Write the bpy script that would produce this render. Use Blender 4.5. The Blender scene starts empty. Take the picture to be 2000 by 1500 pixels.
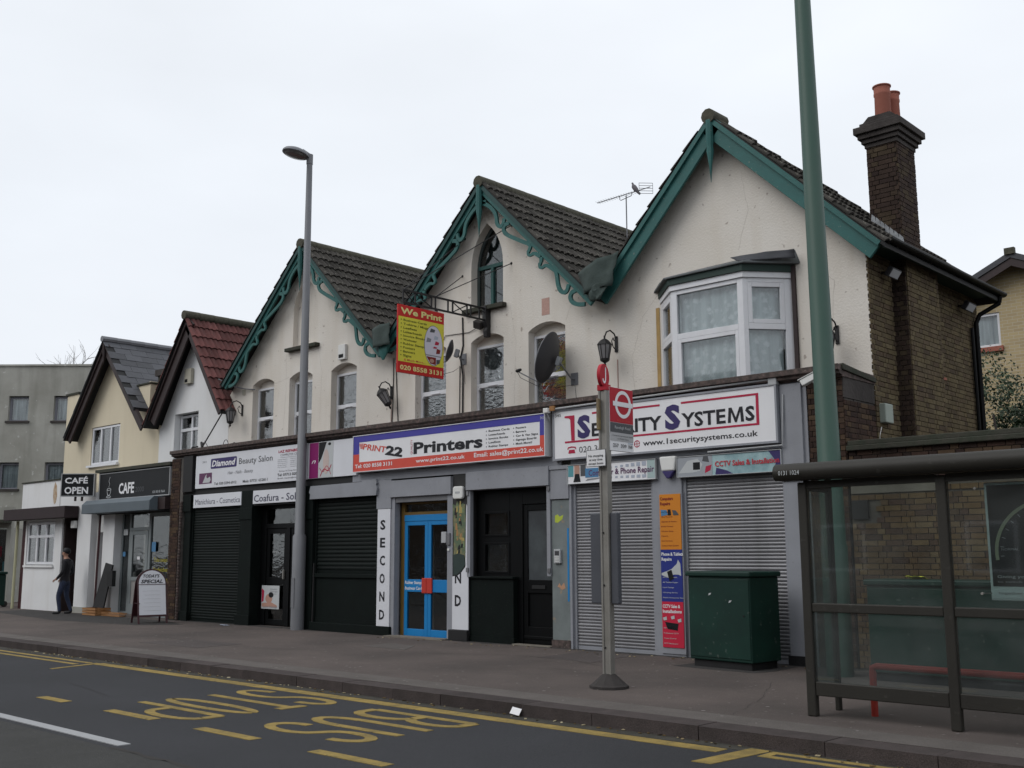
import bpy, math, random
from math import radians as R_, sin, cos, pi
from mathutils import Vector as V, Matrix
random.seed(7)
SC = bpy.context.scene
COL = SC.collection
# ------------------------------------------------------------------ camera
CAM = V((0.0, -13.562, 1.5))
YAW, PIT, ROL = 0.749614, 0.158620, -0.004120
_w = V((-sin(YAW) * cos(PIT), cos(YAW) * cos(PIT), sin(PIT)))
_r = V((cos(YAW), sin(YAW), 0.0))
_u = _r.cross(_w)
_r2 = _r * cos(ROL) + _u * sin(ROL)
_u2 = -_r * sin(ROL) + _u * cos(ROL)
cd = bpy.data.cameras.new('camera')
cam = bpy.data.objects.new('camera', cd)
COL.objects.link(cam)
cd.sensor_width = 36.0
cd.lens = 2086.36 / 2000 * 36.0
cd.clip_start, cd.clip_end = 0.1, 3000
m = Matrix((( _r2.x, _u2.x, -_w.x, CAM.x), (_r2.y, _u2.y, -_w.y, CAM.y), (_r2.z, _u2.z, -_w.z, CAM.z), (0, 0, 0, 1)))
cam.matrix_world = m
SC.camera = cam
# ------------------------------------------------------------------ sky, sun, exposure
SC.view_settings.view_transform = 'Standard'
SC.view_settings.look = 'None'
SC.view_settings.exposure = 0.08
SC.view_settings.gamma = 1.0
SC.view_settings.use_curve_mapping = False
SUN_EL, SUN_AZ = R_(42), R_(205)          # azimuth clockwise from +y: behind the camera, to its left
world = bpy.data.worlds.new("World")
SC.world = world
world.use_nodes = True
nt = world.node_tree
nt.nodes.clear()
def wn(t, **k):
    n = nt.nodes.new(t)
    for a, b in k.items(): setattr(n, a, b)
    return n
wo = wn('ShaderNodeOutputWorld')
bg1 = wn('ShaderNodeBackground'); bg1.inputs[1].default_value = 0.05
sky = wn('ShaderNodeTexSky', sky_type='NISHITA', sun_disc=False, sun_elevation=SUN_EL, sun_rotation=SUN_AZ)
nt.links.new(sky.outputs[0], bg1.inputs[0])
# unbroken cloud cover in front of the blue sky: pale grey, a little brighter towards the zenith
tc = wn('ShaderNodeTexCoord'); sep = wn('ShaderNodeSeparateXYZ')
nt.links.new(tc.outputs['Generated'], sep.inputs[0])
ramp = wn('ShaderNodeValToRGB')
ramp.color_ramp.elements[0].position = 0.0; ramp.color_ramp.elements[0].color = (0.80, 0.83, 0.875, 1)
ramp.color_ramp.elements[1].position = 1.0; ramp.color_ramp.elements[1].color = (0.93, 0.96, 1.0, 1)
e = ramp.color_ramp.elements.new(0.30); e.color = (0.785, 0.825, 0.88, 1)
nt.links.new(sep.outputs[2], ramp.inputs[0])
no = wn('ShaderNodeTexNoise'); no.inputs['Scale'].default_value = 1.7; no.inputs['Detail'].default_value = 5
mp = wn('ShaderNodeMapping'); mp.inputs['Scale'].default_value = (1, 1, 2.6)
nt.links.new(tc.outputs['Generated'], mp.inputs[0]); nt.links.new(mp.outputs[0], no.inputs[0])
mr = wn('ShaderNodeMapRange'); mr.inputs[3].default_value = 0.93; mr.inputs[4].default_value = 1.07
mr.inputs[1].default_value = 0.3; mr.inputs[2].default_value = 0.7
nt.links.new(no.outputs[0], mr.inputs[0])
vm = wn('ShaderNodeVectorMath', operation='SCALE')
nt.links.new(ramp.outputs[0], vm.inputs[0]); nt.links.new(mr.outputs[0], vm.inputs['Scale'])
bg2 = wn('ShaderNodeBackground'); bg2.inputs[1].default_value = 1.08
nt.links.new(vm.outputs[0], bg2.inputs[0])
mx = wn('ShaderNodeMixShader'); mx.inputs[0].default_value = 0.94
nt.links.new(bg1.outputs[0], mx.inputs[1]); nt.links.new(bg2.outputs[0], mx.inputs[2])
nt.links.new(mx.outputs[0], wo.inputs[0])
sd = bpy.data.lights.new('sun', 'SUN'); sd.energy = 0.95; sd.angle = R_(40); sd.color = (1.0, 0.97, 0.93)
sun = bpy.data.objects.new('sun', sd); COL.objects.link(sun)
sdir = V((sin(SUN_AZ) * cos(SUN_EL), cos(SUN_AZ) * cos(SUN_EL), sin(SUN_EL)))
sun.rotation_euler = sdir.to_track_quat('Z', 'Y').to_euler()
SC.cycles.max_bounces = 6; SC.cycles.transparent_max_bounces = 12

# ------------------------------------------------------------------ materials
def clampc(c): return (max(0, min(1, c[0])), max(0, min(1, c[1])), max(0, min(1, c[2])), 1)
def mat(name, c, rough=0.75, c2=None, scale=3.0, detail=6, amt=0.35, bump=0.0, bscale=60, metal=0.0, streak=0.0,
        streakc=None, spots=0.0, spotc=(0.03, 0.03, 0.03), sscale=40, spec=0.4, coat=0.0, var=0.0, fine=0.0, coord='Object', varramp=None, zstretch=1.0):
    M = bpy.data.materials.new(name); M.use_nodes = True
    t = M.node_tree; t.nodes.clear()
    def n(ty, **k):
        q = t.nodes.new(ty)
        for a, b in k.items(): setattr(q, a, b)
        return q
    L = t.links.new
    out = n('ShaderNodeOutputMaterial'); bs = n('ShaderNodeBsdfPrincipled')
    L(bs.outputs[0], out.inputs[0])
    bs.inputs['Roughness'].default_value = rough; bs.inputs['Metallic'].default_value = metal
    bs.inputs['Specular IOR Level'].default_value = spec; bs.inputs['Coat Weight'].default_value = coat
    co = n('ShaderNodeTexCoord')
    src = co.outputs[coord]
    c2 = c2 or tuple(x * 0.72 for x in c)
    noi = n('ShaderNodeTexNoise'); noi.inputs['Scale'].default_value = scale; noi.inputs['Detail'].default_value = detail; noi.inputs['Roughness'].default_value = 0.6
    if zstretch != 1.0:
        mz = n('ShaderNodeMapping'); mz.inputs['Scale'].default_value = (1, 1, zstretch); L(src, mz.inputs[0]); L(mz.outputs[0], noi.inputs[0])
    else: L(src, noi.inputs[0])
    rg = n('ShaderNodeMapRange'); rg.inputs[1].default_value = 0.5 - 0.25; rg.inputs[2].default_value = 0.5 + 0.3
    rg.inputs[3].default_value = 0; rg.inputs[4].default_value = amt * 2; L(noi.outputs[0], rg.inputs[0])
    mix = n('ShaderNodeMix', data_type='RGBA'); L(rg.outputs[0], mix.inputs[0]); mix.clamp_factor = True
    mix.inputs[6].default_value = clampc(c); mix.inputs[7].default_value = clampc(c2)
    cur = mix.outputs[2]
    if var > 0 or varramp:
        at = n('ShaderNodeAttribute', attribute_name='var')
        if varramp:
            cr = n('ShaderNodeValToRGB'); els = cr.color_ramp.elements
            els[0].position = 0; els[0].color = clampc(varramp[0]); els[1].position = 1; els[1].color = clampc(varramp[-1])
            for i in range(1, len(varramp) - 1):
                q = els.new(i / (len(varramp) - 1)); q.color = clampc(varramp[i])
            L(at.outputs['Fac'], cr.inputs[0])
            mm = n('ShaderNodeMix', data_type='RGBA', blend_type='MULTIPLY'); mm.inputs[0].default_value = 1.0
            L(cr.outputs[0], mm.inputs[6])
            sc = n('ShaderNodeVectorMath', operation='SCALE'); sc.inputs['Scale'].default_value = 1.0 / max(c)
            L(cur, sc.inputs[0]); L(sc.outputs[0], mm.inputs[7]); cur = mm.outputs[2]
        else:
            mrr = n('ShaderNodeMapRange'); mrr.inputs[3].default_value = 1 - var; mrr.inputs[4].default_value = 1 + var
            L(at.outputs['Fac'], mrr.inputs[0])
            sc = n('ShaderNodeVectorMath', operation='SCALE'); L(cur, sc.inputs[0]); L(mrr.outputs[0], sc.inputs['Scale']); cur = sc.outputs[0]
    if streak > 0:
        mpp = n('ShaderNodeMapping'); mpp.inputs['Scale'].default_value = (2.2, 2.2, 0.25); L(src, mpp.inputs[0])
        ns = n('ShaderNodeTexNoise'); ns.inputs['Scale'].default_value = 1.3; ns.inputs['Detail'].default_value = 5; L(mpp.outputs[0], ns.inputs[0])
        r2 = n('ShaderNodeMapRange'); r2.inputs[1].default_value = 0.48; r2.inputs[2].default_value = 0.75; r2.inputs[3].default_value = 0; r2.inputs[4].default_value = streak
        L(ns.outputs[0], r2.inputs[0])
        m2 = n('ShaderNodeMix', data_type='RGBA'); L(r2.outputs[0], m2.inputs[0]); L(cur, m2.inputs[6]); m2.inputs[7].default_value = clampc(streakc or tuple(x * 0.45 for x in c)); cur = m2.outputs[2]
    if spots > 0:
        vo = n('ShaderNodeTexNoise'); vo.inputs['Scale'].default_value = sscale; vo.inputs['Detail'].default_value = 3; L(src, vo.inputs[0])
        r3 = n('ShaderNodeMapRange'); r3.inputs[1].default_value = 0.66; r3.inputs[2].default_value = 0.72; r3.inputs[3].default_value = 0; r3.inputs[4].default_value = spots
        L(vo.outputs[0], r3.inputs[0])
        m3 = n('ShaderNodeMix', data_type='RGBA'); L(r3.outputs[0], m3.inputs[0]); L(cur, m3.inputs[6]); m3.inputs[7].default_value = clampc(spotc); cur = m3.outputs[2]
    if fine > 0:
        fn = n('ShaderNodeTexNoise'); fn.inputs['Scale'].default_value = 170; fn.inputs['Detail'].default_value = 2; L(src, fn.inputs[0])
        r4 = n('ShaderNodeMapRange'); r4.inputs[1].default_value = 0.3; r4.inputs[2].default_value = 0.7; r4.inputs[3].default_value = 1 - fine; r4.inputs[4].default_value = 1 + fine
        L(fn.outputs[0], r4.inputs[0])
        s4 = n('ShaderNodeVectorMath', operation='SCALE'); L(cur, s4.inputs[0]); L(r4.outputs[0], s4.inputs['Scale']); cur = s4.outputs[0]
    L(cur, bs.inputs['Base Color'])
    if bump > 0:
        bn = n('ShaderNodeTexNoise'); bn.inputs['Scale'].default_value = bscale; bn.inputs['Detail'].default_value = 5; L(src, bn.inputs[0])
        bp = n('ShaderNodeBump'); bp.inputs['Strength'].default_value = bump; bp.inputs['Distance'].default_value = 0.01
        L(bn.outputs[0], bp.inputs['Height']); L(bp.outputs[0], bs.inputs['Normal'])
    return M
def flat(name, c, rough=0.6): return mat(name, c, rough, amt=0.12, scale=6)
def glassmat(name, ripple=0.0, tint=(0.85, 0.9, 0.9), refl=0.09, rs=3.0, maxr=0.9, haze=0.0):
    M = bpy.data.materials.new(name); M.use_nodes = True
    t = M.node_tree; t.nodes.clear(); L = t.links.new
    out = t.nodes.new('ShaderNodeOutputMaterial'); mx = t.nodes.new('ShaderNodeMixShader')
    tr = t.nodes.new('ShaderNodeBsdfTransparent'); tr.inputs[0].default_value = (*tint, 1)
    gl = t.nodes.new('ShaderNodeBsdfGlossy'); gl.inputs['Roughness'].default_value = 0.03
    fr = t.nodes.new('ShaderNodeFresnel'); fr.inputs[0].default_value = 1.5
    mr = t.nodes.new('ShaderNodeMapRange'); mr.inputs[1].default_value = 0.04; mr.inputs[2].default_value = 1; mr.inputs[3].default_value = refl; mr.inputs[4].default_value = maxr
    L(fr.outputs[0], mr.inputs[0]); L(mr.outputs[0], mx.inputs[0])
    if haze:
        df = t.nodes.new('ShaderNodeBsdfDiffuse'); df.inputs[0].default_value = (0.5, 0.52, 0.52, 1); m0 = t.nodes.new('ShaderNodeMixShader')
        hn = t.nodes.new('ShaderNodeTexNoise'); hn.inputs['Scale'].default_value = 3; hn.inputs['Detail'].default_value = 6; hr = t.nodes.new('ShaderNodeMapRange'); hr.inputs[1].default_value = .3; hr.inputs[2].default_value = .75; hr.inputs[3].default_value = haze * .5; hr.inputs[4].default_value = haze * 1.8
        hc = t.nodes.new('ShaderNodeTexCoord'); L(hc.outputs['Object'], hn.inputs[0]); L(hn.outputs[0], hr.inputs[0]); L(hr.outputs[0], m0.inputs[0])
        L(tr.outputs[0], m0.inputs[1]); L(df.outputs[0], m0.inputs[2]); L(m0.outputs[0], mx.inputs[1])
    else: L(tr.outputs[0], mx.inputs[1])
    L(gl.outputs[0], mx.inputs[2]); L(mx.outputs[0], out.inputs[0])
    if ripple:
        co = t.nodes.new('ShaderNodeTexCoord'); mpn = t.nodes.new('ShaderNodeMapping'); mpn.inputs['Scale'].default_value = (1, 1, 2.2)
        nn = t.nodes.new('ShaderNodeTexNoise'); nn.inputs['Scale'].default_value = rs; nn.inputs['Detail'].default_value = 2; nn.inputs['Distortion'].default_value = 1.2
        bp = t.nodes.new('ShaderNodeBump'); bp.inputs['Strength'].default_value = 1; bp.inputs['Distance'].default_value = ripple
        L(co.outputs['Object'], mpn.inputs[0]); L(mpn.outputs[0], nn.inputs[0]); L(nn.outputs[0], bp.inputs['Height']); L(bp.outputs[0], gl.inputs['Normal'])
    return M
def netmat(name, c, dark, flower=0.0):
    M = bpy.data.materials.new(name); M.use_nodes = True
    t = M.node_tree; L = t.links.new; bs = t.nodes['Principled BSDF']; bs.inputs['Roughness'].default_value = 0.9
    co = t.nodes.new('ShaderNodeTexCoord')
    wv = t.nodes.new('ShaderNodeTexNoise'); mp_ = t.nodes.new('ShaderNodeMapping'); mp_.inputs['Scale'].default_value = (9, 9, 0.7)
    L(co.outputs['Object'], mp_.inputs[0]); L(mp_.outputs[0], wv.inputs[0]); wv.inputs['Scale'].default_value = 1.5; wv.inputs['Detail'].default_value = 3
    mx = t.nodes.new('ShaderNodeMix'); mx.data_type = 'RGBA'
    r = t.nodes.new('ShaderNodeMapRange'); r.inputs[1].default_value = 0.35; r.inputs[2].default_value = 0.7; L(wv.outputs[0], r.inputs[0]); L(r.outputs[0], mx.inputs[0])
    mx.inputs[6].default_value = (*c, 1); mx.inputs[7].default_value = (*dark, 1)
    cur = mx.outputs[2]
    if flower:
        vo = t.nodes.new('ShaderNodeTexVoronoi'); vo.inputs['Scale'].default_value = 8.0
        nz = t.nodes.new('ShaderNodeTexNoise'); nz.inputs['Scale'].default_value = 28; nz.inputs['Detail'].default_value = 4; L(co.outputs['Object'], nz.inputs[0])
        ad = t.nodes.new('ShaderNodeMath'); ad.operation = 'MULTIPLY_ADD'; ad.inputs[1].default_value = 0.75; L(nz.outputs[0], ad.inputs[0])
        L(co.outputs['Object'], vo.inputs[0]); L(vo.outputs['Distance'], ad.inputs[2])
        r2 = t.nodes.new('ShaderNodeMapRange'); r2.inputs[1].default_value = 0.84; r2.inputs[2].default_value = 0.60; r2.inputs[4].default_value = flower; L(ad.outputs[0], r2.inputs[0])
        m2 = t.nodes.new('ShaderNodeMix'); m2.data_type = 'RGBA'; L(r2.outputs[0], m2.inputs[0]); L(cur, m2.inputs[6]); m2.inputs[7].default_value = (0.9, 0.95, 0.98, 1); cur = m2.outputs[2]
    L(cur, bs.inputs['Base Color'])
    return M

K = {}
K['cream'] = mat('cream_render', (0.70, 0.665, 0.615), 0.9, (0.60, 0.555, 0.49), 0.8, amt=0.45, bump=0.7, bscale=30, streak=0.34, streakc=(0.50, 0.43, 0.34), spots=0.6, spotc=(0.2, 0.15, 0.12), sscale=8, spec=0.2)
K['white_render'] = mat('white_render', (0.74, 0.745, 0.75), 0.9, (0.62, 0.62, 0.62), 1.2, amt=0.35, bump=0.4, bscale=40, streak=0.25, streakc=(0.5, 0.47, 0.43), spec=0.2)
K['beige_render'] = mat('beige_render', (0.66, 0.59, 0.45), 0.9, (0.58, 0.51, 0.38), 1.0, amt=0.3, bump=0.4, bscale=40, streak=0.25, streakc=(0.42, 0.35, 0.25), spec=0.2)
K['concrete'] = mat('stained_concrete', (0.43, 0.425, 0.39), 0.92, (0.27, 0.265, 0.235), 0.45, amt=0.65, bump=0.4, bscale=20, streak=0.45, streakc=(0.17, 0.17, 0.145), spots=0.5, spotc=(0.6, 0.6, 0.58), sscale=4, spec=0.15)
K['teal'] = mat('teal_paint', (0.022, 0.120, 0.112), 0.6, (0.018, 0.08, 0.075), 5, amt=0.4, spots=0.45, spotc=(0.30, 0.27, 0.22), sscale=26, bump=0.2)
K['teal_dark'] = mat('dark_teal_paint', (0.012, 0.055, 0.052), 0.6, amt=0.3)
K['greypaint'] = mat('grey_paint', (0.285, 0.295, 0.325), 0.65, (0.215, 0.222, 0.245), 2.2, amt=0.4, streak=0.3, streakc=(0.17, 0.17, 0.18), spots=0.3, spotc=(0.1, 0.09, 0.08), sscale=22, bump=0.15)
K['shopgreen'] = mat('shop_dark_green', (0.0045, 0.0085, 0.0075), 0.7, (0.003, 0.005, 0.0045), 3, amt=0.5, spec=0.12, spots=0.18, spotc=(0.12, 0.12, 0.11), sscale=45)
K['black'] = mat('black_gloss', (0.003, 0.0035, 0.004), 0.45, amt=0.3, spec=0.15)
K['blackmatt'] = mat('black_matt', (0.012, 0.012, 0.013), 0.7, amt=0.3)
K['darkfascia'] = mat('dark_fascia', (0.035, 0.034, 0.036), 0.7, (0.02, 0.02, 0.02), 4, amt=0.5)
K['dirtyfascia'] = mat('peeling_fascia', (0.14, 0.13, 0.12), 0.85, (0.03, 0.028, 0.025), 6, amt=0.9, bump=0.8, bscale=30)
K['cornice'] = mat('cornice_mottled', (0.150, 0.105, 0.095), 0.85, (0.050, 0.040, 0.036), 14, amt=0.8, bump=0.7, bscale=50, spots=0.6, spotc=(0.27, 0.22, 0.20), sscale=30)
K['shutgrey'] = mat('galvanised_slat', (0.27, 0.27, 0.285), 0.45, (0.17, 0.17, 0.18), 1.4, amt=0.6, metal=0.3, streak=0.55, streakc=(0.10, 0.10, 0.10), var=0.13, spots=0.4, spotc=(0.12, 0.11, 0.10), sscale=9)
K['slatdark'] = mat('dark_green_slat', (0.0062, 0.0105, 0.0092), 0.6, (0.004, 0.0062, 0.0056), 3, amt=0.4, spec=0.18, var=0.2)
K['upvc'] = mat('white_frame', (0.70, 0.71, 0.74), 0.4, (0.55, 0.55, 0.57), 5, amt=0.25, streak=0.15)
K['blue'] = mat('blue_paint', (0.010, 0.205, 0.50), 0.4, (0.008, 0.16, 0.42), 3, amt=0.3, spots=0.2, sscale=30)
K['ochre'] = mat('ochre_wood', (0.16, 0.095, 0.02), 0.6, amt=0.5)
K['red'] = flat('red_paint', (0.48, 0.035, 0.022), 0.5)
K['white'] = mat('white_board', (0.68, 0.69, 0.73), 0.45, (0.58, 0.59, 0.63), 1.5, amt=0.3, streak=0.12, streakc=(0.4, 0.38, 0.36))
K['glass'] = glassmat('window_glass', 0.0, (0.95, 0.97, 0.97), 0.07)
K['rippled'] = glassmat('rippled_glass', 0.004, (0.93, 0.95, 0.95), 0.13, 5.0)
K['glass_dark'] = glassmat('shop_glass', 0.003, (0.72, 0.74, 0.74), 0.035, maxr=0.35)
K['shelter_glass'] = glassmat('shelter_glass', 0.0, (0.80, 0.85, 0.84), 0.05, maxr=0.5, haze=0.035)
K['net'] = netmat('net_curtain', (0.52, 0.58, 0.60), (0.20, 0.23, 0.25))
K['lace'] = netmat('lace_curtain', (0.70, 0.78, 0.80), (0.50, 0.57, 0.59), 0.9)
K['blind'] = netmat('grey_blind', (0.14, 0.14, 0.15), (0.06, 0.06, 0.07))
K['darkroom'] = mat('dark_room', (0.045, 0.044, 0.042), 0.9, amt=0.4)
K['room_yellow'] = mat('yellow_room', (0.11, 0.085, 0.02), 0.9, (0.02, 0.02, 0.012), 2.2, amt=1.0)
K['tile_dark'] = mat('mossy_concrete_tile', (0.078, 0.071, 0.066), 0.92, (0.036, 0.034, 0.029), 2.2, amt=0.85, var=0.34, bump=0.7, bscale=40, spots=0.7, spotc=(0.24, 0.23, 0.19), sscale=11, spec=0.15)
K['tile_red'] = mat('red_concrete_tile', (0.165, 0.062, 0.058), 0.9, (0.095, 0.045, 0.042), 3, amt=0.7, var=0.3, bump=0.4, bscale=40, spec=0.2)
K['slate'] = mat('grey_slate', (0.085, 0.088, 0.100), 0.7, (0.060, 0.062, 0.068), 6, amt=0.5, var=0.22)
K['ridge'] = mat('ridge_tile', (0.10, 0.092, 0.07), 0.92, (0.05, 0.05, 0.035), 8, amt=0.7, bump=0.6)
K['lead'] = mat('lead_flashing', (0.13, 0.14, 0.15), 0.7, (0.09, 0.10, 0.10), 5, amt=0.6, bump=0.5, bscale=14)
K['leadpale'] = mat('pale_lead', (0.36, 0.38, 0.40), 0.6, (0.16, 0.17, 0.18), 8, amt=0.6)
K['feltedge'] = mat('felt_cover', (0.055, 0.075, 0.07), 0.9, (0.035, 0.05, 0.045), 6, amt=0.5, bump=0.6, bscale=25)
K['brown_wood'] = mat('dark_brown_wood', (0.035, 0.020, 0.020), 0.6, (0.02, 0.012, 0.012), 6, amt=0.6)
BR_STOCK = [(0.085, 0.062, 0.045), (0.120, 0.095, 0.058), (0.150, 0.118, 0.068), (0.105, 0.076, 0.052), (0.165, 0.134, 0.080)]
BR_DARK = [(0.030, 0.022, 0.020), (0.075, 0.045, 0.035), (0.045, 0.030, 0.026), (0.105, 0.070, 0.045), (0.06, 0.036, 0.030)]
BR_CHIM = [(0.038, 0.026, 0.024), (0.070, 0.048, 0.038), (0.050, 0.034, 0.030), (0.085, 0.064, 0.042)]
BR_GARD = [(0.075, 0.045, 0.034), (0.160, 0.098, 0.050), (0.195, 0.128, 0.064), (0.100, 0.058, 0.042), (0.215, 0.150, 0.082)]
K['brick_stock'] = mat('stock_brick', (0.8, 0.8, 0.8), 0.92, (0.5, 0.5, 0.48), 7, amt=0.5, varramp=BR_STOCK, bump=0.5, bscale=60, spec=0.15)
K['brick_dark'] = mat('dark_brick', (0.8, 0.8, 0.8), 0.92, (0.45, 0.45, 0.45), 7, amt=0.5, varramp=BR_DARK, bump=0.5, bscale=60, spec=0.15)
K['brick_chim'] = mat('chimney_brick', (0.8, 0.8, 0.8), 0.92, (0.45, 0.45, 0.42), 7, amt=0.5, varramp=BR_CHIM, bump=0.5, bscale=60, spec=0.15)
K['brick_gard'] = mat('garden_wall_brick', (0.8, 0.8, 0.8), 0.92, (0.45, 0.45, 0.42), 5, amt=0.6, varramp=BR_GARD, bump=0.5, bscale=60, spec=0.15)
K['mortar'] = mat('mortar', (0.155, 0.135, 0.105), 0.95, (0.09, 0.08, 0.07), 2.0, amt=0.7, bump=0.5)
K['mortar_dark'] = mat('sooty_mortar', (0.15, 0.135, 0.125), 0.95, (0.06, 0.055, 0.05), 3.0, amt=0.7, bump=0.5)
K['cement'] = mat('dark_cement', (0.07, 0.062, 0.058), 0.95, (0.035, 0.030, 0.028), 3, amt=0.7, bump=0.8, bscale=18)
K['coping'] = mat('coping_stone', (0.060, 0.052, 0.044), 0.95, (0.035, 0.040, 0.028), 5, amt=0.8, bump=0.8, bscale=25)
K['palestone'] = mat('pale_lintel', (0.22, 0.20, 0.165), 0.9, (0.14, 0.12, 0.10), 3, amt=0.6)
K['terracotta'] = mat('terracotta', (0.33, 0.125, 0.090), 0.85, (0.30, 0.095, 0.065), 5, amt=0.5, streak=0.2)
K['yellowbrick'] = mat('pale_yellow_brick', (0.52, 0.40, 0.20), 0.9, (0.40, 0.30, 0.15), 3, amt=0.4)
K['asphalt'] = mat('asphalt', (0.039, 0.040, 0.045), 0.9, (0.028, 0.029, 0.032), 0.5, amt=0.6, bump=0.6, bscale=220, fine=0.45, spots=0.12, spotc=(0.12, 0.12, 0.12), sscale=60, spec=0.3)
K['asphalt_old'] = mat('old_asphalt', (0.052, 0.052, 0.050), 0.9, (0.036, 0.036, 0.034), 1.2, amt=0.6, bump=0.8, bscale=150, fine=0.5, spots=0.35, spotc=(0.11, 0.11, 0.10), sscale=16, spec=0.3)
K['pave'] = mat('reddish_tarmac_pavement', (0.132, 0.108, 0.099), 0.92, (0.078, 0.067, 0.062), 0.45, amt=0.7, bump=0.5, bscale=160, fine=0.4, spots=0.5, spotc=(0.25, 0.22, 0.21), sscale=15, spec=0.2)
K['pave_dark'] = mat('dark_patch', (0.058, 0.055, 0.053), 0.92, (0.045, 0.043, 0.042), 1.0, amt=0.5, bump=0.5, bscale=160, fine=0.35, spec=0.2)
K['kerb'] = mat('granite_kerb', (0.072, 0.058, 0.056), 0.9, (0.045, 0.038, 0.036), 4, amt=0.6, bump=0.5, bscale=70, fine=0.35, var=0.22, spec=0.2)
K['kerbtop'] = mat('kerb_edging', (0.130, 0.116, 0.108), 0.9, (0.085, 0.076, 0.070), 2, amt=0.5, bump=0.4, fine=0.3, spec=0.2)
K['gutter'] = mat('gutter_grit', (0.060, 0.055, 0.045), 0.95, (0.035, 0.033, 0.026), 6, amt=0.8, bump=0.7, bscale=80, fine=0.5, spots=0.5, spotc=(0.12, 0.11, 0.08), sscale=25)
K['yline'] = mat('yellow_road_paint', (0.33, 0.235, 0.068), 0.85, (0.19, 0.142, 0.052), 5, amt=0.7, spots=0.85, spotc=(0.06, 0.057, 0.05), sscale=20, fine=0.25, spec=0.2)
K['wline'] = mat('white_road_paint', (0.34, 0.35, 0.36), 0.85, (0.30, 0.30, 0.31), 7, amt=0.5, spots=0.5, spotc=(0.1, 0.1, 0.1), sscale=20, fine=0.2)
K['mast'] = mat('grey_galvanised', (0.20, 0.205, 0.22), 0.55, (0.15, 0.155, 0.165), 2, amt=0.4, metal=0.2, streak=0.2)
K['polegreen'] = mat('green_column_paint', (0.036, 0.078, 0.060), 0.5, (0.026, 0.075, 0.055), 2, amt=0.4, spots=0.15, sscale=12)
K['cabgreen'] = mat('cabinet_green', (0.0075, 0.040, 0.029), 0.5, (0.006, 0.026, 0.020), 2.2, amt=0.7, spec=0.3, spots=0.3, spotc=(0.16, 0.18, 0.16), sscale=13, streak=0.3)
K['shelter'] = mat('shelter_frame', (0.030, 0.028, 0.023), 0.55, (0.022, 0.020, 0.017), 2, amt=0.5, spec=0.3, spots=0.25, spotc=(0.09, 0.085, 0.08), sscale=14, bump=0.15)
K['steel'] = mat('bus_stop_steel', (0.30, 0.29, 0.27), 0.5, (0.20, 0.19, 0.17), 4, amt=0.5, metal=0.3, streak=0.4, streakc=(0.08, 0.06, 0.05))
K['rubber'] = mat('rubber_base', (0.045, 0.040, 0.038), 0.9, amt=0.6, bump=0.5)
K['lamp_iron'] = mat('dark_iron', (0.016, 0.015, 0.016), 0.6, amt=0.5)
K['lampglass'] = mat('lantern_glass', (0.22, 0.215, 0.22), 0.15, amt=0.3, spec=0.7)
K['dish'] = mat('dish_grey', (0.050, 0.050, 0.056), 0.55, (0.038, 0.038, 0.042), 2, amt=0.4)
K['greyplastic'] = flat('grey_plastic', (0.40, 0.41, 0.42))
K['whiteplastic'] = flat('white_plastic', (0.70, 0.70, 0.68))
K['beigeplastic'] = flat('beige_plastic', (0.42, 0.40, 0.33))
K['maroon'] = mat('maroon_paint', (0.050, 0.012, 0.016), 0.5, amt=0.4)
K['awning_brown'] = mat('brown_awning_box', (0.032, 0.020, 0.022), 0.8, amt=0.5)
K['awning_grey'] = mat('grey_awning_box', (0.10, 0.125, 0.145), 0.6, (0.08, 0.10, 0.115), 2, amt=0.4)
K['hedge'] = mat('hedge_leaf', (0.026, 0.055, 0.020), 0.6, (0.014, 0.030, 0.011), 2, amt=0.6, var=0.5)
K['bark'] = mat('bark', (0.13, 0.11, 0.10), 0.9, amt=0.5)
K['timber'] = mat('pale_timber', (0.34, 0.17, 0.065), 0.8, (0.25, 0.12, 0.045), 5, amt=0.5)
# print colours
def P_(n, c, r=0.55): K[n] = mat('print_' + n, c, r, tuple(x * .8 for x in c), amt=0.25, scale=2.5, spec=0.25, streak=0.08, streakc=tuple(x * .6 + .03 for x in c))
P_('p_black', (0.02, 0.02, 0.025)); P_('p_navy', (0.045, 0.035, 0.13)); P_('p_red', (0.50, 0.035, 0.05)); P_('p_orange', (0.62, 0.085, 0.06))
P_('p_blue', (0.065, 0.06, 0.33)); P_('p_yellow', (0.68, 0.62, 0.065)); P_('p_signred', (0.52, 0.025, 0.022)); P_('p_magenta', (0.22, 0.012, 0.12))
P_('p_white', (0.78, 0.78, 0.80)); P_('p_grey', (0.25, 0.25, 0.27)); P_('p_paleyellow', (0.75, 0.68, 0.28)); P_('p_dkgrey', (0.085, 0.088, 0.095))
P_('p_crimson', (0.42, 0.02, 0.06)); P_('p_poster_o', (0.62, 0.22, 0.022)); P_('p_poster_b', (0.022, 0.035, 0.22)); P_('p_poster_r', (0.55, 0.02, 0.055))
P_('p_teal', (0.10, 0.30, 0.34)); P_('p_lblue', (0.40, 0.44, 0.52)); P_('p_skin', (0.45, 0.26, 0.20)); P_('p_violet', (0.12, 0.04, 0.10)); P_('p_dark', (0.007, 0.008, 0.010))
P_('p_faded', (0.31, 0.31, 0.33)); P_('p_cyan', (0.08, 0.22, 0.40)); P_('p_tfl', (0.42, 0.015, 0.03)); P_('p_dullyellow', (0.30, 0.26, 0.02)); P_('p_offw', (0.50, 0.52, 0.53))
K['pinkplaster'] = mat('pink_plaster', (0.52, 0.33, 0.28), 0.9, amt=0.5, scale=30)
K['boxgreen'] = flat('pale_green_plastic', (0.30, 0.34, 0.30))
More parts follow.
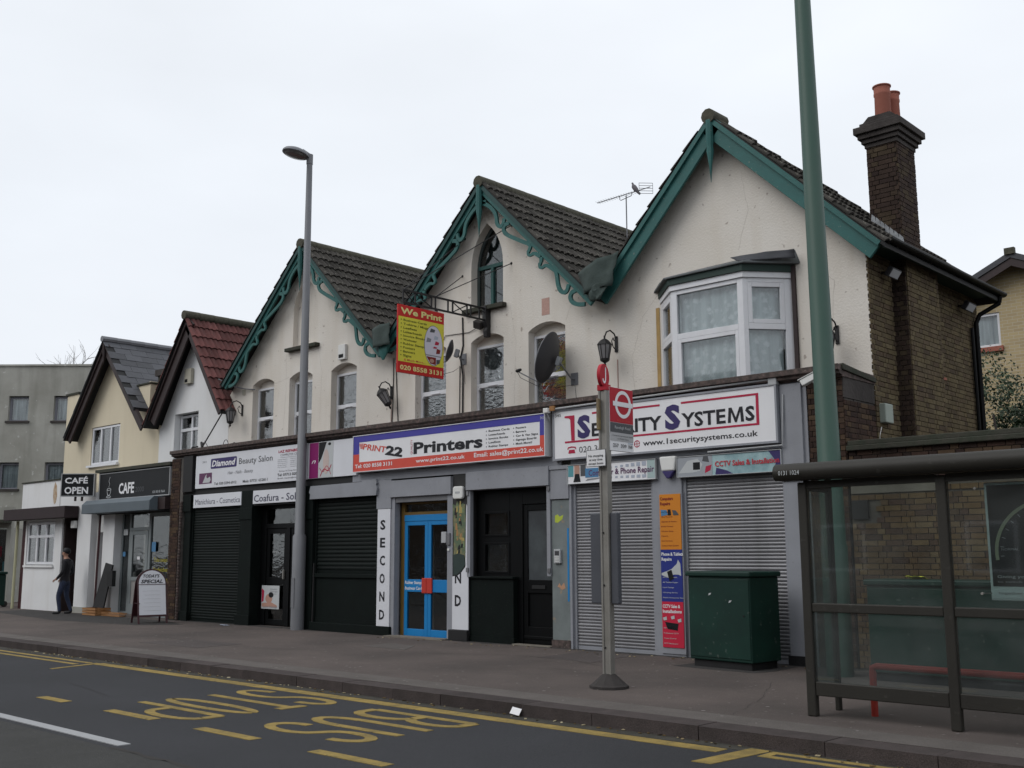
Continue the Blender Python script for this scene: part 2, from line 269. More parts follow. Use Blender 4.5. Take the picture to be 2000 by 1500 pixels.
P_('p_navygrey', (0.06, 0.06, 0.10)); P_('p_face', (0.55, 0.45, 0.42)); P_('p_faded_t', (0.38, 0.48, 0.48)); P_('p_plum', (0.10, 0.03, 0.10)); P_('p_lgrey', (0.33, 0.35, 0.38))
K['p_teal2'] = mat('print_teal_sweep', (0.09, 0.20, 0.24), 0.55, (0.34, 0.48, 0.50), 2.2, amt=0.95, spec=0.25); P_('p_teal3', (0.30, 0.52, 0.56)); P_('p_maroon', (0.20, 0.02, 0.02))
K['greyroom'] = flat('pale_interior', (0.30, 0.29, 0.28)); K['frosted'] = mat('frosted_glass', (0.085, 0.10, 0.105), 0.3, (0.045, 0.05, 0.055), 2.2, amt=0.8, spec=0.6)
K['scrawl_y'] = flat('scrawl_yellow', (0.42, 0.50, 0.05)); K['scrawl_o'] = flat('scrawl_orange', (0.45, 0.25, 0.15))
K['pier_green'] = mat('green_grey_pier', (0.20, 0.225, 0.225), 0.8, (0.13, 0.15, 0.15), 3, amt=0.6, spots=0.6, spotc=(0.34, 0.24, 0.14), sscale=5, streak=0.2)
P_('p_olive', (0.13, 0.14, 0.02)); P_('p_lav', (0.62, 0.60, 0.68)); P_('p_lgrey2', (0.42, 0.42, 0.43)); P_('p_offteal', (0.58, 0.66, 0.66)); P_('p_dial', (0.30, 0.33, 0.22))
K['cafe_frame'] = flat('cafe_frame_grey', (0.22, 0.245, 0.25)); K['rust'] = mat('rust', (0.30, 0.14, 0.05), 0.9, (0.45, 0.36, 0.26), 9, amt=0.9)
K['pipe_yellow'] = flat('yellowed_pipe', (0.48, 0.47, 0.30)); K['window_grey'] = flat('grey_window_frame', (0.20, 0.20, 0.23)); K['brick_plain'] = mat('plain_brick', (0.10, 0.07, 0.05), 0.9, amt=0.6, scale=10)
K['pigeon'] = mat('pigeon_grey', (0.13, 0.12, 0.135), 0.8, scale=20); K['pigeon_dark'] = flat('pigeon_tail', (0.07, 0.065, 0.07))
K['dullplate'] = mat('dull_yellow_plate', (0.30, 0.24, 0.10), 0.7, (0.16, 0.12, 0.08), 12, amt=0.8); K['case_grey'] = mat('case_grey', (0.075, 0.080, 0.095), 0.55, amt=0.3)
K['red_dull'] = mat('red_tube', (0.42, 0.040, 0.028), 0.45, (0.34, 0.03, 0.02), 5, amt=0.3); K['adv_frame'] = flat('advert_frame', (0.62, 0.70, 0.70))
K['litterbits'] = mat('litter_bits', (0.25, 0.22, 0.15), 0.9, varramp=[(0.03, 0.025, 0.02), (0.10, 0.075, 0.035), (0.14, 0.10, 0.05), (0.40, 0.38, 0.34), (0.6, 0.6, 0.58)])
K['jacket'] = mat('dark_jacket', (0.018, 0.017, 0.022), 0.8, (0.01, 0.01, 0.013), 12, amt=0.6); K['jeans'] = mat('blue_jeans', (0.035, 0.045, 0.085), 0.9, (0.02, 0.028, 0.055), 9, amt=0.7); K['skin'] = flat('skin', (0.36, 0.20, 0.14))
def brick_course_mat(name, c, c2, mortar):
    M = bpy.data.materials.new(name); M.use_nodes = True; t = M.node_tree; bs = t.nodes['Principled BSDF']; bs.inputs['Roughness'].default_value = .9
    co = t.nodes.new('ShaderNodeTexCoord'); mp_ = t.nodes.new('ShaderNodeMapping'); mp_.inputs['Rotation'].default_value = (R_(90), 0, 0)
    b = t.nodes.new('ShaderNodeTexBrick'); b.inputs['Color1'].default_value = (*c, 1); b.inputs['Color2'].default_value = (*c2, 1); b.inputs['Mortar'].default_value = (*mortar, 1); b.inputs['Scale'].default_value = 1
    b.inputs['Brick Width'].default_value = .225; b.inputs['Row Height'].default_value = .075; b.inputs['Mortar Size'].default_value = .006
    t.links.new(co.outputs['Object'], mp_.inputs[0]); t.links.new(mp_.outputs[0], b.inputs[0]); t.links.new(b.outputs[0], bs.inputs['Base Color']); return M
K['ybrick_wall'] = brick_course_mat('pale_brick_far', (0.43, 0.34, 0.19), (0.36, 0.28, 0.16), (0.45, 0.40, 0.31))

K['crackdark'] = flat('crack_dark', (0.028, 0.025, 0.023), 0.95)
K['pave_patch'] = mat('relaid_pavement', (0.100, 0.086, 0.082), 0.92, (0.075, 0.065, 0.062), 0.8, amt=0.6, bump=0.5, bscale=160, fine=0.4, spots=0.3, spotc=(0.2, 0.18, 0.17), sscale=18, spec=0.2)
K['gothic_frame'] = flat('dark_window_frame', (0.045, 0.06, 0.06))

K['scrap_o'] = flat('scrap_orange', (0.36, 0.20, 0.08)); K['scrap_g'] = flat('scrap_green', (0.16, 0.24, 0.12)); K['scrap_y'] = flat('scrap_yellow', (0.38, 0.30, 0.10))

K['glass_plain'] = glassmat('plain_dark_glass', 0.0, (0.6, 0.62, 0.62), 0.05, maxr=0.4)
K['gum'] = flat('gum_spot', (0.21, 0.19, 0.18), 0.9)

K['teal_dim'] = mat('faded_teal', (0.016, 0.075, 0.070), 0.6, amt=0.4)

# ------------------------------------------------------------------ builders
ROOTS = {}
def tag(o, label=None, cat=None, group=None, kind=None):
    if label: o['label'] = label
    if cat: o['category'] = cat
    if group: o['group'] = group
    if kind: o['kind'] = kind
    return o
def thing(name, label, cat, loc=(0, 0, 0), group=None, rz=0.0):
    o = bpy.data.objects.new(name, None); COL.objects.link(o)
    o.empty_display_size = 0.3
    o.location = loc; o.rotation_euler = (0, 0, rz)
    tag(o, label, cat, group)
    return o
def attach(o, parent):
    if parent is None: return
    o.parent = parent
    if parent.type == 'EMPTY':
        o.matrix_parent_inverse = (Matrix.Translation(parent.location) @ parent.rotation_euler.to_matrix().to_4x4()).inverted()
class MB:
    def __init__(s): s.v = []; s.f = []
    def add(s, vs, fs):
        b = len(s.v); s.v += [tuple(x) for x in vs]; s.f += [tuple(b + i for i in f) for f in fs]; return s
    def box(s, x0, x1, y0, y1, z0, z1, M=None):
        if x0 > x1: x0, x1 = x1, x0
        if y0 > y1: y0, y1 = y1, y0
        if z0 > z1: z0, z1 = z1, z0
        vs = [V(p) for p in ((x0, y0, z0), (x1, y0, z0), (x1, y1, z0), (x0, y1, z0), (x0, y0, z1), (x1, y0, z1), (x1, y1, z1), (x0, y1, z1))]
        if M: vs = [M @ p for p in vs]
        return s.add(vs, ((0, 3, 2, 1), (4, 5, 6, 7), (0, 1, 5, 4), (1, 2, 6, 5), (2, 3, 7, 6), (3, 0, 4, 7)))
    def prism(s, poly, a, b, f):
        """poly in 2-D extruded from a to b, f(u, w, depth) -> point"""
        n = len(poly)
        vs = [f(u, w, a) for u, w in poly] + [f(u, w, b) for u, w in poly]
        ar = sum(poly[i][0] * poly[(i + 1) % n][1] - poly[(i + 1) % n][0] * poly[i][1] for i in range(n))
        fs = [tuple(range(n)), tuple(range(2 * n - 1, n - 1, -1))] + [(i, i + n, (i + 1) % n + n, (i + 1) % n) for i in range(n)]
        return s.add(vs, fs)
    def pxz(s, poly, y0, y1): return s.prism(poly, y0, y1, lambda u, w, d: (u, d, w))
    def pyz(s, poly, x0, x1): return s.prism(poly, x0, x1, lambda u, w, d: (d, u, w))
    def pxy(s, poly, z0, z1): return s.prism(poly, z0, z1, lambda u, w, d: (u, w, d))
    def tube(s, pts, r, n=8, cap=True):
        pts = [V(p) for p in pts]; k = len(pts)
        rs = r if isinstance(r, (list, tuple)) else [r] * k
        b = len(s.v); prev = None
        for i, p in enumerate(pts):
            d = (pts[min(i + 1, k - 1)] - pts[max(i - 1, 0)])
            if d.length < 1e-9: d = V((0, 0, 1))
            d.normalize()
            if prev is None:
                a = V((0, 0, 1)) if abs(d.z) < 0.9 else V((1, 0, 0))
                u = d.cross(a).normalized()
            else:
                u = prev - d * prev.dot(d)
                u = u.normalized() if u.length > 1e-6 else d.orthogonal().normalized()
            prev = u; w = d.cross(u)
            s.v += [tuple(p + (u * cos(2 * pi * j / n) + w * sin(2 * pi * j / n)) * rs[i]) for j in range(n)]
        for i in range(k - 1):
            for j in range(n):
                s.f.append((b + i * n + j, b + i * n + (j + 1) % n, b + (i + 1) * n + (j + 1) % n, b + (i + 1) * n + j))
        if cap:
            s.f.append(tuple(b + j for j in range(n))[::-1]); s.f.append(tuple(b + (k - 1) * n + j for j in range(n)))
        return s
    def lathe(s, prof, c, n=16, axis=None, caps=True):
        """prof: (radius, height) pairs; c: base centre"""
        c = V(c); b = len(s.v)
        Q = V(axis).normalized().to_track_quat('Z', 'Y').to_matrix() if axis else Matrix.Identity(3)
        for r, h in prof:
            s.v += [tuple(c + Q @ V((r * cos(2 * pi * j / n), r * sin(2 * pi * j / n), h))) for j in range(n)]
        for i in range(len(prof) - 1):
            for j in range(n):
                s.f.append((b + i * n + j, b + i * n + (j + 1) % n, b + (i + 1) * n + (j + 1) % n, b + (i + 1) * n + j))
        if caps:
            s.f.append(tuple(b + j for j in range(n))[::-1]); s.f.append(tuple(b + (len(prof) - 1) * n + j for j in range(n)))
        return s
    def ribbon(s, pts, wd, y0, y1):
        """flat strip in the x-z plane following pts"""
        k = len(pts); L = []; Rr = []
        for i, (x, z) in enumerate(pts):
            a = pts[max(i - 1, 0)]; c = pts[min(i + 1, k - 1)]
            dx, dz = c[0] - a[0], c[1] - a[1]; l = math.hypot(dx, dz) or 1
            nx, nz = -dz / l, dx / l
            ww = wd[i] if isinstance(wd, list) else wd
            L.append((x + nx * ww / 2, z + nz * ww / 2)); Rr.append((x - nx * ww / 2, z - nz * ww / 2))
        return s.pstrip(L, Rr, y0, y1)
    def pstrip(s, L, Rr, y0, y1):
        k = len(L); b = len(s.v)
        for i in range(k):
            s.v += [(L[i][0], y0, L[i][1]), (Rr[i][0], y0, Rr[i][1]), (Rr[i][0], y1, Rr[i][1]), (L[i][0], y1, L[i][1])]
        for i in range(k - 1):
            for j in range(4):
                s.f.append((b + 4 * i + j, b + 4 * i + (j + 1) % 4, b + 4 * (i + 1) + (j + 1) % 4, b + 4 * (i + 1) + j))
        s.f.append((b, b + 1, b + 2, b + 3)); e = b + 4 * (k - 1); s.f.append((e + 3, e + 2, e + 1, e))
        return s
    def xf(s, M):
        s.v = [tuple(M @ V(p)) for p in s.v]; return s
    def mesh(s, name, mt, smooth=False, var=None):
        me = bpy.data.meshes.new(name); me.from_pydata(s.v, [], s.f); me.materials.append(mt if not isinstance(mt, str) else K[mt])
        if smooth:
            for p in me.polygons: p.use_smooth = True
            try: me.set_sharp_from_angle(angle=R_(40))
            except Exception: pass
        import bmesh
        bm = bmesh.new(); bm.from_mesh(me); bmesh.ops.recalc_face_normals(bm, faces=bm.faces); bm.to_mesh(me); bm.free()
        if var is not None:
            at = me.attributes.new('var', 'FLOAT', 'FACE')
            vals = var if isinstance(var, list) else [var] * len(me.polygons)
            at.data.foreach_set('value', vals)
        return me
    def build(s, name, mt, parent=None, label=None, cat=None, group=None, kind=None, smooth=False, bevel=0.0, var=None, base=None):
        if parent is None and kind != 'structure':
            if base is None:
                xs = [p[0] for p in s.v]; ys = [p[1] for p in s.v]; zs = [p[2] for p in s.v]
                base = ((min(xs) + max(xs)) / 2, (min(ys) + max(ys)) / 2, min(zs))
            bx = V(base); s.v = [tuple(V(p) - bx) for p in s.v]
        else: bx = V((0, 0, 0))
        me = s.mesh(name, mt, smooth, var)
        o = bpy.data.objects.new(name, me); COL.objects.link(o); o.location = bx
        attach(o, parent)
        if bevel:
            b = o.modifiers.new('bevel', 'BEVEL'); b.width = bevel; b.segments = 2; b.limit_method = 'ANGLE'; b.angle_limit = R_(40)
        return tag(o, label, cat, group, kind)
def B(*a): return MB().box(*a)
def inst(name, me, parent, M):
    o = bpy.data.objects.new(name, me); COL.objects.link(o)
    o.matrix_basis = M; attach(o, parent); return o
def curve_plate(outer, holes, y0, y1, name, mt, parent, **k):
    """a wall in the x-z plane with openings, from y0 to y1"""
    c = bpy.data.curves.new('plate', 'CURVE'); c.dimensions = '2D'; c.fill_mode = 'BOTH'; c.extrude = (y1 - y0) / 2
    for lp in [outer] + holes:
        sp = c.splines.new('POLY'); sp.points.add(len(lp) - 1)
        for i, (x, z) in enumerate(lp): sp.points[i].co = (x, z, 0, 1)
        sp.use_cyclic_u = True
    t = bpy.data.objects.new('plate', c); COL.objects.link(t)
    bpy.context.view_layer.update()
    me = bpy.data.meshes.new_from_object(t.evaluated_get(bpy.context.evaluated_depsgraph_get()))
    vs = [(v.co.x, (y0 + y1) / 2 - v.co.z, v.co.y) for v in me.vertices]; fs = [tuple(p.vertices) for p in me.polygons]
    bpy.data.objects.remove(t); bpy.data.curves.remove(c); bpy.data.meshes.remove(me)
    q = MB(); q.v = vs; q.f = fs
    return q.build(name, mt, parent, **k)
def text(body, x0, x1, z0, h, y, mt, parent, bold=0.0, shear=0.0, frame=None, keep=False, name='lettering', spacing=1.0, th=0.002, res=2):
    """flat print; by default on a board that faces -y. x0..x1 is the printed width, h the cap height. frame = (origin, right, up)"""
    c = bpy.data.curves.new('t', 'FONT'); c.body = body; c.size = 1; c.offset = bold; c.shear = shear; c.resolution_u = res; c.space_character = spacing
    t = bpy.data.objects.new('t', c); COL.objects.link(t)
    bpy.context.view_layer.update()
    me = bpy.data.meshes.new_from_object(t.evaluated_get(bpy.context.evaluated_depsgraph_get()))
    xs = [v.co.x for v in me.vertices]; a, b = min(xs), max(xs)
    sy = h / (0.70 + 2 * bold); sx = (x1 - x0) / (b - a) if not keep else sy
    if frame is None: O_, X_, Z_ = V((0, y, 0)), V((1, 0, 0)), V((0, 0, 1))
    else: O_, X_, Z_ = V(frame[0]), V(frame[1]), V(frame[2])
    N_ = X_.cross(Z_)
    q = MB()
    q.v = [tuple(O_ + X_ * (x0 + (v.co.x - a) * sx) + Z_ * (z0 + (v.co.y + bold) * sy) + N_ * th) for v in me.vertices]
    q.f = [tuple(p.vertices) for p in me.polygons]
    bpy.data.objects.remove(t); bpy.data.curves.remove(c); bpy.data.meshes.remove(me)
    me2 = bpy.data.meshes.new(name); me2.from_pydata(q.v, [], q.f); me2.materials.append(K[mt])
    o = bpy.data.objects.new(name, me2); COL.objects.link(o)
    attach(o, parent)
    return o
def plate(x0, x1, z0, z1, y, mt, parent, name='panel_print', th=0.002):
    return B(x0, x1, y - th, y + 0.0005, z0, z1).build(name, mt, parent)
def ell(cx, cz, rx, rz, n=24, a0=0, a1=2 * pi):
    return [(cx + rx * cos(a0 + (a1 - a0) * i / n), cz + rz * sin(a0 + (a1 - a0) * i / n)) for i in range(n + (0 if abs(a1 - a0 - 2 * pi) < 1e-6 else 1))]

# ------------------------------------------------------------------ bricks and tiles
def brick_mesh_set(mt, dims, n=6):
    out = []
    for L in dims:
        row = []
        for i in range(n):
            b = B(-L / 2, L / 2, -0.012, 0.02, -0.0325, 0.0325)
            row.append(b.mesh('brick', K[mt], var=(i + 0.5) / n))
        out.append(row)
    return out
BM_CACHE = {}
def brickwork(parent, axis, c, sgn, u0, u1, z0, z1, mt, far=0.0, clip=None, course=0.075, seed=1):
    """Flemish bond laid proud of a mortar face. axis 'x': wall runs along x, faces y*sgn at y=c; axis 'y': runs along y, faces x*sgn at x=c"""
    rnd = random.Random(seed)
    if mt not in BM_CACHE: BM_CACHE[mt] = brick_mesh_set(mt, (0.215, 0.1025))
    sets = BM_CACHE[mt]; full = []; cut = MB(); cv = []
    if axis == 'x': ang = 0 if sgn < 0 else pi
    else: ang = pi / 2 if sgn > 0 else -pi / 2
    r = 0; z = z0 + course / 2
    while z < z1 - 0.01:
        u = u0 - (0.0 if r % 2 else 0.16)
        k = r % 2
        while u < u1:
            L = 0.215 if k % 2 == 0 else 0.1025
            a, b = u, u + L
            u += L + 0.0105; k += 1
            a2, b2 = max(a, u0), min(b, u1)
            if b2 - a2 < 0.02: continue
            cu = (a2 + b2) / 2
            if clip and not clip(cu, z): continue
            zt = min(0.065, (z1 - z + course / 2) - 0.002)
            pr = rnd.uniform(-0.002, 0.003)
            p = V((cu, c + sgn * pr, z)) if axis == 'x' else V((c + sgn * pr, cu, z))
            w = rnd.random()
            if abs((b2 - a2) - L) < 1e-6: full.append(((p - CAM).length, p, 0 if L > 0.2 else 1, w))
            else:
                Mx = Matrix.Translation(p) @ Matrix.Rotation(ang, 4, 'Z')
                cut.box(-(b2 - a2) / 2, (b2 - a2) / 2, -0.012, 0.02, -0.0325, 0.0325, M=Mx); cv += [w] * 6
        r += 1; z += course
    RZ = Matrix.Rotation(ang, 4, 'Z')
    for d, p, kind, w in full:
        L = (0.215, 0.1025)[kind]
        POOL.append((d + far, Matrix.Translation(p) @ RZ @ Matrix.Rotation(rnd.uniform(-0.006, 0.006), 4, 'Y'), sets[kind][int(w * 5.999)], mt, parent, BQ[kind], w))
    if cut.v: CUTS.append((cut, cv, mt))
BQ = [B(-L / 2, L / 2, -0.012, 0.02, -0.0325, 0.0325) for L in (0.215, 0.1025)]
POOL = []; CUTS = []
def flush(root, single, stuffname, limit=300):
    """the nearest pieces become objects of their own, the rest of this thing's pieces one part"""
    POOL.sort(key=lambda t: t[0])
    for d, M, me, mt, par, q, w in POOL[:limit]: inst(single, me, par, M)
    mts = []; vs = []; fs = []; mi = []; var = []
    def put(verts, faces, mt, vals):
        if mt not in mts: mts.append(mt)
        b = len(vs); vs.extend(verts); fs.extend(tuple(b + i for i in f) for f in faces); mi.extend([mts.index(mt)] * len(faces)); var.extend(vals)
    for d, M, me, mt, par, q, w in POOL[limit:]: put([tuple(M @ V(p)) for p in q.v], q.f, mt, [w] * len(q.f))
    for q, cv, mt in CUTS: put(q.v, q.f, mt, cv)
    POOL.clear(); CUTS.clear()
    if vs:
        me = bpy.data.meshes.new(stuffname); me.from_pydata(vs, [], fs)
        for m_ in mts: me.materials.append(K[m_])
        me.polygons.foreach_set('material_index', mi)
        me.attributes.new('var', 'FLOAT', 'FACE').data.foreach_set('value', var)
        o = bpy.data.objects.new(stuffname, me); COL.objects.link(o); attach(o, root); o['kind'] = 'stuff'
def roll_tile(w=0.30, L=0.38, th=0.018, roll=0.03):
    """interlocking concrete tile with two rolls: u across, s up the slope, n out"""
    us = [0, .04, .09, .13, .17, .21, .26, .30]; hs = [0, roll, roll, 0, 0, roll, roll, 0]
    us = [u / 0.30 * w for u in us]
    q = MB(); n = len(us)
    top0 = [(us[i], 0, hs[i] + th * 1.6) for i in range(n)]; top1 = [(us[i], L, hs[i]) for i in range(n)]
    bot0 = [(us[i], 0, hs[i] - th * .2) for i in range(n)]
    q.v = top0 + top1 + bot0
    for i in range(n - 1):
        q.f.append((i, i + 1, n + i + 1, n + i)); q.f.append((2 * n + i, 2 * n + i + 1, i + 1, i))
    q.f.append((0, n, 2 * n)); q.f.append((n - 1, 3 * n - 1, 2 * n - 1))
    return q
def slate_tile(w=0.5, L=0.36, th=0.012):
    q = MB(); q.box(0.003, w - 0.003, 0, L, 0, th); return q
TM = {}
def tiling(parent, origin, udir, sdir, nu, ns, w, gauge, mt, kind='roll', far=0.0, bond=False, seed=3, skip=None):
    rnd = random.Random(seed)
    u = V(udir).normalized(); s = V(sdir).normalized(); n = u.cross(s).normalized()
    if n.z < 0: n = -n
    key = (mt, kind, round(w, 3), n.dot(u.cross(s)) > 0)
    tq = roll_tile(w, gauge + 0.05) if kind == 'roll' else slate_tile(w, gauge + 0.05)
    if key not in TM: TM[key] = [tq.mesh('roof_tile', K[mt], var=(i + .5) / 6) for i in range(6)]
    Mb = Matrix((( u.x, s.x, n.x, 0), (u.y, s.y, n.y, 0), (u.z, s.z, n.z, 0), (0, 0, 0, 1)))
    lst = []
    for j in range(ns):
        for i in range(nu):
            if skip and skip(i, j): continue
            p = V(origin) + u * (i * w + (w / 2 if bond and j % 2 else 0)) + s * (j * gauge) + n * (0.012 + rnd.uniform(-.003, .004))
            tilt = Matrix.Rotation(R_(-1.6 + rnd.uniform(-.4, .4)), 4, 'X') @ Matrix.Rotation(R_(rnd.uniform(-.5, .5)), 4, 'Z')
            lst.append(((p - CAM).length, Matrix.Translation(p) @ Mb @ tilt, rnd.randrange(6)))
    for d, M, k in lst: POOL.append((d + far, M, TM[key][k], mt, parent, tq, (k + .5) / 6))

# ================================================================== SETTING
def structure(o): o['kind'] = 'structure'; return o
ZR = -0.12
structure(B(-260, 260, -240, 260, -0.60, -0.30).build('ground', 'asphalt_old', kind='structure'))
road = B(-140, 90, -16.5, -5.28, -0.45, ZR).build('road', 'asphalt', kind='structure')
# the older, rougher lane on the camera's side of the centre line
B(-140, 90, -16.45, -8.95, ZR - 0.01, ZR + 0.004).build('old_lane_surface', 'asphalt_old', road)
B(-140, 90, -5.47, -5.28, ZR - 0.01, ZR + 0.003).build('gutter', 'gutter', road)
pave = B(-140, 90, -4.98, 12.0, -0.45, 0.0).build('pavement', 'pave', kind='structure')
B(-140, 90, -4.98, -4.55, -0.01, 0.003).build('edge_strip', 'kerbtop', pave)
MB().pxy([(-31.5, -1.2), (-25.9, -1.9), (-22.6, -1.55), (-21.9, -0.8), (-23.4, -0.35), (-31.5, -0.1)], -0.01, 0.0035).build('dark_patch', 'pave_dark', pave)
MB().pxy([(-14.5, -1.13), (-13.7, -1.27), (-13.23, -1.9), (-14.35, -1.83)], -0.01, 0.004).build('inspection_cover', 'kerbtop', pave)
B(-15.75, -14.2, -0.22, 0.06, -0.01, 0.02).build('door_step', 'palestone', pave)
B(-12.6, -11.75, -0.06, 0.10, -0.01, 0.02).build('door_step', 'palestone', pave)
far = B(-140, 90, -30, -16.5, -0.45, 0.0).build('far_pavement', 'pave', kind='structure')
kerb = B(-140, 90, -5.26, -4.98, -0.45, -0.006).build('kerb', 'gutter', kind='structure')
rk = random.Random(5)
x = -44.0
km = [[B(0, L - 0.008, -5.29, -4.975, -0.42, 0.001).mesh('kerb_stone', K['kerb'], var=(i + .5) / 5) for i in range(5)] for L in (0.915, 1.2, 0.8)]
x = -46.0
while x < 6:
    k = rk.choice((0, 0, 1, 2)); L = (0.915, 1.2, 0.8)[k]
    inst('kerb_stone', km[k][rk.randrange(5)], kerb, Matrix.Translation((x, rk.uniform(-.006, .006), rk.uniform(-.004, .004)))); x += L
# ---- road markings
def yl(x0, x1, y0, y1, mt='yline', name='road_marking', zz=0.0, poly=None):
    q = MB()
    if poly: q.pxy(poly, ZR - 0.006, ZR + 0.0045 + zz)
    else: q.box(x0, x1, y0, y1, ZR - 0.006, ZR + 0.0045 + zz)
    return q.build(name, mt, road)
yl(-16.1, -5.05, -5.68, -5.50)                          # bus stop bay edge line
for x0 in (-60, ):
    yl(x0, -16.3, -5.66, -5.57); yl(x0, -16.3, -5.88, -5.79)
yl(0, 0, 0, 0, poly=[(-16.22, -5.55), (-16.1, -5.55), (-15.85, -6.40), (-15.95, -6.40)])
yl(0, 0, 0, 0, poly=[(-4.98, -6.15), (-4.80, -6.15), (-4.72, -5.34), (-4.92, -5.34)])
yl(-4.62, 30, -5.44, -5.36); yl(-4.62, 30, -5.62, -5.54); yl(-4.70, -4.62, -5.62, -5.36)
for x0, x1 in ((-12.85, -12.2), (-11.2, -10.23), (-9.40, -8.45), (-7.6, -6.64), (-5.8, -4.9), (-4.0, -3.1)):
    yl(x0, x1, -7.93, -7.80)
yl(-22.0, -9.05, -8.86, -8.74, 'wline', zz=0.003); yl(-5.0, -1.0, -8.86, -8.74, 'wline', zz=0.003)
# BUS STOP, tops of the letters towards +x, read outwards from the kerb
def strokes(name, segs, w, closed=False):
    q = MB()
    for si, (pts, ww) in enumerate(segs):
        zt = ZR + 0.0045 + si * .0009
        k = len(pts); L = []; Rr = []
        for i, (a, b) in enumerate(pts):
            p0 = pts[max(i - 1, 0)]; p1 = pts[min(i + 1, k - 1)]
            dx, dy = p1[0] - p0[0], p1[1] - p0[1]; l = math.hypot(dx, dy) or 1
            # thermoplastic letters: strokes along the road are thin, those across it wide
            nx, ny = -dy / l * w * 1.35, dx / l * w
            L.append((a + nx / 2, b + ny / 2)); Rr.append((a - nx / 2, b - ny / 2))
        b0 = len(q.v)
        for i in range(k):
            q.v += [(L[i][0], L[i][1], zt), (Rr[i][0], Rr[i][1], zt), (Rr[i][0], Rr[i][1], ZR - 0.006), (L[i][0], L[i][1], ZR - 0.006)]
        for i in range(k - 1):
            for j in range(4): q.f.append((b0 + 4 * i + j, b0 + 4 * i + (j + 1) % 4, b0 + 4 * (i + 1) + (j + 1) % 4, b0 + 4 * (i + 1) + j))
        q.f.append((b0, b0 + 1, b0 + 2, b0 + 3)); e_ = b0 + 4 * (k - 1); q.f.append((e_ + 3, e_ + 2, e_ + 1, e_))
    return q.build(name, 'yline', road)
def bez(p0, p1, p2, p3, n=9):
    return [tuple((1 - t) ** 3 * p0[i] + 3 * (1 - t) ** 2 * t * p1[i] + 3 * (1 - t) * t * t * p2[i] + t ** 3 * p3[i] for i in (0, 1)) for t in [k / n for k in range(n + 1)]]
def letter(ch, xb, xt, yk, wd):
    """xb..xt foot to top along x, yk the kerb side (letter's left), wd its width towards -y"""
    H = xt - xb
    P = lambda u, v: (xb + v * H, yk - u * wd)
    S_ = []
    if ch == 'B':
        S_ = [([P(0, 0), P(0, 1)], 1), ([P(0, 1), P(.5, 1)] + bez(P(.5, 1), P(1.05, 1), P(1.05, .55), P(.5, .53)) + [P(0, .53)], 1),
              ([P(0, .53), P(.5, .53)] + bez(P(.5, .53), P(1.15, .5), P(1.15, 0), P(.5, 0)) + [P(0, 0)], 1)]
    if ch == 'U': S_ = [([P(0, 1), P(0, .35)] + bez(P(0, .35), P(0, -.12), P(1, -.12), P(1, .35)) + [P(1, 1)], 1)]
    if ch == 'S': S_ = [(bez(P(.95, .78), P(.95, 1.1), P(.0, 1.1), P(.05, .74)) + bez(P(.05, .74), P(.08, .45), P(.95, .62), P(.97, .27)) + bez(P(.97, .27), P(.98, -.1), P(0, -.1), P(.02, .22)), 1)]
    if ch == 'T': S_ = [([P(.5, 0), P(.5, 1)], 1), ([P(0, 1), P(1, 1)], 1)]
    if ch == 'O': S_ = [(bez(P(.5, 1), P(1.08, 1), P(1.08, 0), P(.5, 0), 12) + bez(P(.5, 0), P(-.08, 0), P(-.08, 1), P(.5, 1), 12), 1)]
    if ch == 'P': S_ = [([P(0, 0), P(0, 1)], 1), ([P(0, 1), P(.5, 1)] + bez(P(.5, 1), P(1.1, 1), P(1.1, .42), P(.5, .42)) + [P(0, .42)], 1)]
    strokes('road_letter', S_, 0.10)
letter('B', -9.08, -7.60, -5.95, 0.36); letter('U', -9.05, -7.62, -6.52, 0.36); letter('S', -9.05, -7.68, -7.05, 0.38)
letter('S', -11.50, -9.86, -5.82, 0.34); letter('T', -11.50, -9.90, -6.28, 0.34); letter('O', -11.50, -9.90, -6.78, 0.34); letter('P', -11.56, -9.92, -7.30, 0.42)

def crack(pts, w, z, par, name='crack'):
    rr = random.Random(int(pts[0][0] * 10)); P = []
    for (a, b), (c, d) in zip(pts, pts[1:]):
        n = max(2, int(math.hypot(c - a, d - b) / .12))
        P += [(a + (c - a) * i / n + rr.uniform(-.02, .02), b + (d - b) * i / n + rr.uniform(-.02, .02)) for i in range(n)]
    P.append(pts[-1]); q = MB(); k = len(P)
    for i, (a, b) in enumerate(P): ww = w * rr.uniform(.5, 1.3); q.v += [(a, b - ww / 2, z), (a, b + ww / 2, z)]
    for i in range(k - 1): q.f.append((2 * i, 2 * i + 2, 2 * i + 3, 2 * i + 1))
    q.build(name, 'crackdark', par)
crack([(-13.3, -2.5), (-11.6, -1.5), (-10.4, -1.3), (-8.9, -2.0)], .012, .0042, pave); crack([(-11.3, -3.9), (-9.9, -2.6), (-9.2, -2.45)], .010, .0042, pave); crack([(-19, -3.0), (-15.5, -3.3), (-13.4, -2.5)], .010, .0042, pave)
crack([(-6.6, -2.0), (-6.0, -3.3), (-5.6, -4.5)], .010, .0042, pave); crack([(-14, -7.0), (-12.4, -7.3), (-11.9, -8.5)], .010, ZR + .003, road); crack([(-9.0, -8.93), (-7.5, -8.93), (-5.0, -8.9)], .05, ZR + .0055, road, 'lane_seam')
MB().pxy([(-10.9, -.25), (-9.9, -.3), (-9.7, -1.5), (-10.8, -1.45)], -.01, .0032).build('relaid_patch', 'pave_patch', pave); MB().pxy([(-18.0, -3.9), (-16.2, -3.85), (-16.3, -2.9), (-17.9, -2.95)], -.01, .0032).build('relaid_patch', 'pave_patch', pave)
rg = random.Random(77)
edge = [(-24 + i * .23, -.10 + rg.uniform(-.07, .05)) for i in range(77)]
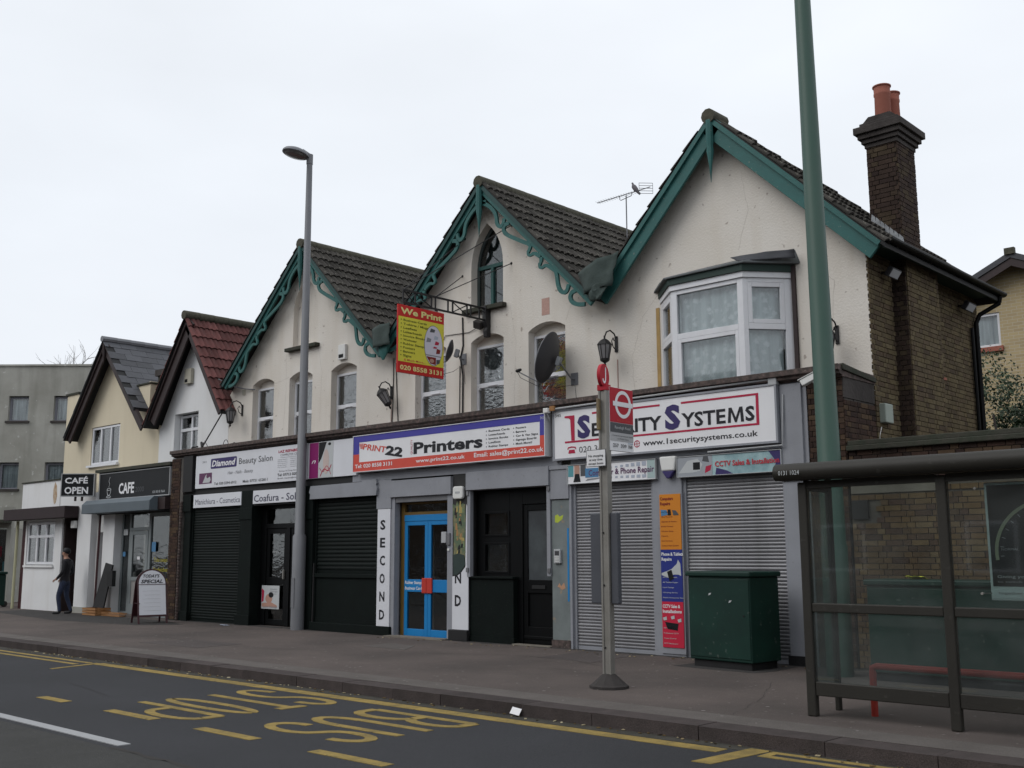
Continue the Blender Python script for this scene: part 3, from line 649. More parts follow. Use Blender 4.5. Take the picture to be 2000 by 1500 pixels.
MB().pxy([(-24, .10)] + edge + [(-6.4, -.1), (-6.4, .10)], -.01, .0029).build('shade_and_dirt_along_walls', 'pave_dark', pave)  # contact shade at the wall foot painted as a dark strip, along with dirt
edge = [(-40 + i * .31, -4.94 + rg.uniform(-.02, .035)) for i in range(125)]
MB().pxy([(-8.6, -1.12), (-8.0, -1.2), (-7.3, -1.22), (-7.2, -.9), (-7.25, -.2), (-8.55, -.2)], -.01, .0033).build('shade_and_dirt_round_cabinet', 'pave_dark', pave)  # contact darkening round the cabinet base put into the colour, with some dirt
q = MB()
for i in range(240):
    q.lathe([(rg.uniform(.010, .024), 0), (.008, .002)], (rg.uniform(-24, -2), rg.uniform(-4.9, -.3), .0035), 7)
q.build('gum_spots', 'gum', pave, kind='stuff')

# ================================================================== THE TERRACE OF THREE GABLED SHOPS
YW = 1.0            # upper walls stand one metre behind the shop fronts
HA = thing('shop_house', 'cream gabled shop house with scrolled green bargeboards over the beauty salon and a blind arch', 'shop', (-20.1, 0, 0), 'cream gabled shops of the terrace')
HB = thing('shop_house', 'cream gabled shop house with the pointed arched window over the printers shop', 'shop', (-14.1, 0, 0), 'cream gabled shops of the terrace')
HC = thing('shop_house', 'cream gabled corner shop house with a bay window and tall brick chimney', 'shop', (-8.8, 0, 0), 'cream gabled shops of the terrace')
def arch(x0, x1, zb, zs, rise, n=8):
    cx = (x0 + x1) / 2; w = (x1 - x0) / 2
    r = (w * w + rise * rise) / (2 * rise); a = math.asin(w / r)
    return [(x0, zb), (x1, zb)] + [(cx + r * sin(a * (1 - 2 * i / n)), zs + rise - r + r * cos(a * (1 - 2 * i / n))) for i in range(n + 1)]
def gothic(x0, x1, zb, zs, za, n=7):
    cx = (x0 + x1) / 2; w = (x1 - x0) / 2; h = za - zs
    r = (w * w + h * h) / (2 * w)
    pts = [(x0, zb), (x1, zb)]
    aa = math.asin(min(1, h / r))
    pts += [(x1 - r + r * cos(aa * i / n), zs + r * sin(aa * i / n)) for i in range(n)]
    pts += [(cx, za)]
    pts += [(x0 + r - r * cos(aa * i / n), zs + r * sin(aa * i / n)) for i in range(n - 1, -1, -1)]
    return pts
def gable_poly(xl, xr, zb, ax, az, sl, sr, drop=0.1):
    return [(xl, zb), (xr, zb), (xr, az - drop - sr * (xr - ax)), (ax, az - drop), (xl, az - drop - sl * (ax - xl))]
def sash(parent, x0, x1, z0, z1, zm, y, top='rippled', low='rippled', ct='net', cl='blind', fw=0.052):
    """white two-light window frame set at depth y, with panes and what hangs behind them"""
    q = MB()
    q.box(x0, x0 + fw, y, y + 0.07, z0, z1); q.box(x1 - fw, x1, y, y + 0.07, z0, z1)
    q.box(x0 + fw, x1 - fw, y, y + 0.07, z1 - fw, z1); q.box(x0 + fw, x1 - fw, y, y + 0.07, z0, z0 + fw)
    q.box(x0 + fw, x1 - fw, y, y + 0.07, zm - 0.045, zm + 0.045)
    q.box(x0 + fw, x0 + fw + .035, y - .018, y + 0.07, zm - .085, zm - .046); q.box((x0 + x1) / 2 - .13, (x0 + x1) / 2 + .13, y - .022, y - .001, zm - .03, zm - .01)
    w = q.build('window', 'upvc', parent, bevel=0.006)
    B(x0 + fw, x1 - fw, y + 0.03, y + 0.036, zm + 0.045, z1 - fw).build('pane', top, w)
    B(x0 + fw, x1 - fw, y + 0.034, y + 0.040, z0 + fw, zm - 0.045).build('pane', low, w)
    wavy(x0 + .03, x1 - .03, zm, z1 - .03, y + .12).build('curtain', ct, w, smooth=True)
    wavy(x0 + .03, x1 - .03, z0, zm, y + .12, 3).build('curtain', cl, w, smooth=True)
    return w
def wavy(x0, x1, z0, z1, y, seed=1, amp=0.018):
    rnd = random.Random(seed + int(x0 * 10)); n = max(8, int((x1 - x0) / .03)); q = MB()
    ph = rnd.random() * 6
    for i in range(n + 1):
        x_ = x0 + (x1 - x0) * i / n; yy = y + amp * sin(i * .9 + ph) + amp * .5 * sin(i * 2.3 + ph)
        q.v += [(x_, yy, z0), (x_, yy, z1)]
    for i in range(n): q.f.append((2 * i, 2 * i + 2, 2 * i + 3, 2 * i + 1))
    return q
def roof(root, xl, xr, ax, az, sl, sr, yb, vis_r=True, mt='tile_dark', kind='roll', w=0.30, g=0.33, y0=0.64, hip=None):
    """two slopes running back from the street; returns the roof part"""
    zl = az - sl * (ax - xl); zr = az - sr * (xr - ax)
    q = MB()
    if hip is None:
        q.pxz([(xl, zl), (ax, az), (ax, az - 0.07), (xl, zl - 0.07)], y0 + .02, yb); q.pxz([(ax, az), (xr, zr), (xr, zr - 0.07), (ax, az - 0.07)], y0 + .02, yb)
    else:
        f_, h_ = y0 + .02, hip; P5 = [(xl, f_, zl), (ax, f_, az), (xr, f_, zr), (ax, h_, az), (xr, yb, zr), (xl, yb, zl)]
        q.add([(a_, b_, c_) for a_, b_, c_ in P5] + [(a_, b_, c_ - .07) for a_, b_, c_ in P5], ((0, 1, 3, 5), (1, 2, 4, 3), (3, 4, 5), (6, 11, 9, 7), (7, 9, 10, 8), (9, 11, 10), (0, 6, 7, 1), (1, 7, 8, 2), (2, 8, 10, 4), (5, 4, 10, 11), (0, 5, 11, 6)))
    r = q.build('roof', 'blackmatt', root)
    nu = int((yb - y0) / w)
    LR = math.hypot(xr - ax, az - zr); LL = math.hypot(ax - xl, az - zl)
    nR, nL = int(LR / g), int(LL / g)
    sk = (lambda i, j: y0 + (i + 1) * w > yb - (yb - hip) * (j + .6) / nR) if hip else None
    sl_ = (lambda i, j: y0 + (nu - i) * w > yb - (yb - hip) * (j + .6) / nL) if hip else None
    tiling(r, (xr, y0, zr), (0, 1, 0), (ax - xr, 0, az - zr), nu, nR, w, LR / nR, mt, kind, 0 if vis_r else 500, bond=kind != 'roll', seed=int(-ax), skip=sk)
    tiling(r, (xl, y0 + nu * w, zl), (0, -1, 0), (ax - xl, 0, az - zl), nu, nL, w, LL / nL, mt, kind, 1000, bond=kind != 'roll', seed=int(-ax) + 9, skip=sl_)
    rm = []
    L = 0.46; k = 0
    me = MB().tube([(0, 0, 0), (0, L, .012)], [0.125, 0.118], 10).mesh('ridge_tile', K['ridge'], smooth=True)
    y = y0 - .02
    while y < (hip + .1 if hip else yb - .2):
        inst('ridge_tile', me, r, Matrix.Translation((ax, y, az - .035))); y += L - .03
    if hip:
        a_, b_ = V((ax, hip, az)), V((xr, yb, zr)); n_ = 11; me2 = MB().tube([(0, 0, 0), (0, .50, .01)], [0.055, 0.05], 8).mesh('hip_tile', K['ridge'], smooth=True)
        Rq = (b_ - a_).to_track_quat('Y', 'Z').to_matrix().to_4x4()
        for i in range(n_): inst('hip_tile', me2, r, Matrix.Translation(a_.lerp(b_, i / n_) + V((0, 0, -.03))) @ Rq)
    return r
SCROLLS = [
    [(.22, .50), (.30, .37), (.45, .27), (.62, .22), (.80, .23), (.92, .31), (1.00, .41), (1.09, .45), (1.17, .40), (1.18, .29), (1.12, .16)],
    [(1.30, .15), (1.23, .28), (1.25, .41), (1.36, .46), (1.52, .41), (1.70, .33), (1.88, .25), (2.10, .15)],
    [(2.95, .13), (3.08, .22), (3.20, .36), (3.32, .45), (3.44, .44), (3.50, .33), (3.44, .16)],
    [(3.66, .13), (3.60, .27), (3.64, .40), (3.76, .44), (3.90, .36), (4.02, .22)],
]
CUSPS = [[(2.12, .08), (2.10, .16), (2.14, .26), (2.15, .37), (2.20, .40), (2.25, .36), (2.27, .27), (2.36, .21), (2.48, .18), (2.48, .08)],
         [(2.50, .08), (2.50, .18), (2.56, .27), (2.57, .38), (2.62, .41), (2.67, .37), (2.69, .27), (2.78, .20), (2.96, .16), (2.96, .08)]]
def smooth2(pts, it=2):
    for _ in range(it):
        o = [pts[0]]
        for i in range(len(pts) - 1):
            a, b = pts[i], pts[i + 1]
            o += [(a[0] * .75 + b[0] * .25, a[1] * .75 + b[1] * .25), (a[0] * .25 + b[0] * .75, a[1] * .25 + b[1] * .75)]
        pts = o + [pts[-1]]
    return pts
def barge(root, ax, az, ex, ez, y, deco=True, wd=0.15, mt='teal', drop=0.05, maxs=9):
    """one bargeboard from the apex (ax, az) down to (ex, ez)"""
    L = math.hypot(ex - ax, ez - az); d = ((ex - ax) / L, (ez - az) / L)
    n = (d[1], -d[0]) if ex > ax else (-d[1], d[0])        # towards the wall, downwards
    if n[1] > 0: n = (-n[0], -n[1])
    P = lambda s_, t_: (ax + d[0] * s_ + n[0] * (t_ + drop), az + d[1] * s_ + n[1] * (t_ + drop))
    q = MB(); q.pxz([P(-0.0, 0), P(L, 0), P(L, wd), P(0.0, wd)], y, y + 0.05)
    b = q.build('bargeboard', mt, root, bevel=0.006)
    m2 = MB().pxz([P(0, -.03), P(L, -.03), P(L, .045), P(0, .045)], y - .045, y + .05).build('verge_moulding', ('teal_dark' if deco else 'teal') if mt == 'teal' else mt, root)
    if deco:
        f = L / 4.15
        for sc in SCROLLS:
            MB().ribbon([P(a * f, .10 + (t - .10) * .68) for a, t in smooth2(sc)], 0.075, y + .003, y + .043).build('scroll', mt, b)
        for cp in CUSPS:
            MB().ribbon([P(a * f, .10 + (t - .10) * .68) for a, t in smooth2(cp[1:-1], 1)], [.10, .08, .07, .06, .07, .05, .06, .06, .05, .05, .06, .06, .07, .08][:len(smooth2(cp[1:-1], 1))] + [.08] * max(0, len(smooth2(cp[1:-1], 1)) - 14), y + .004, y + .044).build('scroll', mt, b)
        for s_, t_ in ((0.52, .15), (1.95, .13), (2.5, .12)):
            pass
    return b
def finial(root, ax, az, y, L=1.0, mt='teal'):
    q = MB(); q.lathe([(0.004, -L), (0.028, -L * .72), (0.062, -L * .5), (0.052, -L * .42), (0.065, -L * .36), (0.06, 0.0)], (ax, y, az), 8)
    q.build('finial', mt, root, smooth=True)
# ---------------- upper walls and roofs
A = dict(ax=-19.93, az=8.78); Bz = dict(ax=-14.10, az=8.83); Cz = dict(ax=-8.85, az=8.64)
winA = [(-22.20, -21.31), (-20.69, -19.80), (-19.10, -18.20)]
winB = [(-16.28, -15.36), (-14.65, -13.77), (-13.13, -12.23)]
nicheA = gothic(-20.60, -19.65, 6.32, 7.15, 7.92)
gothB = gothic(-14.65, -13.78, 6.29, 7.10, 7.97)
curve_plate(gable_poly(-23.22, -17.02, 3.7, -19.93, 8.69, .95, 1.0), [arch(a, b, 4.0, 5.60, .13) for a, b in winA] + [nicheA], YW, YW + .24, 'wall', 'cream', HA)
curve_plate(gable_poly(-17.018, -11.312, 3.7, -14.10, 8.74, 1.0, 1.0), [arch(a, b, 4.0, 5.62, .13) for a, b in winB] + [gothB], YW, YW + .24, 'wall', 'cream', HB)
curve_plate(gable_poly(-11.31, -6.49, 3.7, -8.85, 8.55, 1.06, .975), [[(-9.95, 4.0), (-7.85, 4.0), (-7.85, 5.7), (-9.95, 5.7)]], YW, YW + .24, 'wall', 'cream', HC)
B(-20.7, -19.55, YW + .13, YW + .2, 6.2, 8.0).build('niche_back', 'cream', HA)
for a, b in winA: B(a - .03, b + .03, YW + .19, YW + .23, 5.50, 5.75).build('arch_infill', 'cream', HA)
for a, b in winB: B(a - .03, b + .03, YW + .19, YW + .23, 5.52, 5.77).build('arch_infill', 'cream', HB)
for i, (a, b) in enumerate(winA): sash(HA, a, b, 4.0, 5.53, 4.78, YW + .155, ct=('blind', 'net', 'net')[i])
for i, (a, b) in enumerate(winB): sash(HB, a, b, 4.0, 5.55, 4.77, YW + .155, ct=('net', 'net', 'blind')[i], cl=('net', 'blind', 'blind')[i])
# gothic window: teal frame, dark glass
def gothic_window():
    y = YW + .17
    q = MB(); o = gothB; i_ = gothic(-14.59, -13.84, 6.34, 7.10, 7.87)
    q.v = [(x_, y, z_) for x_, z_ in o] + [(x_, y, z_) for x_, z_ in i_] + [(x_, y + .05, z_) for x_, z_ in o] + [(x_, y + .05, z_) for x_, z_ in i_]
    n = len(o)
    for k in range(n):
        j = (k + 1) % n
        q.f += [(k, j, n + j, n + k), (2 * n + k, 3 * n + k, 3 * n + j, 2 * n + j), (n + k, n + j, 3 * n + j, 3 * n + k)]
    w = q.build('window', 'gothic_frame', HB); B(-14.59, -13.84, y - .02, y + .05, 7.10, 7.17).build('transom', 'teal_dim', w); B(-14.25, -14.18, y - .025, y + .05, 6.34, 7.099).build('mullion', 'teal_dim', w)
    MB().pxz(gothic(-14.59, -13.84, 7.17, 7.175, 7.86), y + .02, y + .026).build('pane', 'glass_plain', w)
    B(-14.59, -14.26, y + .02, y + .026, 6.34, 7.10).build('pane', 'glass_plain', w); B(-14.17, -13.84, y + .02, y + .026, 6.34, 7.10).build('pane', 'glass_plain', w)
    MB().pxz(gothic(-14.64, -13.79, 6.3, 7.1, 7.93), y + .12, y + .13).build('curtain', 'blind', w)
gothic_window()
B(-14.80, -13.69, YW - .12, YW + .2, 6.20, 6.285).build('window_sill', 'coping', HB, bevel=0.008)
B(-20.76, -19.56, YW - .13, YW + .13, 6.235, 6.315).build('window_sill', 'coping', HA, bevel=0.008)
B(-12.79, -12.60, YW - .004, YW + .02, 5.88, 6.20).build('patch_of_bare_plaster', 'pinkplaster', HB)
roof(HA, -23.12, -17.02, -19.93, 8.69, .95, 1.0, 6.3); flush(HA, 'roof_tile', 'roof_tiling')
roof(HB, -17.02, -11.31, -14.10, 8.74, 1.0, 1.0, 6.3); flush(HB, 'roof_tile', 'roof_tiling')
rC = roof(HC, -11.31, -6.06, -8.85, 8.55, 1.06, .975, 5.35, hip=.70); flush(HC, 'roof_tile', 'roof_tiling', 60)
for H_, ax, az, xl, sl, xr, sr, deco in ((HA, -19.93, 8.69, -23.08, .95, -16.98, 1.0, True), (HB, -14.1, 8.74, -17.05, 1.0, -11.28, 1.0, True), (HC, -8.85, 8.55, -11.28, 1.06, -6.10, .975, False)):
    barge(H_, ax, az, xl, az - sl * (ax - xl), .70, deco, 0.13 if deco else 0.25)
    barge(H_, ax, az, xr, az - sr * (xr - ax), .70, deco, 0.13 if deco else 0.25)
    finial(H_, ax, az - .1, .665, 1.05)
# valley covers of felt and lead hanging over the gutter ends
def cloth(corners, name, mt, parent, nx=7, ny=7, amp=.02, th=.012, seed=2):
    """draped sheet: corners tl, tr, br, bl"""
    rnd = random.Random(seed); q = MB(); a, b, c, d = [V(p) for p in corners]
    for j in range(ny + 1):
        for i in range(nx + 1):
            u_, v_ = i / nx, j / ny
            p = (a * (1 - u_) + b * u_) * (1 - v_) + (d * (1 - u_) + c * u_) * v_
            q.v.append((p.x + rnd.uniform(-amp, amp) * .5, p.y - amp * 2 * sin(u_ * pi) + amp * sin(u_ * 9 + v_ * 3) + rnd.uniform(-amp, amp) * .4, p.z + rnd.uniform(-amp, amp) * .5))
    for j in range(ny):
        for i in range(nx): k = j * (nx + 1) + i; q.f.append((k, k + 1, k + nx + 2, k + nx + 1))
    o = q.build(name, mt, parent, smooth=True)
    so = o.modifiers.new('thick', 'SOLIDIFY'); so.thickness = th
    return o
cloth([(-17.23, .60, 6.22), (-16.62, .58, 6.28), (-16.58, .56, 5.80), (-17.15, .58, 5.80)], 'valley_cover', 'feltedge', HB)
cloth([(-11.60, .60, 6.40), (-10.66, .58, 6.62), (-10.78, .54, 6.02), (-11.42, .56, 5.98)], 'valley_cover', 'feltedge', HC, amp=.035)
cloth([(-11.44, .55, 6.05), (-10.80, .53, 6.12), (-11.02, .50, 5.80), (-11.25, .52, 5.80)], 'valley_cover', 'feltedge', HC, amp=.03, seed=5)
for dx in (-.10, -.05, 0, .05, .10):
    MB().tube([(-16.86 + dx * 1.3, .64, 5.85), (-16.86 + dx * .9, .62, 5.68), (-16.86 + dx * .15, .62, 5.52)], [.045, .045, .012], 6).build('pendant_leaf', 'teal', HB, smooth=True)
B(-23.22, -17.03, YW + .3, 6.25, 3.0, 5.6).build('inner_wall', 'darkroom', HA); B(-17.0, -11.33, YW + .5, 6.25, 3.0, 5.6).build('inner_wall', 'darkroom', HB)
B(-11.30, -6.75, YW + .6, 5.2, 3.0, 5.6).build('inner_wall', 'darkroom', HC)
# small things on the walls
t = thing('extractor_vent', 'white rectangular vent box on the cream wall above the third salon window', 'vent', (-18.66, 1, 5.8))
B(-18.79, -18.54, .93, 1.0, 5.80, 6.14).build('casing', 'whiteplastic', t, bevel=.01); B(-18.76, -18.60, .925, .935, 5.84, 5.92).build('slot', 'black', t)
# ---------------- bay window of the corner house
def bay():
    xl, xr, fl, fr, yb, yf = -10.12, -7.69, -9.50, -8.20, YW, 0.40
    z0, z1 = 3.98, 5.66
    w = MB(); post = .085
    def wallseg(q, p0, p1, za, zb, th=.07, a0=0.0, a1=0.0):
        p0, p1 = V((*p0, 0)), V((*p1, 0)); d = (p1 - p0).normalized(); n = V((d.y, -d.x, 0)); 
        p0 = p0 + d * a0; p1 = p1 - d * a1
        q.add([(p0.x, p0.y, za), (p1.x, p1.y, za), (p1.x - n.x * th, p1.y - n.y * th, za), (p0.x - n.x * th, p0.y - n.y * th, za),
               (p0.x, p0.y, zb), (p1.x, p1.y, zb), (p1.x - n.x * th, p1.y - n.y * th, zb), (p0.x - n.x * th, p0.y - n.y * th, zb)],
              ((0, 3, 2, 1), (4, 5, 6, 7), (0, 1, 5, 4), (1, 2, 6, 5), (2, 3, 7, 6), (3, 0, 4, 7)))
    faces = [((xl, yb), (fl, yf)), ((fl, yf), (fr, yf)), ((fr, yf), (xr, yb))]
    fr_ = MB(); panes = []; 
    for k, (p, q_) in enumerate(faces):
        L = math.hypot(q_[0] - p[0], q_[1] - p[1])
        side = k != 1
        eL = .10 if k == 1 else .075; eR = .10 if k == 1 else (.13 if k == 2 else .07)
        e = eL
        wallseg(fr_, p, q_, z0, z1, .09, 0.0, L - eL); wallseg(fr_, p, q_, z0, z1, .09, L - eR, 0.0)
        wallseg(fr_, p, q_, z1 - .07, z1, .085, eL + .0005, eR + .0005)
        wallseg(fr_, p, q_, 4.86, 4.95, .08, eL + .0005, eR + .0005)
        if side:
            wallseg(fr_, p, q_, 4.951, z1 - .071, .10, eL + .001, L - eL - .07); wallseg(fr_, p, q_, 4.951, z1 - .071, .10, L - eR - .07, eR + .001)
            wallseg(fr_, p, q_, z1 - .14, z1 - .071, .10, eL + .0705, eR + .0705); wallseg(fr_, p, q_, 4.951, 5.02, .10, eL + .0705, eR + .0705)
        else:
            wallseg(fr_, p, q_, 4.0, 4.859, .09, eL + .001, L - eL - .06); wallseg(fr_, p, q_, 4.0, 4.859, .09, L - eR - .06, eR + .001); wallseg(fr_, p, q_, 4.80, 4.859, .09, eL + .061, eR + .061)
        for za, zb in ((4.0, 4.86), (4.95, z1 - .07)):
            g = MB(); dd = V((q_[0] - p[0], q_[1] - p[1], 0)).normalized(); nn = V((dd.y, -dd.x, 0)) * -.04
            wallseg(g, (p[0] + nn.x, p[1] + nn.y), (q_[0] + nn.x, q_[1] + nn.y), za, zb, .006, e, e); panes.append(g)
    win = fr_.build('bay_window', 'upvc', HC, bevel=.005)
    for g in panes: g.build('pane', 'glass', win)
    # lace hanging inside, following the bay
    q = MB(); pts = [(xl + .18, yb + .04), (fl + .08, yf + .16), (fr - .08, yf + .16), (xr - .18, yb + .04)]
    seq = []
    for (a, b), n in zip(zip(pts, pts[1:]), (14, 34, 16)):
        for i in range(n):
            u_ = i / n; seq.append((a[0] + (b[0] - a[0]) * u_, a[1] + (b[1] - a[1]) * u_ + .012 * sin(len(seq) * 1.1)))
    for x_, y_ in seq: q.v += [(x_, y_, 3.99), (x_, y_, 5.62)]
    for i in range(len(seq) - 1): q.f.append((2 * i, 2 * i + 2, 2 * i + 3, 2 * i + 1))
    q.build('lace_curtain', 'lace', win, smooth=True)
    B(-9.9, -7.9, YW + .2, YW + .5, 4.0, 5.7).build('room_behind', 'darkroom', HC)
    # head board, dark green fascia and felted roof
    def ring(off, za, zb, mt, name):
        o = [(xl - off * .9, yb), (fl - off * .55, yf - off), (fr + off * .55, yf - off), (xr + off * .9, yb)]
        MB().pxy(o, za, zb).build(name, mt, HC)
    ring(.03, 5.662, 5.75, 'upvc', 'bay_head'); ring(.06, 5.752, 5.87, 'shopgreen_bay', 'bay_fascia')
    o = .10
    base = [(xl - .14, yb, 5.90), (fl - .08, yf - o, 5.88), (fr + .08, yf - o, 5.89), (xr + .15, yb, 5.90)]
    top = [(xl - .02, yb, 6.04), (fl + .3, yb - .02, 6.12), (fr - .3, yb - .02, 6.13), (xr + .08, yb, 6.10)]
    q = MB(); q.add([(a, b, c - .03) for a, b, c in base] + base + top, ((3, 2, 1, 0), (0, 1, 5, 4), (1, 2, 6, 5), (2, 3, 7, 6), (4, 5, 9, 8), (5, 6, 10, 9), (6, 7, 11, 10), (8, 9, 10, 11), (7, 4, 8, 11), (3, 0, 4, 7)))
    q.build('bay_roof', 'lead', HC, bevel=.008)
    cloth([(-8.35, .32, 5.99), (-7.55, .86, 6.08), (-7.53, .84, 5.93), (-8.2, .30, 5.90)], 'felt_strip', 'slate', HC, amp=.012)
    B(xr + .01, xr + .07, YW - .05, YW - .002, 3.98, 5.85).build('brown_batten', 'brown_wood', HC)
    B(xl - .10, xl - .03, YW - .012, YW - .001, 3.98, 5.6).build('ochre_render_patch', 'ochre_render', HC)
K['shopgreen_bay'] = mat('bay_dark_green', (0.012, 0.035, 0.028), 0.6, amt=0.4)
K['ochre_render'] = mat('ochre_render', (0.45, 0.30, 0.12), 0.9, (0.33, 0.22, 0.09), 6, amt=0.6)
bay()
# ---------------- side wall of the corner house, chimney, boundary wall
side = B(-6.75, -6.502, YW + .242, 5.30, 0, 5.93).build('side_wall', 'mortar', HC)
br_ = B(-6.49, -6.272, 1.835, 3.00, 0, 6.0).build('chimney_breast', 'mortar', HC)
W0 = 2.75
brickwork(side, 'y', -6.484, 1, 1.0, 5.30, W0, 5.9, 'brick_stock', clip=lambda u, z: not (1.83 < u < 3.02), seed=2)
brickwork(br_, 'y', -6.262, 1, 1.84, 3.02, W0, 5.95, 'brick_stock', seed=3)
brickwork(br_, 'x', 1.828, -1, -6.49, -6.27, W0, 5.95, 'brick_chim', seed=4)
# projecting shop: brick pier beside the grey pilaster and its flank
pier = B(-7.085, -6.505, .035, .35, 0, 3.95).build('brick_pier', 'mortar_dark', HC)
flank = B(-6.75, -6.502, .36, YW - .003, 0, 3.95).build('flank_wall', 'mortar_dark', HC)
brickwork(pier, 'x', .028, -1, -7.08, -6.50, 0.02, 3.9, 'brick_dark', seed=6)
brickwork(pier, 'y', -6.497, 1, .03, .355, 2.6, 3.6, 'brick_dark', seed=7)
brickwork(flank, 'y', -6.497, 1, .355, .995, 2.6, 3.6, 'brick_dark', seed=8)
B(-6.51, -6.485, .02, .99, 3.60, 3.97).build('cement_render', 'cement', HC)
MB().pyz([(-.04, 3.97), (.99, 3.90), (.99, 3.97), (-.04, 4.06)], -6.62, -6.44).build('coping', 'coping', HC, bevel=.01)
# chimney
stk = B(-6.74, -6.29, 1.83, 2.47, 6.0, 7.78).build('chimney', 'mortar_dark', HC)
brickwork(stk, 'x', 1.822, -1, -6.75, -6.28, 6.2, 7.75, 'brick_chim', seed=10)
brickwork(stk, 'y', -6.282, 1, 1.825, 2.48, 5.95, 7.75, 'brick_chim', seed=11)
brickwork(stk, 'y', -6.748, -1, 1.825, 2.48, 6.3, 7.75, 'brick_chim', far=50, seed=12)
flush(HC, 'brick', 'brickwork')
for k, (o_, za, zb) in enumerate(((.025, 7.72, 7.79), (.06, 7.79, 7.86), (.10, 7.86, 7.94), (.145, 7.94, 8.05), (.07, 8.05, 8.12))):
    B(-6.75 - o_, -6.28 + o_, 1.82 - o_, 2.48 + o_, za, zb).build('chimney_cap_course', 'cement', stk, bevel=.008)
MB().pxz([(-6.80, 8.12), (-6.23, 8.12), (-6.34, 8.22), (-6.69, 8.22)], 1.80, 2.52).build('flaunching', 'cement', stk)
for yy, hh in ((1.98, .55), (2.32, .54)):
    MB().lathe([(.115, 0), (.125, .02), (.118, hh - .17), (.128, hh - .15), (.128, hh - .12), (.122, hh - .10), (.125, hh - .03), (.142, hh - .015), (.142, hh), (.11, hh), (.10, hh - .1)], (-6.52, yy, 8.18), 20).build('chimney_pot', 'terracotta', stk, smooth=True)
for i in range(7):       # stepped lead flashing
    xx = -6.74 + i * .068
    MB().pxz([(xx, 8.55 - .975 * (xx + 8.85) + .02), (xx + .09, 8.55 - .975 * (xx + .09 + 8.85) + .0), (xx + .07, 8.55 - .975 * (xx + 8.85) + .10), (xx + .02, 8.55 - .975 * (xx + 8.85) + .16)], 1.79, 1.815).build('stepped_flashing', 'leadpale', stk)
#cloth([(-6.95, 1.62, 6.86), (-6.30, 1.60, 6.22), (-6.28, 1.78, 6.23), (-6.93, 1.80, 6.86)], 'lead_apron', 'leadpale', stk, amp=.01)
# eaves gutter, soffit, floodlights, pipes on the flank
B(-6.48, -6.10, .72, 5.30, 5.86, 5.885).build('soffit', 'shopgreen_bay', HC); B(-6.12, -6.08, .74, 5.30, 5.78, 5.92).build('eaves_fascia', 'shopgreen_bay', HC)
q = MB()
prof = [(-6.075 + .06 + .062 * cos(a), 5.90 + .062 * sin(a)) for a in [pi + pi * i / 8 for i in range(9)]]
q.prism(prof + [(p[0] * 1 + (-.004 if p[0] > -6.01 else .004), p[1] + .006) for p in prof[::-1]], .70, 5.34, lambda u, w, d: (u, d, w))
q.build('gutter', 'black', HC)
MB().tube([(-6.03, 5.20, 5.84), (-6.06, 5.20, 5.72), (-6.36, 5.10, 5.55), (-6.42, 5.08, 5.4), (-6.42, 5.08, .1)], .042, 8).build('drainpipe', 'black', HC, smooth=True)
MB().tube([(-6.43, 4.90, 5.3), (-6.43, 4.90, 0.1)], .03, 8).build('drainpipe', 'black', HC, smooth=True)
MB().tube([(-6.455, 3.42, 4.2), (-6.455, 3.42, 3.6)], .02, 6).box(-6.49, -6.43, 3.15, 3.6, 4.24, 4.28).build('wall_pipe', 'terracotta', HC)
B(-6.49, -6.42, 3.28, 3.42, 3.46, 3.60).build('pipe_box', 'whiteplastic', HC, bevel=.006)
def flood(y, label):
    t = thing('floodlight', label, 'floodlight', (-6.49, y, 5.5), 'floodlights under the side eaves')
    MB().tube([(-6.49, y, 5.62), (-6.36, y, 5.60)], .018, 6).build('bracket', 'lamp_iron', t)
    Mx = Matrix.Translation((-6.30, y, 5.58)) @ Matrix.Rotation(R_(35), 4, 'Y') @ Matrix.Rotation(R_(-20), 4, 'Z')
    B(-.05, .05, -.10, .10, -.075, .075).xf(Mx).build('lamp_housing', 'dish', t, bevel=.01)
    B(.052, .058, -.085, .085, -.06, .06).xf(Mx).build('lens', 'greyplastic', t)
flood(1.45, 'small floodlight under the eaves just behind the gable corner'); flood(4.45, 'small floodlight under the eaves near the back of the brick side wall')
t = thing('meter_box', 'pale green plastic box on the brick side wall beside the shop flank', 'utility box', (-6.45, 1.2, 3.3))
B(-6.485, -6.38, 1.10, 1.36, 3.34, 3.62).build('casing', 'boxgreen', t, bevel=.015)
MB().tube([(-6.47, 1.13, 3.28), (-6.475, 1.06, 3.15), (-6.475, 1.03, 2.6)], .008, 6).build('cable', 'whiteplastic', t)

def wall_crack(H_, pts, w, seed):
    rr = random.Random(seed); P = []
    for (a, b), (c, d) in zip(pts, pts[1:]):
        n = max(2, int(math.hypot(c - a, d - b) / .07)); P += [(a + (c - a) * i / n + rr.uniform(-.012, .012), b + (d - b) * i / n + rr.uniform(-.012, .012)) for i in range(n)]
    P.append(pts[-1]); q = MB()
    for i, (a, b) in enumerate(P):
        c = P[min(i + 1, len(P) - 1)]; e_ = P[max(i - 1, 0)]; dx, dz = c[0] - e_[0], c[1] - e_[1]; l = math.hypot(dx, dz) or 1; ww = w * rr.uniform(.3, 1.2) / 2
        q.v += [(a - dz / l * ww, YW - .0015, b + dx / l * ww), (a + dz / l * ww, YW - .0015, b - dx / l * ww)]
    for i in range(len(P) - 1): q.f.append((2 * i, 2 * i + 2, 2 * i + 3, 2 * i + 1))
    q.build('hairline_crack', 'crack_render', H_)
K['crack_render'] = flat('crack_in_render', (0.52, 0.48, 0.43), .95)
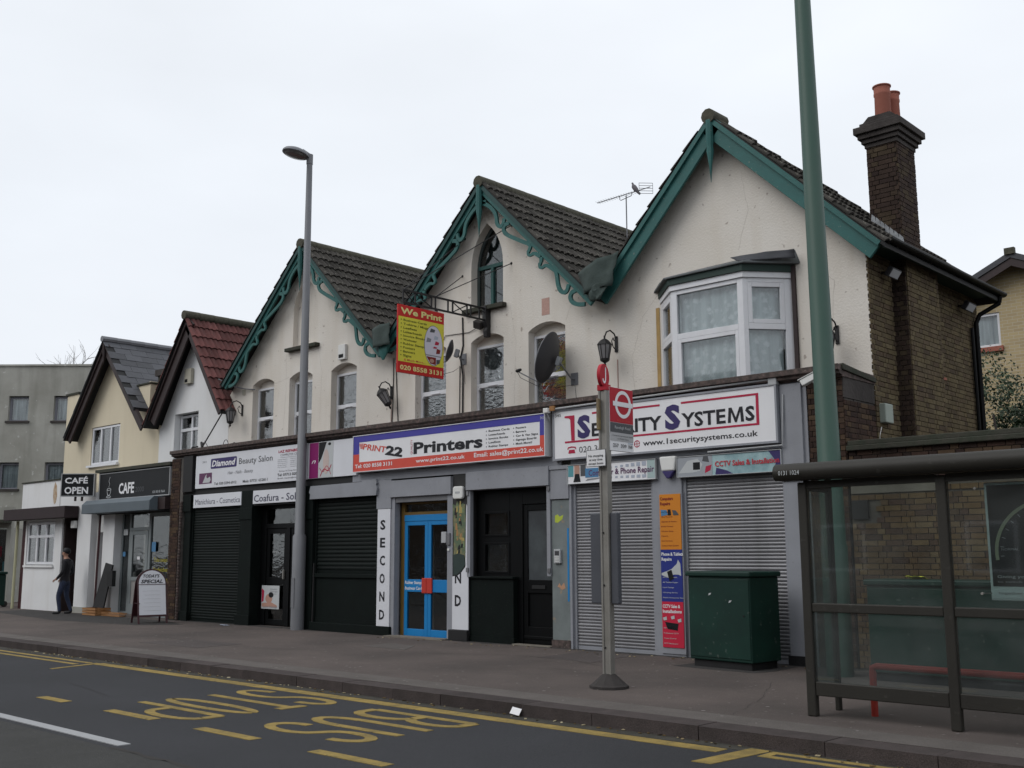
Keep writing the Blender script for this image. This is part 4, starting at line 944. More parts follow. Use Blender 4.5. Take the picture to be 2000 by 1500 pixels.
wall_crack(HA, [(-20.85, 6.2), (-20.82, 5.3), (-20.9, 4.4)], .010, 1); wall_crack(HA, [(-19.6, 6.2), (-19.45, 5.6), (-19.5, 4.5)], .009, 2); wall_crack(HA, [(-21.3, 5.55), (-20.95, 5.6), (-20.7, 5.66)], .009, 3)
wall_crack(HB, [(-12.2, 5.72), (-11.95, 6.3), (-11.9, 6.6)], .009, 4); wall_crack(HB, [(-13.6, 6.2), (-13.45, 5.5), (-13.5, 4.3)], .009, 5)
wall_crack(HC, [(-10.1, 5.9), (-10.5, 5.5), (-10.75, 4.8), (-10.7, 4.2)], .010, 6); wall_crack(HC, [(-8.6, 6.3), (-8.4, 6.9), (-8.5, 7.6)], .008, 7); wall_crack(HC, [(-7.4, 6.0), (-7.0, 5.5), (-7.1, 4.6)], .009, 8)

# ================================================================== SHOP FRONTS (y = 0)
def part(parent, name, mt, x0, x1, y0, y1, z0, z1, bevel=0.0, **k): return B(x0, x1, y0, y1, z0, z1).build(name, mt, parent, bevel=bevel, **k)
def cornice(H_, x0, x1):
    MB().pyz([(-.15, 4.045), (1.0, 4.01), (1.0, 3.88), (-.02, 3.88), (-.02, 3.90), (-.10, 3.915), (-.10, 3.955), (-.15, 3.965)], x0, x1).build('cornice', 'cornice', H_, bevel=.006)
cornice(HA, -23.98, -17.022); cornice(HB, -17.018, -11.312); cornice(HC, -11.308, -6.47)
def slats(parent, x0, x1, z0, z1, y, pitch, mt, name='slat'):
    h = pitch
    prof = [(0, 0), (-.012, .12 * h), (-.017, .5 * h), (-.012, .82 * h), (0.0, .90 * h), (.003, h), (.008, h), (.008, 0)]
    me = [MB().pyz(prof, x0, x1).mesh('slat', K[mt], var=(k + .5) / 5) for k in range(5)]
    n = int((z1 - z0) / pitch)
    rnd = random.Random(int(x0 * 7))
    for i in range(n): inst(name, me[rnd.randrange(5)], parent, Matrix.Translation((0, y + rnd.uniform(-.002, .002), z0 + (z1 - z0) * i / n)))
def shutter(H_, x0, x1, z0, z1, y, pitch, mt, rail, back=True):
    q = B(x0, x0 + .05, y - .04, y + .06, z0, z1).box(x1 - .05, x1, y - .04, y + .06, z0, z1)
    q.box(x0 + .05, x1 - .05, y - .015, y + .03, z0, z0 + .06)
    s_ = q.build('roller_shutter', rail, H_)
    part(s_, 'shutter_backing', 'black', x0 + .05, x1 - .05, y + .03, y + .05, z0 + .06, z1)
    slats(s_, x0 + .051, x1 - .051, z0 + .062, z1, y, pitch, mt)
    return s_
# ---- salon (dark green), x -23.98 .. -16.2
gm = 'shopgreen'
part(HA, 'fascia_backing', 'blackmatt', -23.4, -17.02, .0, .12, 2.95, 3.88)
part(HA, 'end_bracket', 'blackmatt', -23.38, -22.97, -.10, -.002, 3.02, 3.878)
part(HA, 'pilaster', gm, -23.36, -23.08, -.03, .3, 0, 2.949, bevel=.01); part(HA, 'pilaster_block', gm, -23.40, -23.05, -.06, -.031, 2.55, 2.95, bevel=.01)
part(HA, 'pilaster', gm, -20.98, -20.50, -.03, .3, 0, 2.949, bevel=.01); part(HA, 'pilaster_block', gm, -21.0, -20.48, -.05, -.031, 2.30, 2.56, bevel=.008)
part(HA, 'pilaster_plinth', gm, -21.02, -20.46, -.06, -.031, 0, .22, bevel=.008); part(HA, 'pilaster_plinth', gm, -23.40, -23.04, -.06, -.031, 0, .22, bevel=.008)
part(HA, 'pilaster', gm, -18.60, -18.26, -.03, .3, 0, 2.949, bevel=.01); part(HA, 'pilaster_block', gm, -18.62, -18.25, -.05, -.031, 2.25, 2.95, bevel=.008)
shutter(HA, -23.08, -20.98, .0, 2.64, .06, .06, 'slatdark', gm)
part(HA, 'shutter_box', gm, -23.08, -20.98, -.01, .2, 2.641, 2.948); part(HA, 'shutter_box', gm, -18.26, -16.20, -.01, .2, 2.66, 2.948)
shutter(HA, -18.26, -16.21, 1.15, 2.66, .08, .078, 'slatdark', gm)
part(HA, 'stall_riser', gm, -18.26, -16.21, .02, .3, .26, 1.148); part(HA, 'stall_riser_cap', gm, -18.26, -16.21, -.02, .019, 1.06, 1.14, bevel=.01)
part(HA, 'riser_plinth', gm, -18.26, -15.76, -.07, .0, 0, .17, bevel=.012); part(HA, 'riser_base', gm, -18.26, -16.21, .012, .3, 0, .259)
MB().tube([(-18.2, -.02, 1.35), (-18.2, -.03, .1)], .02, 6).build('pipe', 'blackmatt', HA)
# salon door bay, recessed
part(HA, 'lobby_ceiling', 'blackmatt', -20.5, -18.6, .0, .6, 2.60, 2.948)
d = MB()
yD = .22
for a, b, c, e in ((-20.50, -20.28, 0, 2.6), (-18.72, -18.6, 0, 2.6), (-20.28, -18.72, 2.10, 2.20), (-20.28, -18.72, 2.52, 2.6), (-19.52, -19.40, 0, 2.1)): d.box(a, b, yD, yD + .08, c, e)
fr = d.build('door_frame', 'black', HA, bevel=.004)
d = MB()
for a, b, c, e in ((-20.27, -20.16, .02, 2.09), (-19.63, -19.53, .02, 2.09), (-20.16, -19.63, .02, .14), (-20.16, -19.63, .88, 1.04), (-20.16, -19.63, 1.98, 2.09)): d.box(a, b, yD + .02, yD + .06, c, e)
dr = d.build('door', 'black', HA, bevel=.004)
part(dr, 'pane', 'glass_dark', -20.16, -19.63, yD + .04, yD + .046, 1.04, 1.98); part(dr, 'pane', 'glass_dark', -20.16, -19.63, yD + .04, yD + .046, .14, .88)
part(dr, 'handle', 'steel', -19.61, -19.57, yD - .03, yD + .02, 1.0, 1.2, bevel=.008)
d = MB()
for a, b, c, e in ((-19.39, -19.30, .02, 2.09), (-18.82, -18.73, .02, 2.09), (-19.30, -18.82, .02, .14), (-19.30, -18.82, .88, 1.04), (-19.30, -18.82, 1.98, 2.09)): d.box(a, b, yD + .02, yD + .06, c, e)
dr2 = d.build('door', 'black', HA, bevel=.004)
part(dr2, 'pane', 'glass_dark', -19.30, -18.82, yD + .04, yD + .046, 1.04, 1.98); part(dr2, 'pane', 'glass_dark', -19.30, -18.82, yD + .04, yD + .046, .14, .88)
part(HA, 'fanlight', 'glass_dark', -20.28, -18.72, yD + .04, yD + .046, 2.20, 2.52)
part(HA, 'salon_interior', 'room_yellow', -20.5, -18.6, 1.0, 1.1, 0, 2.9); part(HA, 'salon_interior_wall', 'darkroom', -20.62, -20.5, .3, 1.0, 0, 2.9); part(HA, 'salon_interior_wall', 'darkroom', -18.6, -18.5, .3, 1.0, 0, 2.9)
B(-19.95, -19.80, .7, .72, .6, 1.9).box(-20.1, -19.7, .6, .9, .2, .9).build('salon_furniture', 'room_yellow', HA)
t = thing('notice', 'white massage notice with a reclining head, on the salon door', 'notice', (-20.0, yD, .45))
part(t, 'sheet', 'p_offw', -20.38, -19.72, yD - .012, yD - .006, .36, .86)
MB().pxz(ell(-20.10, .58, .13, .10, 14), yD - .014, yD - .011).build('printed_head', 'p_skin', t); MB().pxz(ell(-20.02, .66, .09, .06, 12), yD - .016, yD - .013).build('printed_hair', 'p_dark', t)
MB().pxz([(-20.36, .48), (-20.0, .50), (-19.8, .44), (-19.78, .40), (-20.36, .40)], yD - .0145, yD - .012).build('printed_arm', 'p_skin', t)
MB().pxz([(-20.37, .80), (-20.28, .74), (-20.30, .52), (-20.37, .5)], yD - .0145, yD - .012).build('printed_robe', 'p_crimson', t)
text('Health', -20.05, -19.80, .77, .03, yD - .012, 'p_grey', t); text('Massage', -20.05, -19.78, .72, .03, yD - .012, 'p_grey', t); text('Centre', -20.05, -19.82, .67, .03, yD - .012, 'p_grey', t)
text('Laser Massage', -20.30, -19.78, .385, .045, yD - .014, 'p_grey', t, shear=.3)
t = thing('round_sticker', 'round white sticker on the salon door glass', 'sticker', (-19.1, yD, 1.1))
MB().pxz(ell(-19.22, 1.18, .07, .07, 18), yD + .034, yD + .038).build('disc', 'p_white', t); text('?', -19.25, -19.19, 1.14, .08, yD + .034, 'p_grey', t)
text('OPEN', -20.08, -19.84, 1.56, .05, yD + .035, 'p_offw', dr, bold=.01)
# left-hand brick pilaster with a twisted edge
pl = part(HA, 'brick_pilaster', 'mortar_dark', -23.95, -23.42, -.06, .9, 0, 3.86)
brickwork(pl, 'x', -.068, -1, -23.95, -23.55, .02, 3.82, 'brick_dark', seed=21)
me = MB().lathe([(.028, 0), (.04, .025), (.04, .045), (.028, .07)], (0, 0, 0), 8).mesh('edge_bead', K['brown_bead'] if 'brown_bead' in K else K['cornice'], smooth=True)
q = MB()
for i in range(40): q.lathe([(.028, 0), (.04, .025), (.04, .045), (.028, .07)], (-23.44, -.08, i * .07), 8)
q.build('beaded_edge', 'cornice', pl, kind='stuff', smooth=True)
flush(HA, 'brick', 'brickwork', 60)
# ---- grey pilaster with SECOND, printers' doors
part(HB, 'pilaster', 'greypaint', -16.20, -15.80, .0, .3, 0, 2.949, bevel=.006); part(HB, 'pilaster_block', 'greypaint', -16.22, -15.79, -.035, -.001, 2.39, 2.95, bevel=.006)
part(HB, 'fascia_backing', 'dirtyfascia', -17.02, -11.312, .0, .12, 2.95, 3.88)
q = MB(); rr = random.Random(4)
pts = [(-17.0 + i * .19, 3.115 + rr.uniform(-.02, .02)) for i in range(30)]
q.pxz([(-17.0, 2.955)] + [(-11.5, 2.955)] + pts[::-1], -.012, -.001).build('peeling_strip', 'greypaint', HB)
def vertical_letters(t, word, xc, z0, step, y, h=.19, w=.15):
    for i, ch in enumerate(word): 
        text(ch, xc - w / 2, xc + w / 2, z0 - i * step, h, y, 'p_black', t, bold=.03, name='letter')
t = thing('vertical_sign', 'tall white board lettered SECOND down the pilaster left of the blue doors', 'sign', (-16.0, -.02, .15))
part(t, 'board', 'white', -16.18, -15.81, -.030, -.001, .17, 2.385)
vertical_letters(t, 'SECOND', -16.02, 1.99, .340, -.031)
t = thing('shutter_housing', 'peeling blank white housing board over the dark shutter beside the lamp column', 'board', (-17.2, -.03, 2.65))
q = MB().pxz([(-18.31, 2.66), (-18.30, 2.76), (-18.34, 2.80), (-18.29, 2.93), (-16.62, 2.94), (-16.61, 2.97), (-16.19, 2.97), (-16.16, 2.90), (-16.19, 2.86), (-16.15, 2.80), (-16.18, 2.66)], -.09, -.012).build('board', 'greypaint', t)
part(HB, 'door_post', 'greypaint', -15.795, -15.70, -.01, .12, 0, 2.60); part(HB, 'door_post', 'greypaint', -14.24, -14.10, -.01, .12, 0, 2.61)
part(HB, 'shutter_box', 'greypaint', -15.80, -14.11, -.06, .2, 2.60, 2.92, bevel=.006)
part(HB, 'shutter_slot', 'shutgrey', -15.70, -14.24, .0, .1, 2.50, 2.598)
yB = .16
q = MB()
for a, b, c, e in ((-15.70, -15.60, 0, 2.5), (-15.60, -14.24, 2.26, 2.31), (-15.60, -14.24, 2.46, 2.5), (-15.60, -14.24, 2.31, 2.315)): q.box(a, b, yB, yB + .09, c, e)
q.build('outer_frame', 'ochre', HB, bevel=.004)
part(HB, 'fanlight', 'glass_dark', -15.60, -14.24, yB + .04, yB + .046, 2.315, 2.46)
part(HB, 'head_rail', 'blue', -15.60, -14.24, yB - .01, yB + .08, 2.14, 2.259, bevel=.005)
for x0, x1 in ((-15.60, -14.945), (-14.94, -14.245)):
    q = MB(); s0 = .085
    q.box(x0, x0 + s0, yB, yB + .05, .0, 2.138); q.box(x1 - s0, x1, yB, yB + .05, .0, 2.138)
    q.box(x0 + s0, x1 - s0, yB, yB + .05, .0, .14); q.box(x0 + s0, x1 - s0, yB, yB + .05, .82, 1.05); q.box(x0 + s0, x1 - s0, yB, yB + .05, 2.06, 2.138)
    dd = q.build('door', 'blue', HB, bevel=.006)
    part(dd, 'pane', 'glass_dark', x0 + s0, x1 - s0, yB + .02, yB + .026, .14, .82); part(dd, 'pane', 'glass_dark', x0 + s0, x1 - s0, yB + .02, yB + .026, 1.05, 2.06)
    if x0 < -15: 
        text('Rubber Stamps', x0 + .03, x1 - .14, .965, .06, yB, 'p_white', dd, bold=.02); text('Business Cards', x0 + .03, x1 - .12, .86, .06, yB, 'p_white', dd, bold=.02)
part(HB, 'red_lock_plate', 'red', -15.08, -14.95, yB - .03, yB - .001, .80, 1.08, bevel=.01); part(HB, 'red_lock_plate', 'red', -14.945, -14.80, yB - .03, yB - .001, .80, 1.08, bevel=.01)
part(HB, 'printers_interior', 'greyroom', -15.75, -11.72, 1.0, 1.1, 0, 2.9); part(HB, 'party_screen', 'greyroom', -15.45, -15.25, .6, .62, 0, 2.4); part(HB, 'lobby_floor', 'pave_dark', -15.7, -11.72, .08, 1.0, .0, .012)
part(HB, 'interior_side', 'darkroom', -15.82, -15.71, .25, 1.0, 0, 2.9); part(HB, 'interior_ceiling', 'darkroom', -15.75, -11.72, .25, 1.0, 2.6, 2.7)
t = thing('door_buzzer', 'grey lock box fixed to the post beside the blue doors', 'lock box', (-14.2, -.03, 1.8))
part(t, 'box', 'greyplastic', -14.36, -14.24, -.05, -.012, 1.72, 1.92, bevel=.006); part(t, 'keeper', 'shutgrey', -14.235, -14.15, -.04, -.012, 1.68, 1.90, bevel=.006); part(t, 'button', 'whiteplastic', -14.22, -14.17, -.03, -.012, 1.58, 1.62)
# pier with posters torn off
part(HB, 'pier', 'darkfascia', -14.10, -13.71, .0, .3, 0, 2.949); part(HB, 'pier_plinth', 'blackmatt', -14.16, -13.68, -.06, -.001, 0, .19, bevel=.012)
K['collage'] = mat('torn_poster_layers', (0.30, 0.23, 0.11), 0.85, (0.10, 0.14, 0.085), 7, amt=1.0, bump=1.0, bscale=12, spots=1.0, spotc=(0.03, 0.028, 0.022), sscale=11)
K['collage_dark'] = mat('dark_poster_layer', (0.035, 0.055, 0.05), 0.8, amt=0.6)
t = thing('torn_posters', 'layers of torn posters flaking off the narrow pier right of the blue doors', 'poster', (-13.9, -.01, 1.2))
q = MB().pxz([(-14.07, 1.35), (-14.06, 1.8), (-14.08, 2.2), (-14.10, 2.42), (-14.02, 2.38), (-13.98, 2.47), (-13.92, 2.38), (-13.84, 2.42), (-13.78, 2.40), (-13.76, 2.1), (-13.78, 1.8), (-13.76, 1.55), (-13.8, 1.35)], -.016, -.001).build('torn_layer', 'collage', t)
rr = random.Random(8)
for i in range(26):
    a = rr.uniform(-14.05, -13.82); z_ = rr.uniform(1.5, 2.36); w_ = rr.uniform(.03, .09); h_ = rr.uniform(.03, .13)
    MB().pxz([(a, z_), (a + w_, z_ + rr.uniform(-.02, .02)), (a + w_ * rr.uniform(.6, 1), z_ + h_), (a + w_ * .3, z_ + h_ * rr.uniform(.7, 1.2))], -.0165 - i * .0001, -.016).build('torn_scrap', rr.choice(('scrap_o', 'scrap_g', 'scrap_y', 'blackmatt', 'blackmatt', 'scrap_o')), t)
MB().pxz([(-14.06, 1.15), (-14.07, 1.5), (-13.95, 1.53), (-13.79, 1.5), (-13.76, 1.33), (-13.86, 1.22), (-13.98, 1.15)], -.024, -.0201).build('torn_layer', 'collage_dark', t)
MB().pxz([(-13.77, 1.2), (-13.73, 1.2), (-13.72, 2.35), (-13.75, 2.40)], -.012, -.001).build('torn_layer', 'white', t)
t = thing('vertical_sign', 'torn white board with letters N and D on the pier by the black shop', 'sign', (-13.9, -.02, .19))
MB().pxz([(-14.10, .195), (-13.69, .195), (-13.69, 1.34), (-13.76, 1.30), (-13.86, 1.20), (-13.96, 1.14), (-14.10, 1.12)], -.014, -.001).build('board', 'white', t)
for ch, zz, hh in (('N', 1.00, .19), ('D', .60, .20)): text(ch, -13.96 - .07, -13.96 + .09, zz, hh, -.015, 'p_black', t, bold=.03, name='letter')
t = thing('alarm_box', 'cream rounded alarm box on the dark pier under the printers sign', 'alarm', (-13.9, -.05, 2.5))
MB().pxz([(-14.05 + .03, 2.50), (-13.82, 2.50), (-13.79, 2.53), (-13.79, 2.70), (-13.82, 2.73), (-14.02, 2.73), (-14.05, 2.70), (-14.05, 2.53)], -.07, -.001).build('casing', 'whiteplastic', t, bevel=.02); part(t, 'badge', 'greyplastic', -13.98, -13.86, -.0735, -.07, 2.60, 2.635)
# ---- black shop front
part(HB, 'shutter_box', 'greypaint', -13.71, -11.745, -.07, .2, 2.645, 2.965, bevel=.006)
part(HB, 'shutter_guide', 'greypaint', -13.705, -13.63, -.03, .05, 1.12, 2.644); part(HB, 'shutter_guide', 'greypaint', -11.82, -11.745, -.03, .05, 1.15, 2.644)
for zz in (1.2, 2.55):
    part(HB, 'guide_bracket', 'shutgrey', -13.72, -13.66, -.05, -.03, zz, zz + .08, bevel=.005); part(HB, 'guide_bracket', 'shutgrey', -11.80, -11.74, -.05, -.03, zz, zz + .08, bevel=.005)
yK = .14
q = MB()
for a, b, c, e in ((-13.63, -13.45, 1.12, 2.62), (-12.82, -12.52, 0, 2.62), (-13.45, -12.82, 2.26, 2.62), (-13.45, -12.82, 1.72, 1.82), (-13.45, -12.82, 1.12, 1.18), (-12.52, -11.745, 2.36, 2.62)): q.box(a, b, yK, yK + .10, c, e)
kf = q.build('shop_window_frame', 'black', HB, bevel=.006)
for c, e in ((1.18, 1.72), (1.82, 2.26)):
    part(kf, 'pane', 'glass_dark', -13.45, -12.82, yK + .04, yK + .046, c, e)
    q = MB(); [q.box(*a) for a in ((-13.45, -13.41, yK - .012, yK + .04, c, e), (-12.86, -12.82, yK - .012, yK + .04, c, e), (-13.41, -12.86, yK - .012, yK + .04, c, c + .04), (-13.41, -12.86, yK - .012, yK + .04, e - .04, e))]
    q.build('casement', 'black', kf, bevel=.004)
part(HB, 'stall_riser', gm, -13.68, -12.64, .03, .24, .10, 1.09); part(HB, 'stall_cap', gm, -13.70, -12.62, -.01, .24, 1.091, 1.13, bevel=.01); part(HB, 'stall_plinth', gm, -13.69, -12.62, .015, .24, 0, .099)
part(kf, 'pale_screen_inside', 'greyroom', -13.36, -13.24, .5, .52, 1.1, 2.3)
q = MB()
for a, b, c, e in ((-12.52, -12.42, .02, 2.35), (-11.86, -11.75, .02, 2.35), (-12.42, -11.86, .02, .30), (-12.42, -11.86, .86, 1.08), (-12.42, -11.86, 2.25, 2.35)): q.box(a, b, yK + .02, yK + .07, c, e)
q.box(-12.42, -11.86, yK + .05, yK + .06, .30, .86)
kd = q.build('door', 'black', HB, bevel=.006)
part(kd, 'frosted_pane', 'frosted', -12.42, -11.86, yK + .04, yK + .05, 1.08, 2.25); part(kd, 'letter_plate', 'blackmatt', -12.32, -12.02, yK + .005, yK + .019, .93, .99, bevel=.004)
part(kd, 'weather_bar', 'black', -12.50, -11.78, yK - .0, yK + .019, .10, .15, bevel=.006)
# green-grey pier with keypad
part(HC, 'pier', 'pier_green', -11.73, -11.345, .0, .3, .13, 2.40); part(HC, 'pier_block', 'greypaint', -11.74, -11.34, -.03, .3, 2.41, 2.949, bevel=.006); part(HC, 'pier_foot', 'cornice', -11.74, -11.34, -.02, .3, 0, .128)
part(HC, 'pier_block_cap', 'greypaint', -11.78, -11.34, -.05, -.031, 2.90, 2.965, bevel=.004)
for nm, mt_, pp in (('chalked_scrawl', 'scrawl_y', [(-11.66, 2.03), (-11.60, 2.02), (-11.50, 2.08), (-11.48, 2.15), (-11.56, 2.12), (-11.60, 2.16), (-11.66, 2.14)]), ('chalked_scrawl', 'scrawl_o', [(-11.62, .98), (-11.58, 1.04), (-11.54, .99), (-11.48, 1.05), (-11.45, .96), (-11.52, .93), (-11.58, .97)]), ('blue_paint_strip', 'blue', [(-11.40, .75), (-11.365, .75), (-11.365, 1.93), (-11.40, 1.93)])):
    MB().pxz(pp, -.002, .001).build(nm, mt_, HC)
t = thing('keypad', 'grey entry keypad on the green-grey pier left of the first grey shutter', 'keypad', (-11.6, -.03, 1.38))
part(t, 'casing', 'greyplastic', -11.66, -11.52, -.045, -.001, 1.36, 1.59, bevel=.008); part(t, 'screen', 'dish', -11.635, -11.545, -.048, -.045, 1.49, 1.56)
for i in range(3):
    for j in range(4): part(t, 'key', 'whiteplastic', -11.632 + i * .03, -11.612 + i * .03, -.050, -.0455, 1.38 + j * .026, 1.398 + j * .026)
# ---- corner shop: two grey shutters, piers
part(HC, 'fascia_backing', 'greypaint', -11.308, -7.09, .0, .12, 2.97, 3.88)
part(HC, 'end_pilaster', 'greypaint', -7.42, -7.09, -.04, .3, 0, 3.86, bevel=.006); part(HC, 'pilaster_cap', 'greypaint', -7.45, -7.07, -.07, -.041, 2.50, 2.62, bevel=.006); part(HC, 'pilaster_foot', 'blackmatt', -7.44, -7.08, -.07, -.041, 0, .13)
part(HC, 'pilaster_strip', 'greypaint', -7.10, -7.03, .0, .034, 0, 3.80)
part(HC, 'middle_pier', 'greypaint', -9.68, -9.14, .0, .3, 0, 2.969, bevel=.006); part(HC, 'pier_board', 'greypaint', -9.56, -9.13, -.02, -.001, .04, 2.45)
part(HC, 'shutter_post', 'greypaint', -11.345, -11.30, -.01, .2, 0, 2.64)
shutter(HC, -11.30, -9.68, 0, 2.64, .08, .05, 'shutgrey', 'greypaint'); shutter(HC, -9.14, -7.42, 0, 2.63, .08, .05, 'shutgrey', 'greypaint')
part(HC, 'shutter_head', 'greypaint', -11.30, -9.68, .02, .2, 2.641, 2.968); part(HC, 'shutter_head', 'greypaint', -9.14, -7.42, .02, .2, 2.631, 2.968)
MB().tube([(-11.5, -.15, 3.90), (-7.52, -.10, 3.95), (-7.5, -.06, 3.95)], .016, 6).tube([(-7.42, -.06, 3.96), (-6.9, -.06, 3.98)], .012, 6).build('conduit', 'greyplastic', HC)
part(HC, 'junction_box', 'greyplastic', -7.55, -7.42, -.12, -.03, 3.86, 4.0, bevel=.008)
MB().tube([(-7.36, -.05, 3.72), (-7.38, -.09, 3.0), (-8.6, -.09, 2.985)], .014, 6).build('conduit', 'greyplastic', HC)
# building ends / backs so that nothing shows through
part(HC, 'shop_back_wall', 'darkroom', -16.3, -6.8, 1.12, 1.22, 0, 3.9); part(HA, 'shop_back_wall', 'darkroom', -23.9, -16.3, 1.12, 1.22, 0, 3.9)

# ================================================================== SIGNS ON THE SHOPS
def sign(label, x0, x1, z0, z1, y, th=.05, mt='white', frame=None, cat='sign', name='fascia_sign', group=None, fw=.02):
    t = thing(name, label, cat, ((x0 + x1) / 2, y, z0), group)
    part(t, 'board', mt, x0, x1, y, y + th, z0, z1)
    if frame:
        q = MB(); 
        for a in ((x0 - .001, x1 + .001, z1 - fw, z1 + .001), (x0 - .001, x1 + .001, z0 - .001, z0 + fw), (x0 - .001, x0 + fw, z0 + fw, z1 - fw), (x1 - fw, x1 + .001, z0 + fw, z1 - fw)): q.box(a[0], a[1], y - .015, y + th, a[2], a[3])
        q.build('frame', frame, t)
    return t
t = sign('long white beauty salon fascia board with a navy name badge, number 341', -22.88, -18.50, 3.08, 3.85, -.06)
Y = -.062
text('341', -22.59, -22.42, 3.67, .05, Y, 'p_grey', t)
MB().pxz([(-22.22, 3.53), (-22.19, 3.515), (-21.17, 3.515), (-21.14, 3.53), (-21.14, 3.735), (-21.17, 3.75), (-22.19, 3.75), (-22.22, 3.735)], Y - .002, Y + .001).build('badge_print', 'p_navy', t)
text('Diamond', -22.18, -21.18, 3.56, .15, Y - .002, 'p_white', t, bold=.03, shear=.25)
text('Beauty Salon', -21.04, -19.73, 3.56, .135, Y, 'p_dkgrey', t)
text('Hair - Nails - Beauty', -21.49, -20.47, 3.35, .075, Y, 'p_grey', t, shear=.2)
text('Tel: 020 3294 6912', -22.05, -21.12, 3.13, .06, Y, 'p_dkgrey', t, bold=.015); text('Mob: 07721 652811', -20.86, -19.90, 3.13, .06, Y, 'p_dkgrey', t, bold=.015)
plate(-22.71, -22.16, 3.18, 3.43, Y, 'p_violet', t, 'picture_print')
MB().pxz([(-22.55, 3.20), (-22.42, 3.38), (-22.38, 3.40), (-22.40, 3.33), (-22.34, 3.30), (-22.24, 3.34), (-22.20, 3.26), (-22.25, 3.20)], Y - .004, Y - .001).build('picture_hands', 'p_offw', t)
text('LAZ REPAIRS LTD', -19.51, -18.56, 3.705, .06, Y, 'p_crimson', t, bold=.03); text('COMPUTER CENTRE', -19.44, -18.60, 3.63, .05, Y, 'p_grey', t)
plate(-19.44, -18.60, 3.598, 3.603, Y, 'p_grey', t, 'rule_print')
for i in range(5):
    text(('Laptop Repairs', 'Data Recovery', 'Virus Removal', 'Screen Repairs', 'New Computers')[i], -19.53, -19.18, 3.55 - i * .042, .022, Y, 'p_grey', t); text(('Networks', 'Upgrades', 'Software', 'Printers', 'Accessories')[i], -19.06, -18.74, 3.55 - i * .042, .022, Y, 'p_grey', t)
text('Pickup & Drop Service', -19.47, -18.72, 3.295, .03, Y, 'p_grey', t, bold=.01); text('Tel: 07713 020 405', -19.53, -18.62, 3.20, .06, Y, 'p_dkgrey', t, bold=.02); text('Email: repairs@mail.com', -19.52, -18.62, 3.14, .03, Y, 'p_grey', t, bold=.01)
t = sign('white salon board with a magenta strip and a womans face, right of the lamp column', -18.46, -16.84, 3.09, 3.84, -.05)
plate(-18.40, -18.09, 3.095, 3.835, -.052, 'p_magenta', t, 'strip_print')
text('n', -18.32, -18.18, 3.40, .10, -.054, 'p_white', t, shear=.4)
plate(-18.09, -17.60, 3.095, 3.835, -.052, 'p_offw', t, 'picture_print')
MB().pxz([(-18.08, 3.83), (-17.82, 3.83), (-17.90, 3.66), (-18.0, 3.48), (-18.08, 3.40)], -.0560, -.0545).build('picture_hair', 'p_dark', t)
MB().pxz(ell(-17.83, 3.42, .10, .26, 16), -.0565, -.0545).build('picture_neck', 'p_face', t); MB().pxz(ell(-17.72, 3.78, .05, .03, 10), -.058, -.0565).build('picture_eye', 'p_dark', t)
MB().ribbon(smooth2([(-18.02, 3.12), (-17.9, 3.3), (-17.75, 3.2), (-17.65, 3.35)]), .02, -.0575, -.0565).build('picture_lines', 'p_crimson', t); MB().ribbon(smooth2([(-18.05, 3.3), (-17.92, 3.18), (-17.8, 3.38), (-17.66, 3.15)]), .012, -.0585, -.0576).build('picture_lines', 'p_crimson', t)
t = sign('white board reading Manichiura over the dark full-height shutter', -22.95, -20.93, 2.63, 2.935, -.045, .03)
text('Manichiura - Cosmetica', -22.86, -20.97, 2.70, .13, -.045, 'p_navygrey', t)
t = sign('white board reading Coafura over the salon door', -20.46, -18.50, 2.64, 2.93, -.045, .03)
text('Coafura - Solar', -20.42, -18.60, 2.68, .155, -.045, 'p_navygrey', t, bold=.012)
# printers
t = sign('long printers fascia box with blue and orange border, number 343', -16.80, -11.71, 3.125, 3.85, -.17, .165, 'p_white', 'upvc', fw=.012)
Y = -.172
for a in ((-16.787, -16.61, 3.48, 3.838, 'p_blue'), (-16.61, -11.83, 3.715, 3.838, 'p_blue'), (-11.83, -11.723, 3.48, 3.838, 'p_blue'), (-16.787, -16.61, 3.138, 3.48, 'p_orange'), (-11.83, -11.723, 3.138, 3.48, 'p_orange'), (-16.61, -11.83, 3.138, 3.32, 'p_orange')):
    plate(a[0], a[1], a[2], a[3], Y, a[4], t, 'border_print')
fr_ = ((0, Y, 0), (cos(R_(-7)), 0, sin(R_(-7))), (0, 0, 1))
def tilt(body, x0, x1, z0, h, ang, mt, t, **k):
    text(body, 0, x1 - x0, 0, h, Y, mt, t, frame=((x0, Y, z0), (cos(R_(ang)), 0, sin(R_(ang))), (sin(R_(-ang)) * .0, 0, 1)), **k)
tilt('PRINT', -16.50, -15.77, 3.57, .12, -9, 'p_orange', t, bold=.02, shear=.2)
tilt('22', -15.83, -15.31, 3.42, .19, -9, 'p_black', t, bold=.045, shear=.15)
for i in range(5): MB().pxz([(-16.62 + .01 * i, 3.685 - i * .022), (-16.48, 3.685 - i * .022), (-16.485, 3.672 - i * .022), (-16.60 + .01 * i, 3.672 - i * .022)], Y - .002, Y).build('swoosh_print', 'p_orange', t)
text('QUALITY', 0, .28, 0, .055, Y, 'p_crimson', t, frame=((-15.03, Y, 3.375), (0, 0, 1), (-1, 0, 0)))
text('Printers', -15.00, -13.18, 3.375, .225, Y, 'p_black', t, bold=.035)
for i, s_ in enumerate(('Business Cards', 'Letterheads', 'Invoice Books', 'Leaflets', 'Rubber Stamps')):
    text(s_, -13.03, -13.03 + .036 * len(s_), 3.635 - i * .068, .036, Y, 'p_dkgrey', t, bold=.02); MB().pxz(ell(-13.085, 3.652 - i * .068, .012, .012, 8), Y - .002, Y).build('bullet_print', 'p_grey', t)
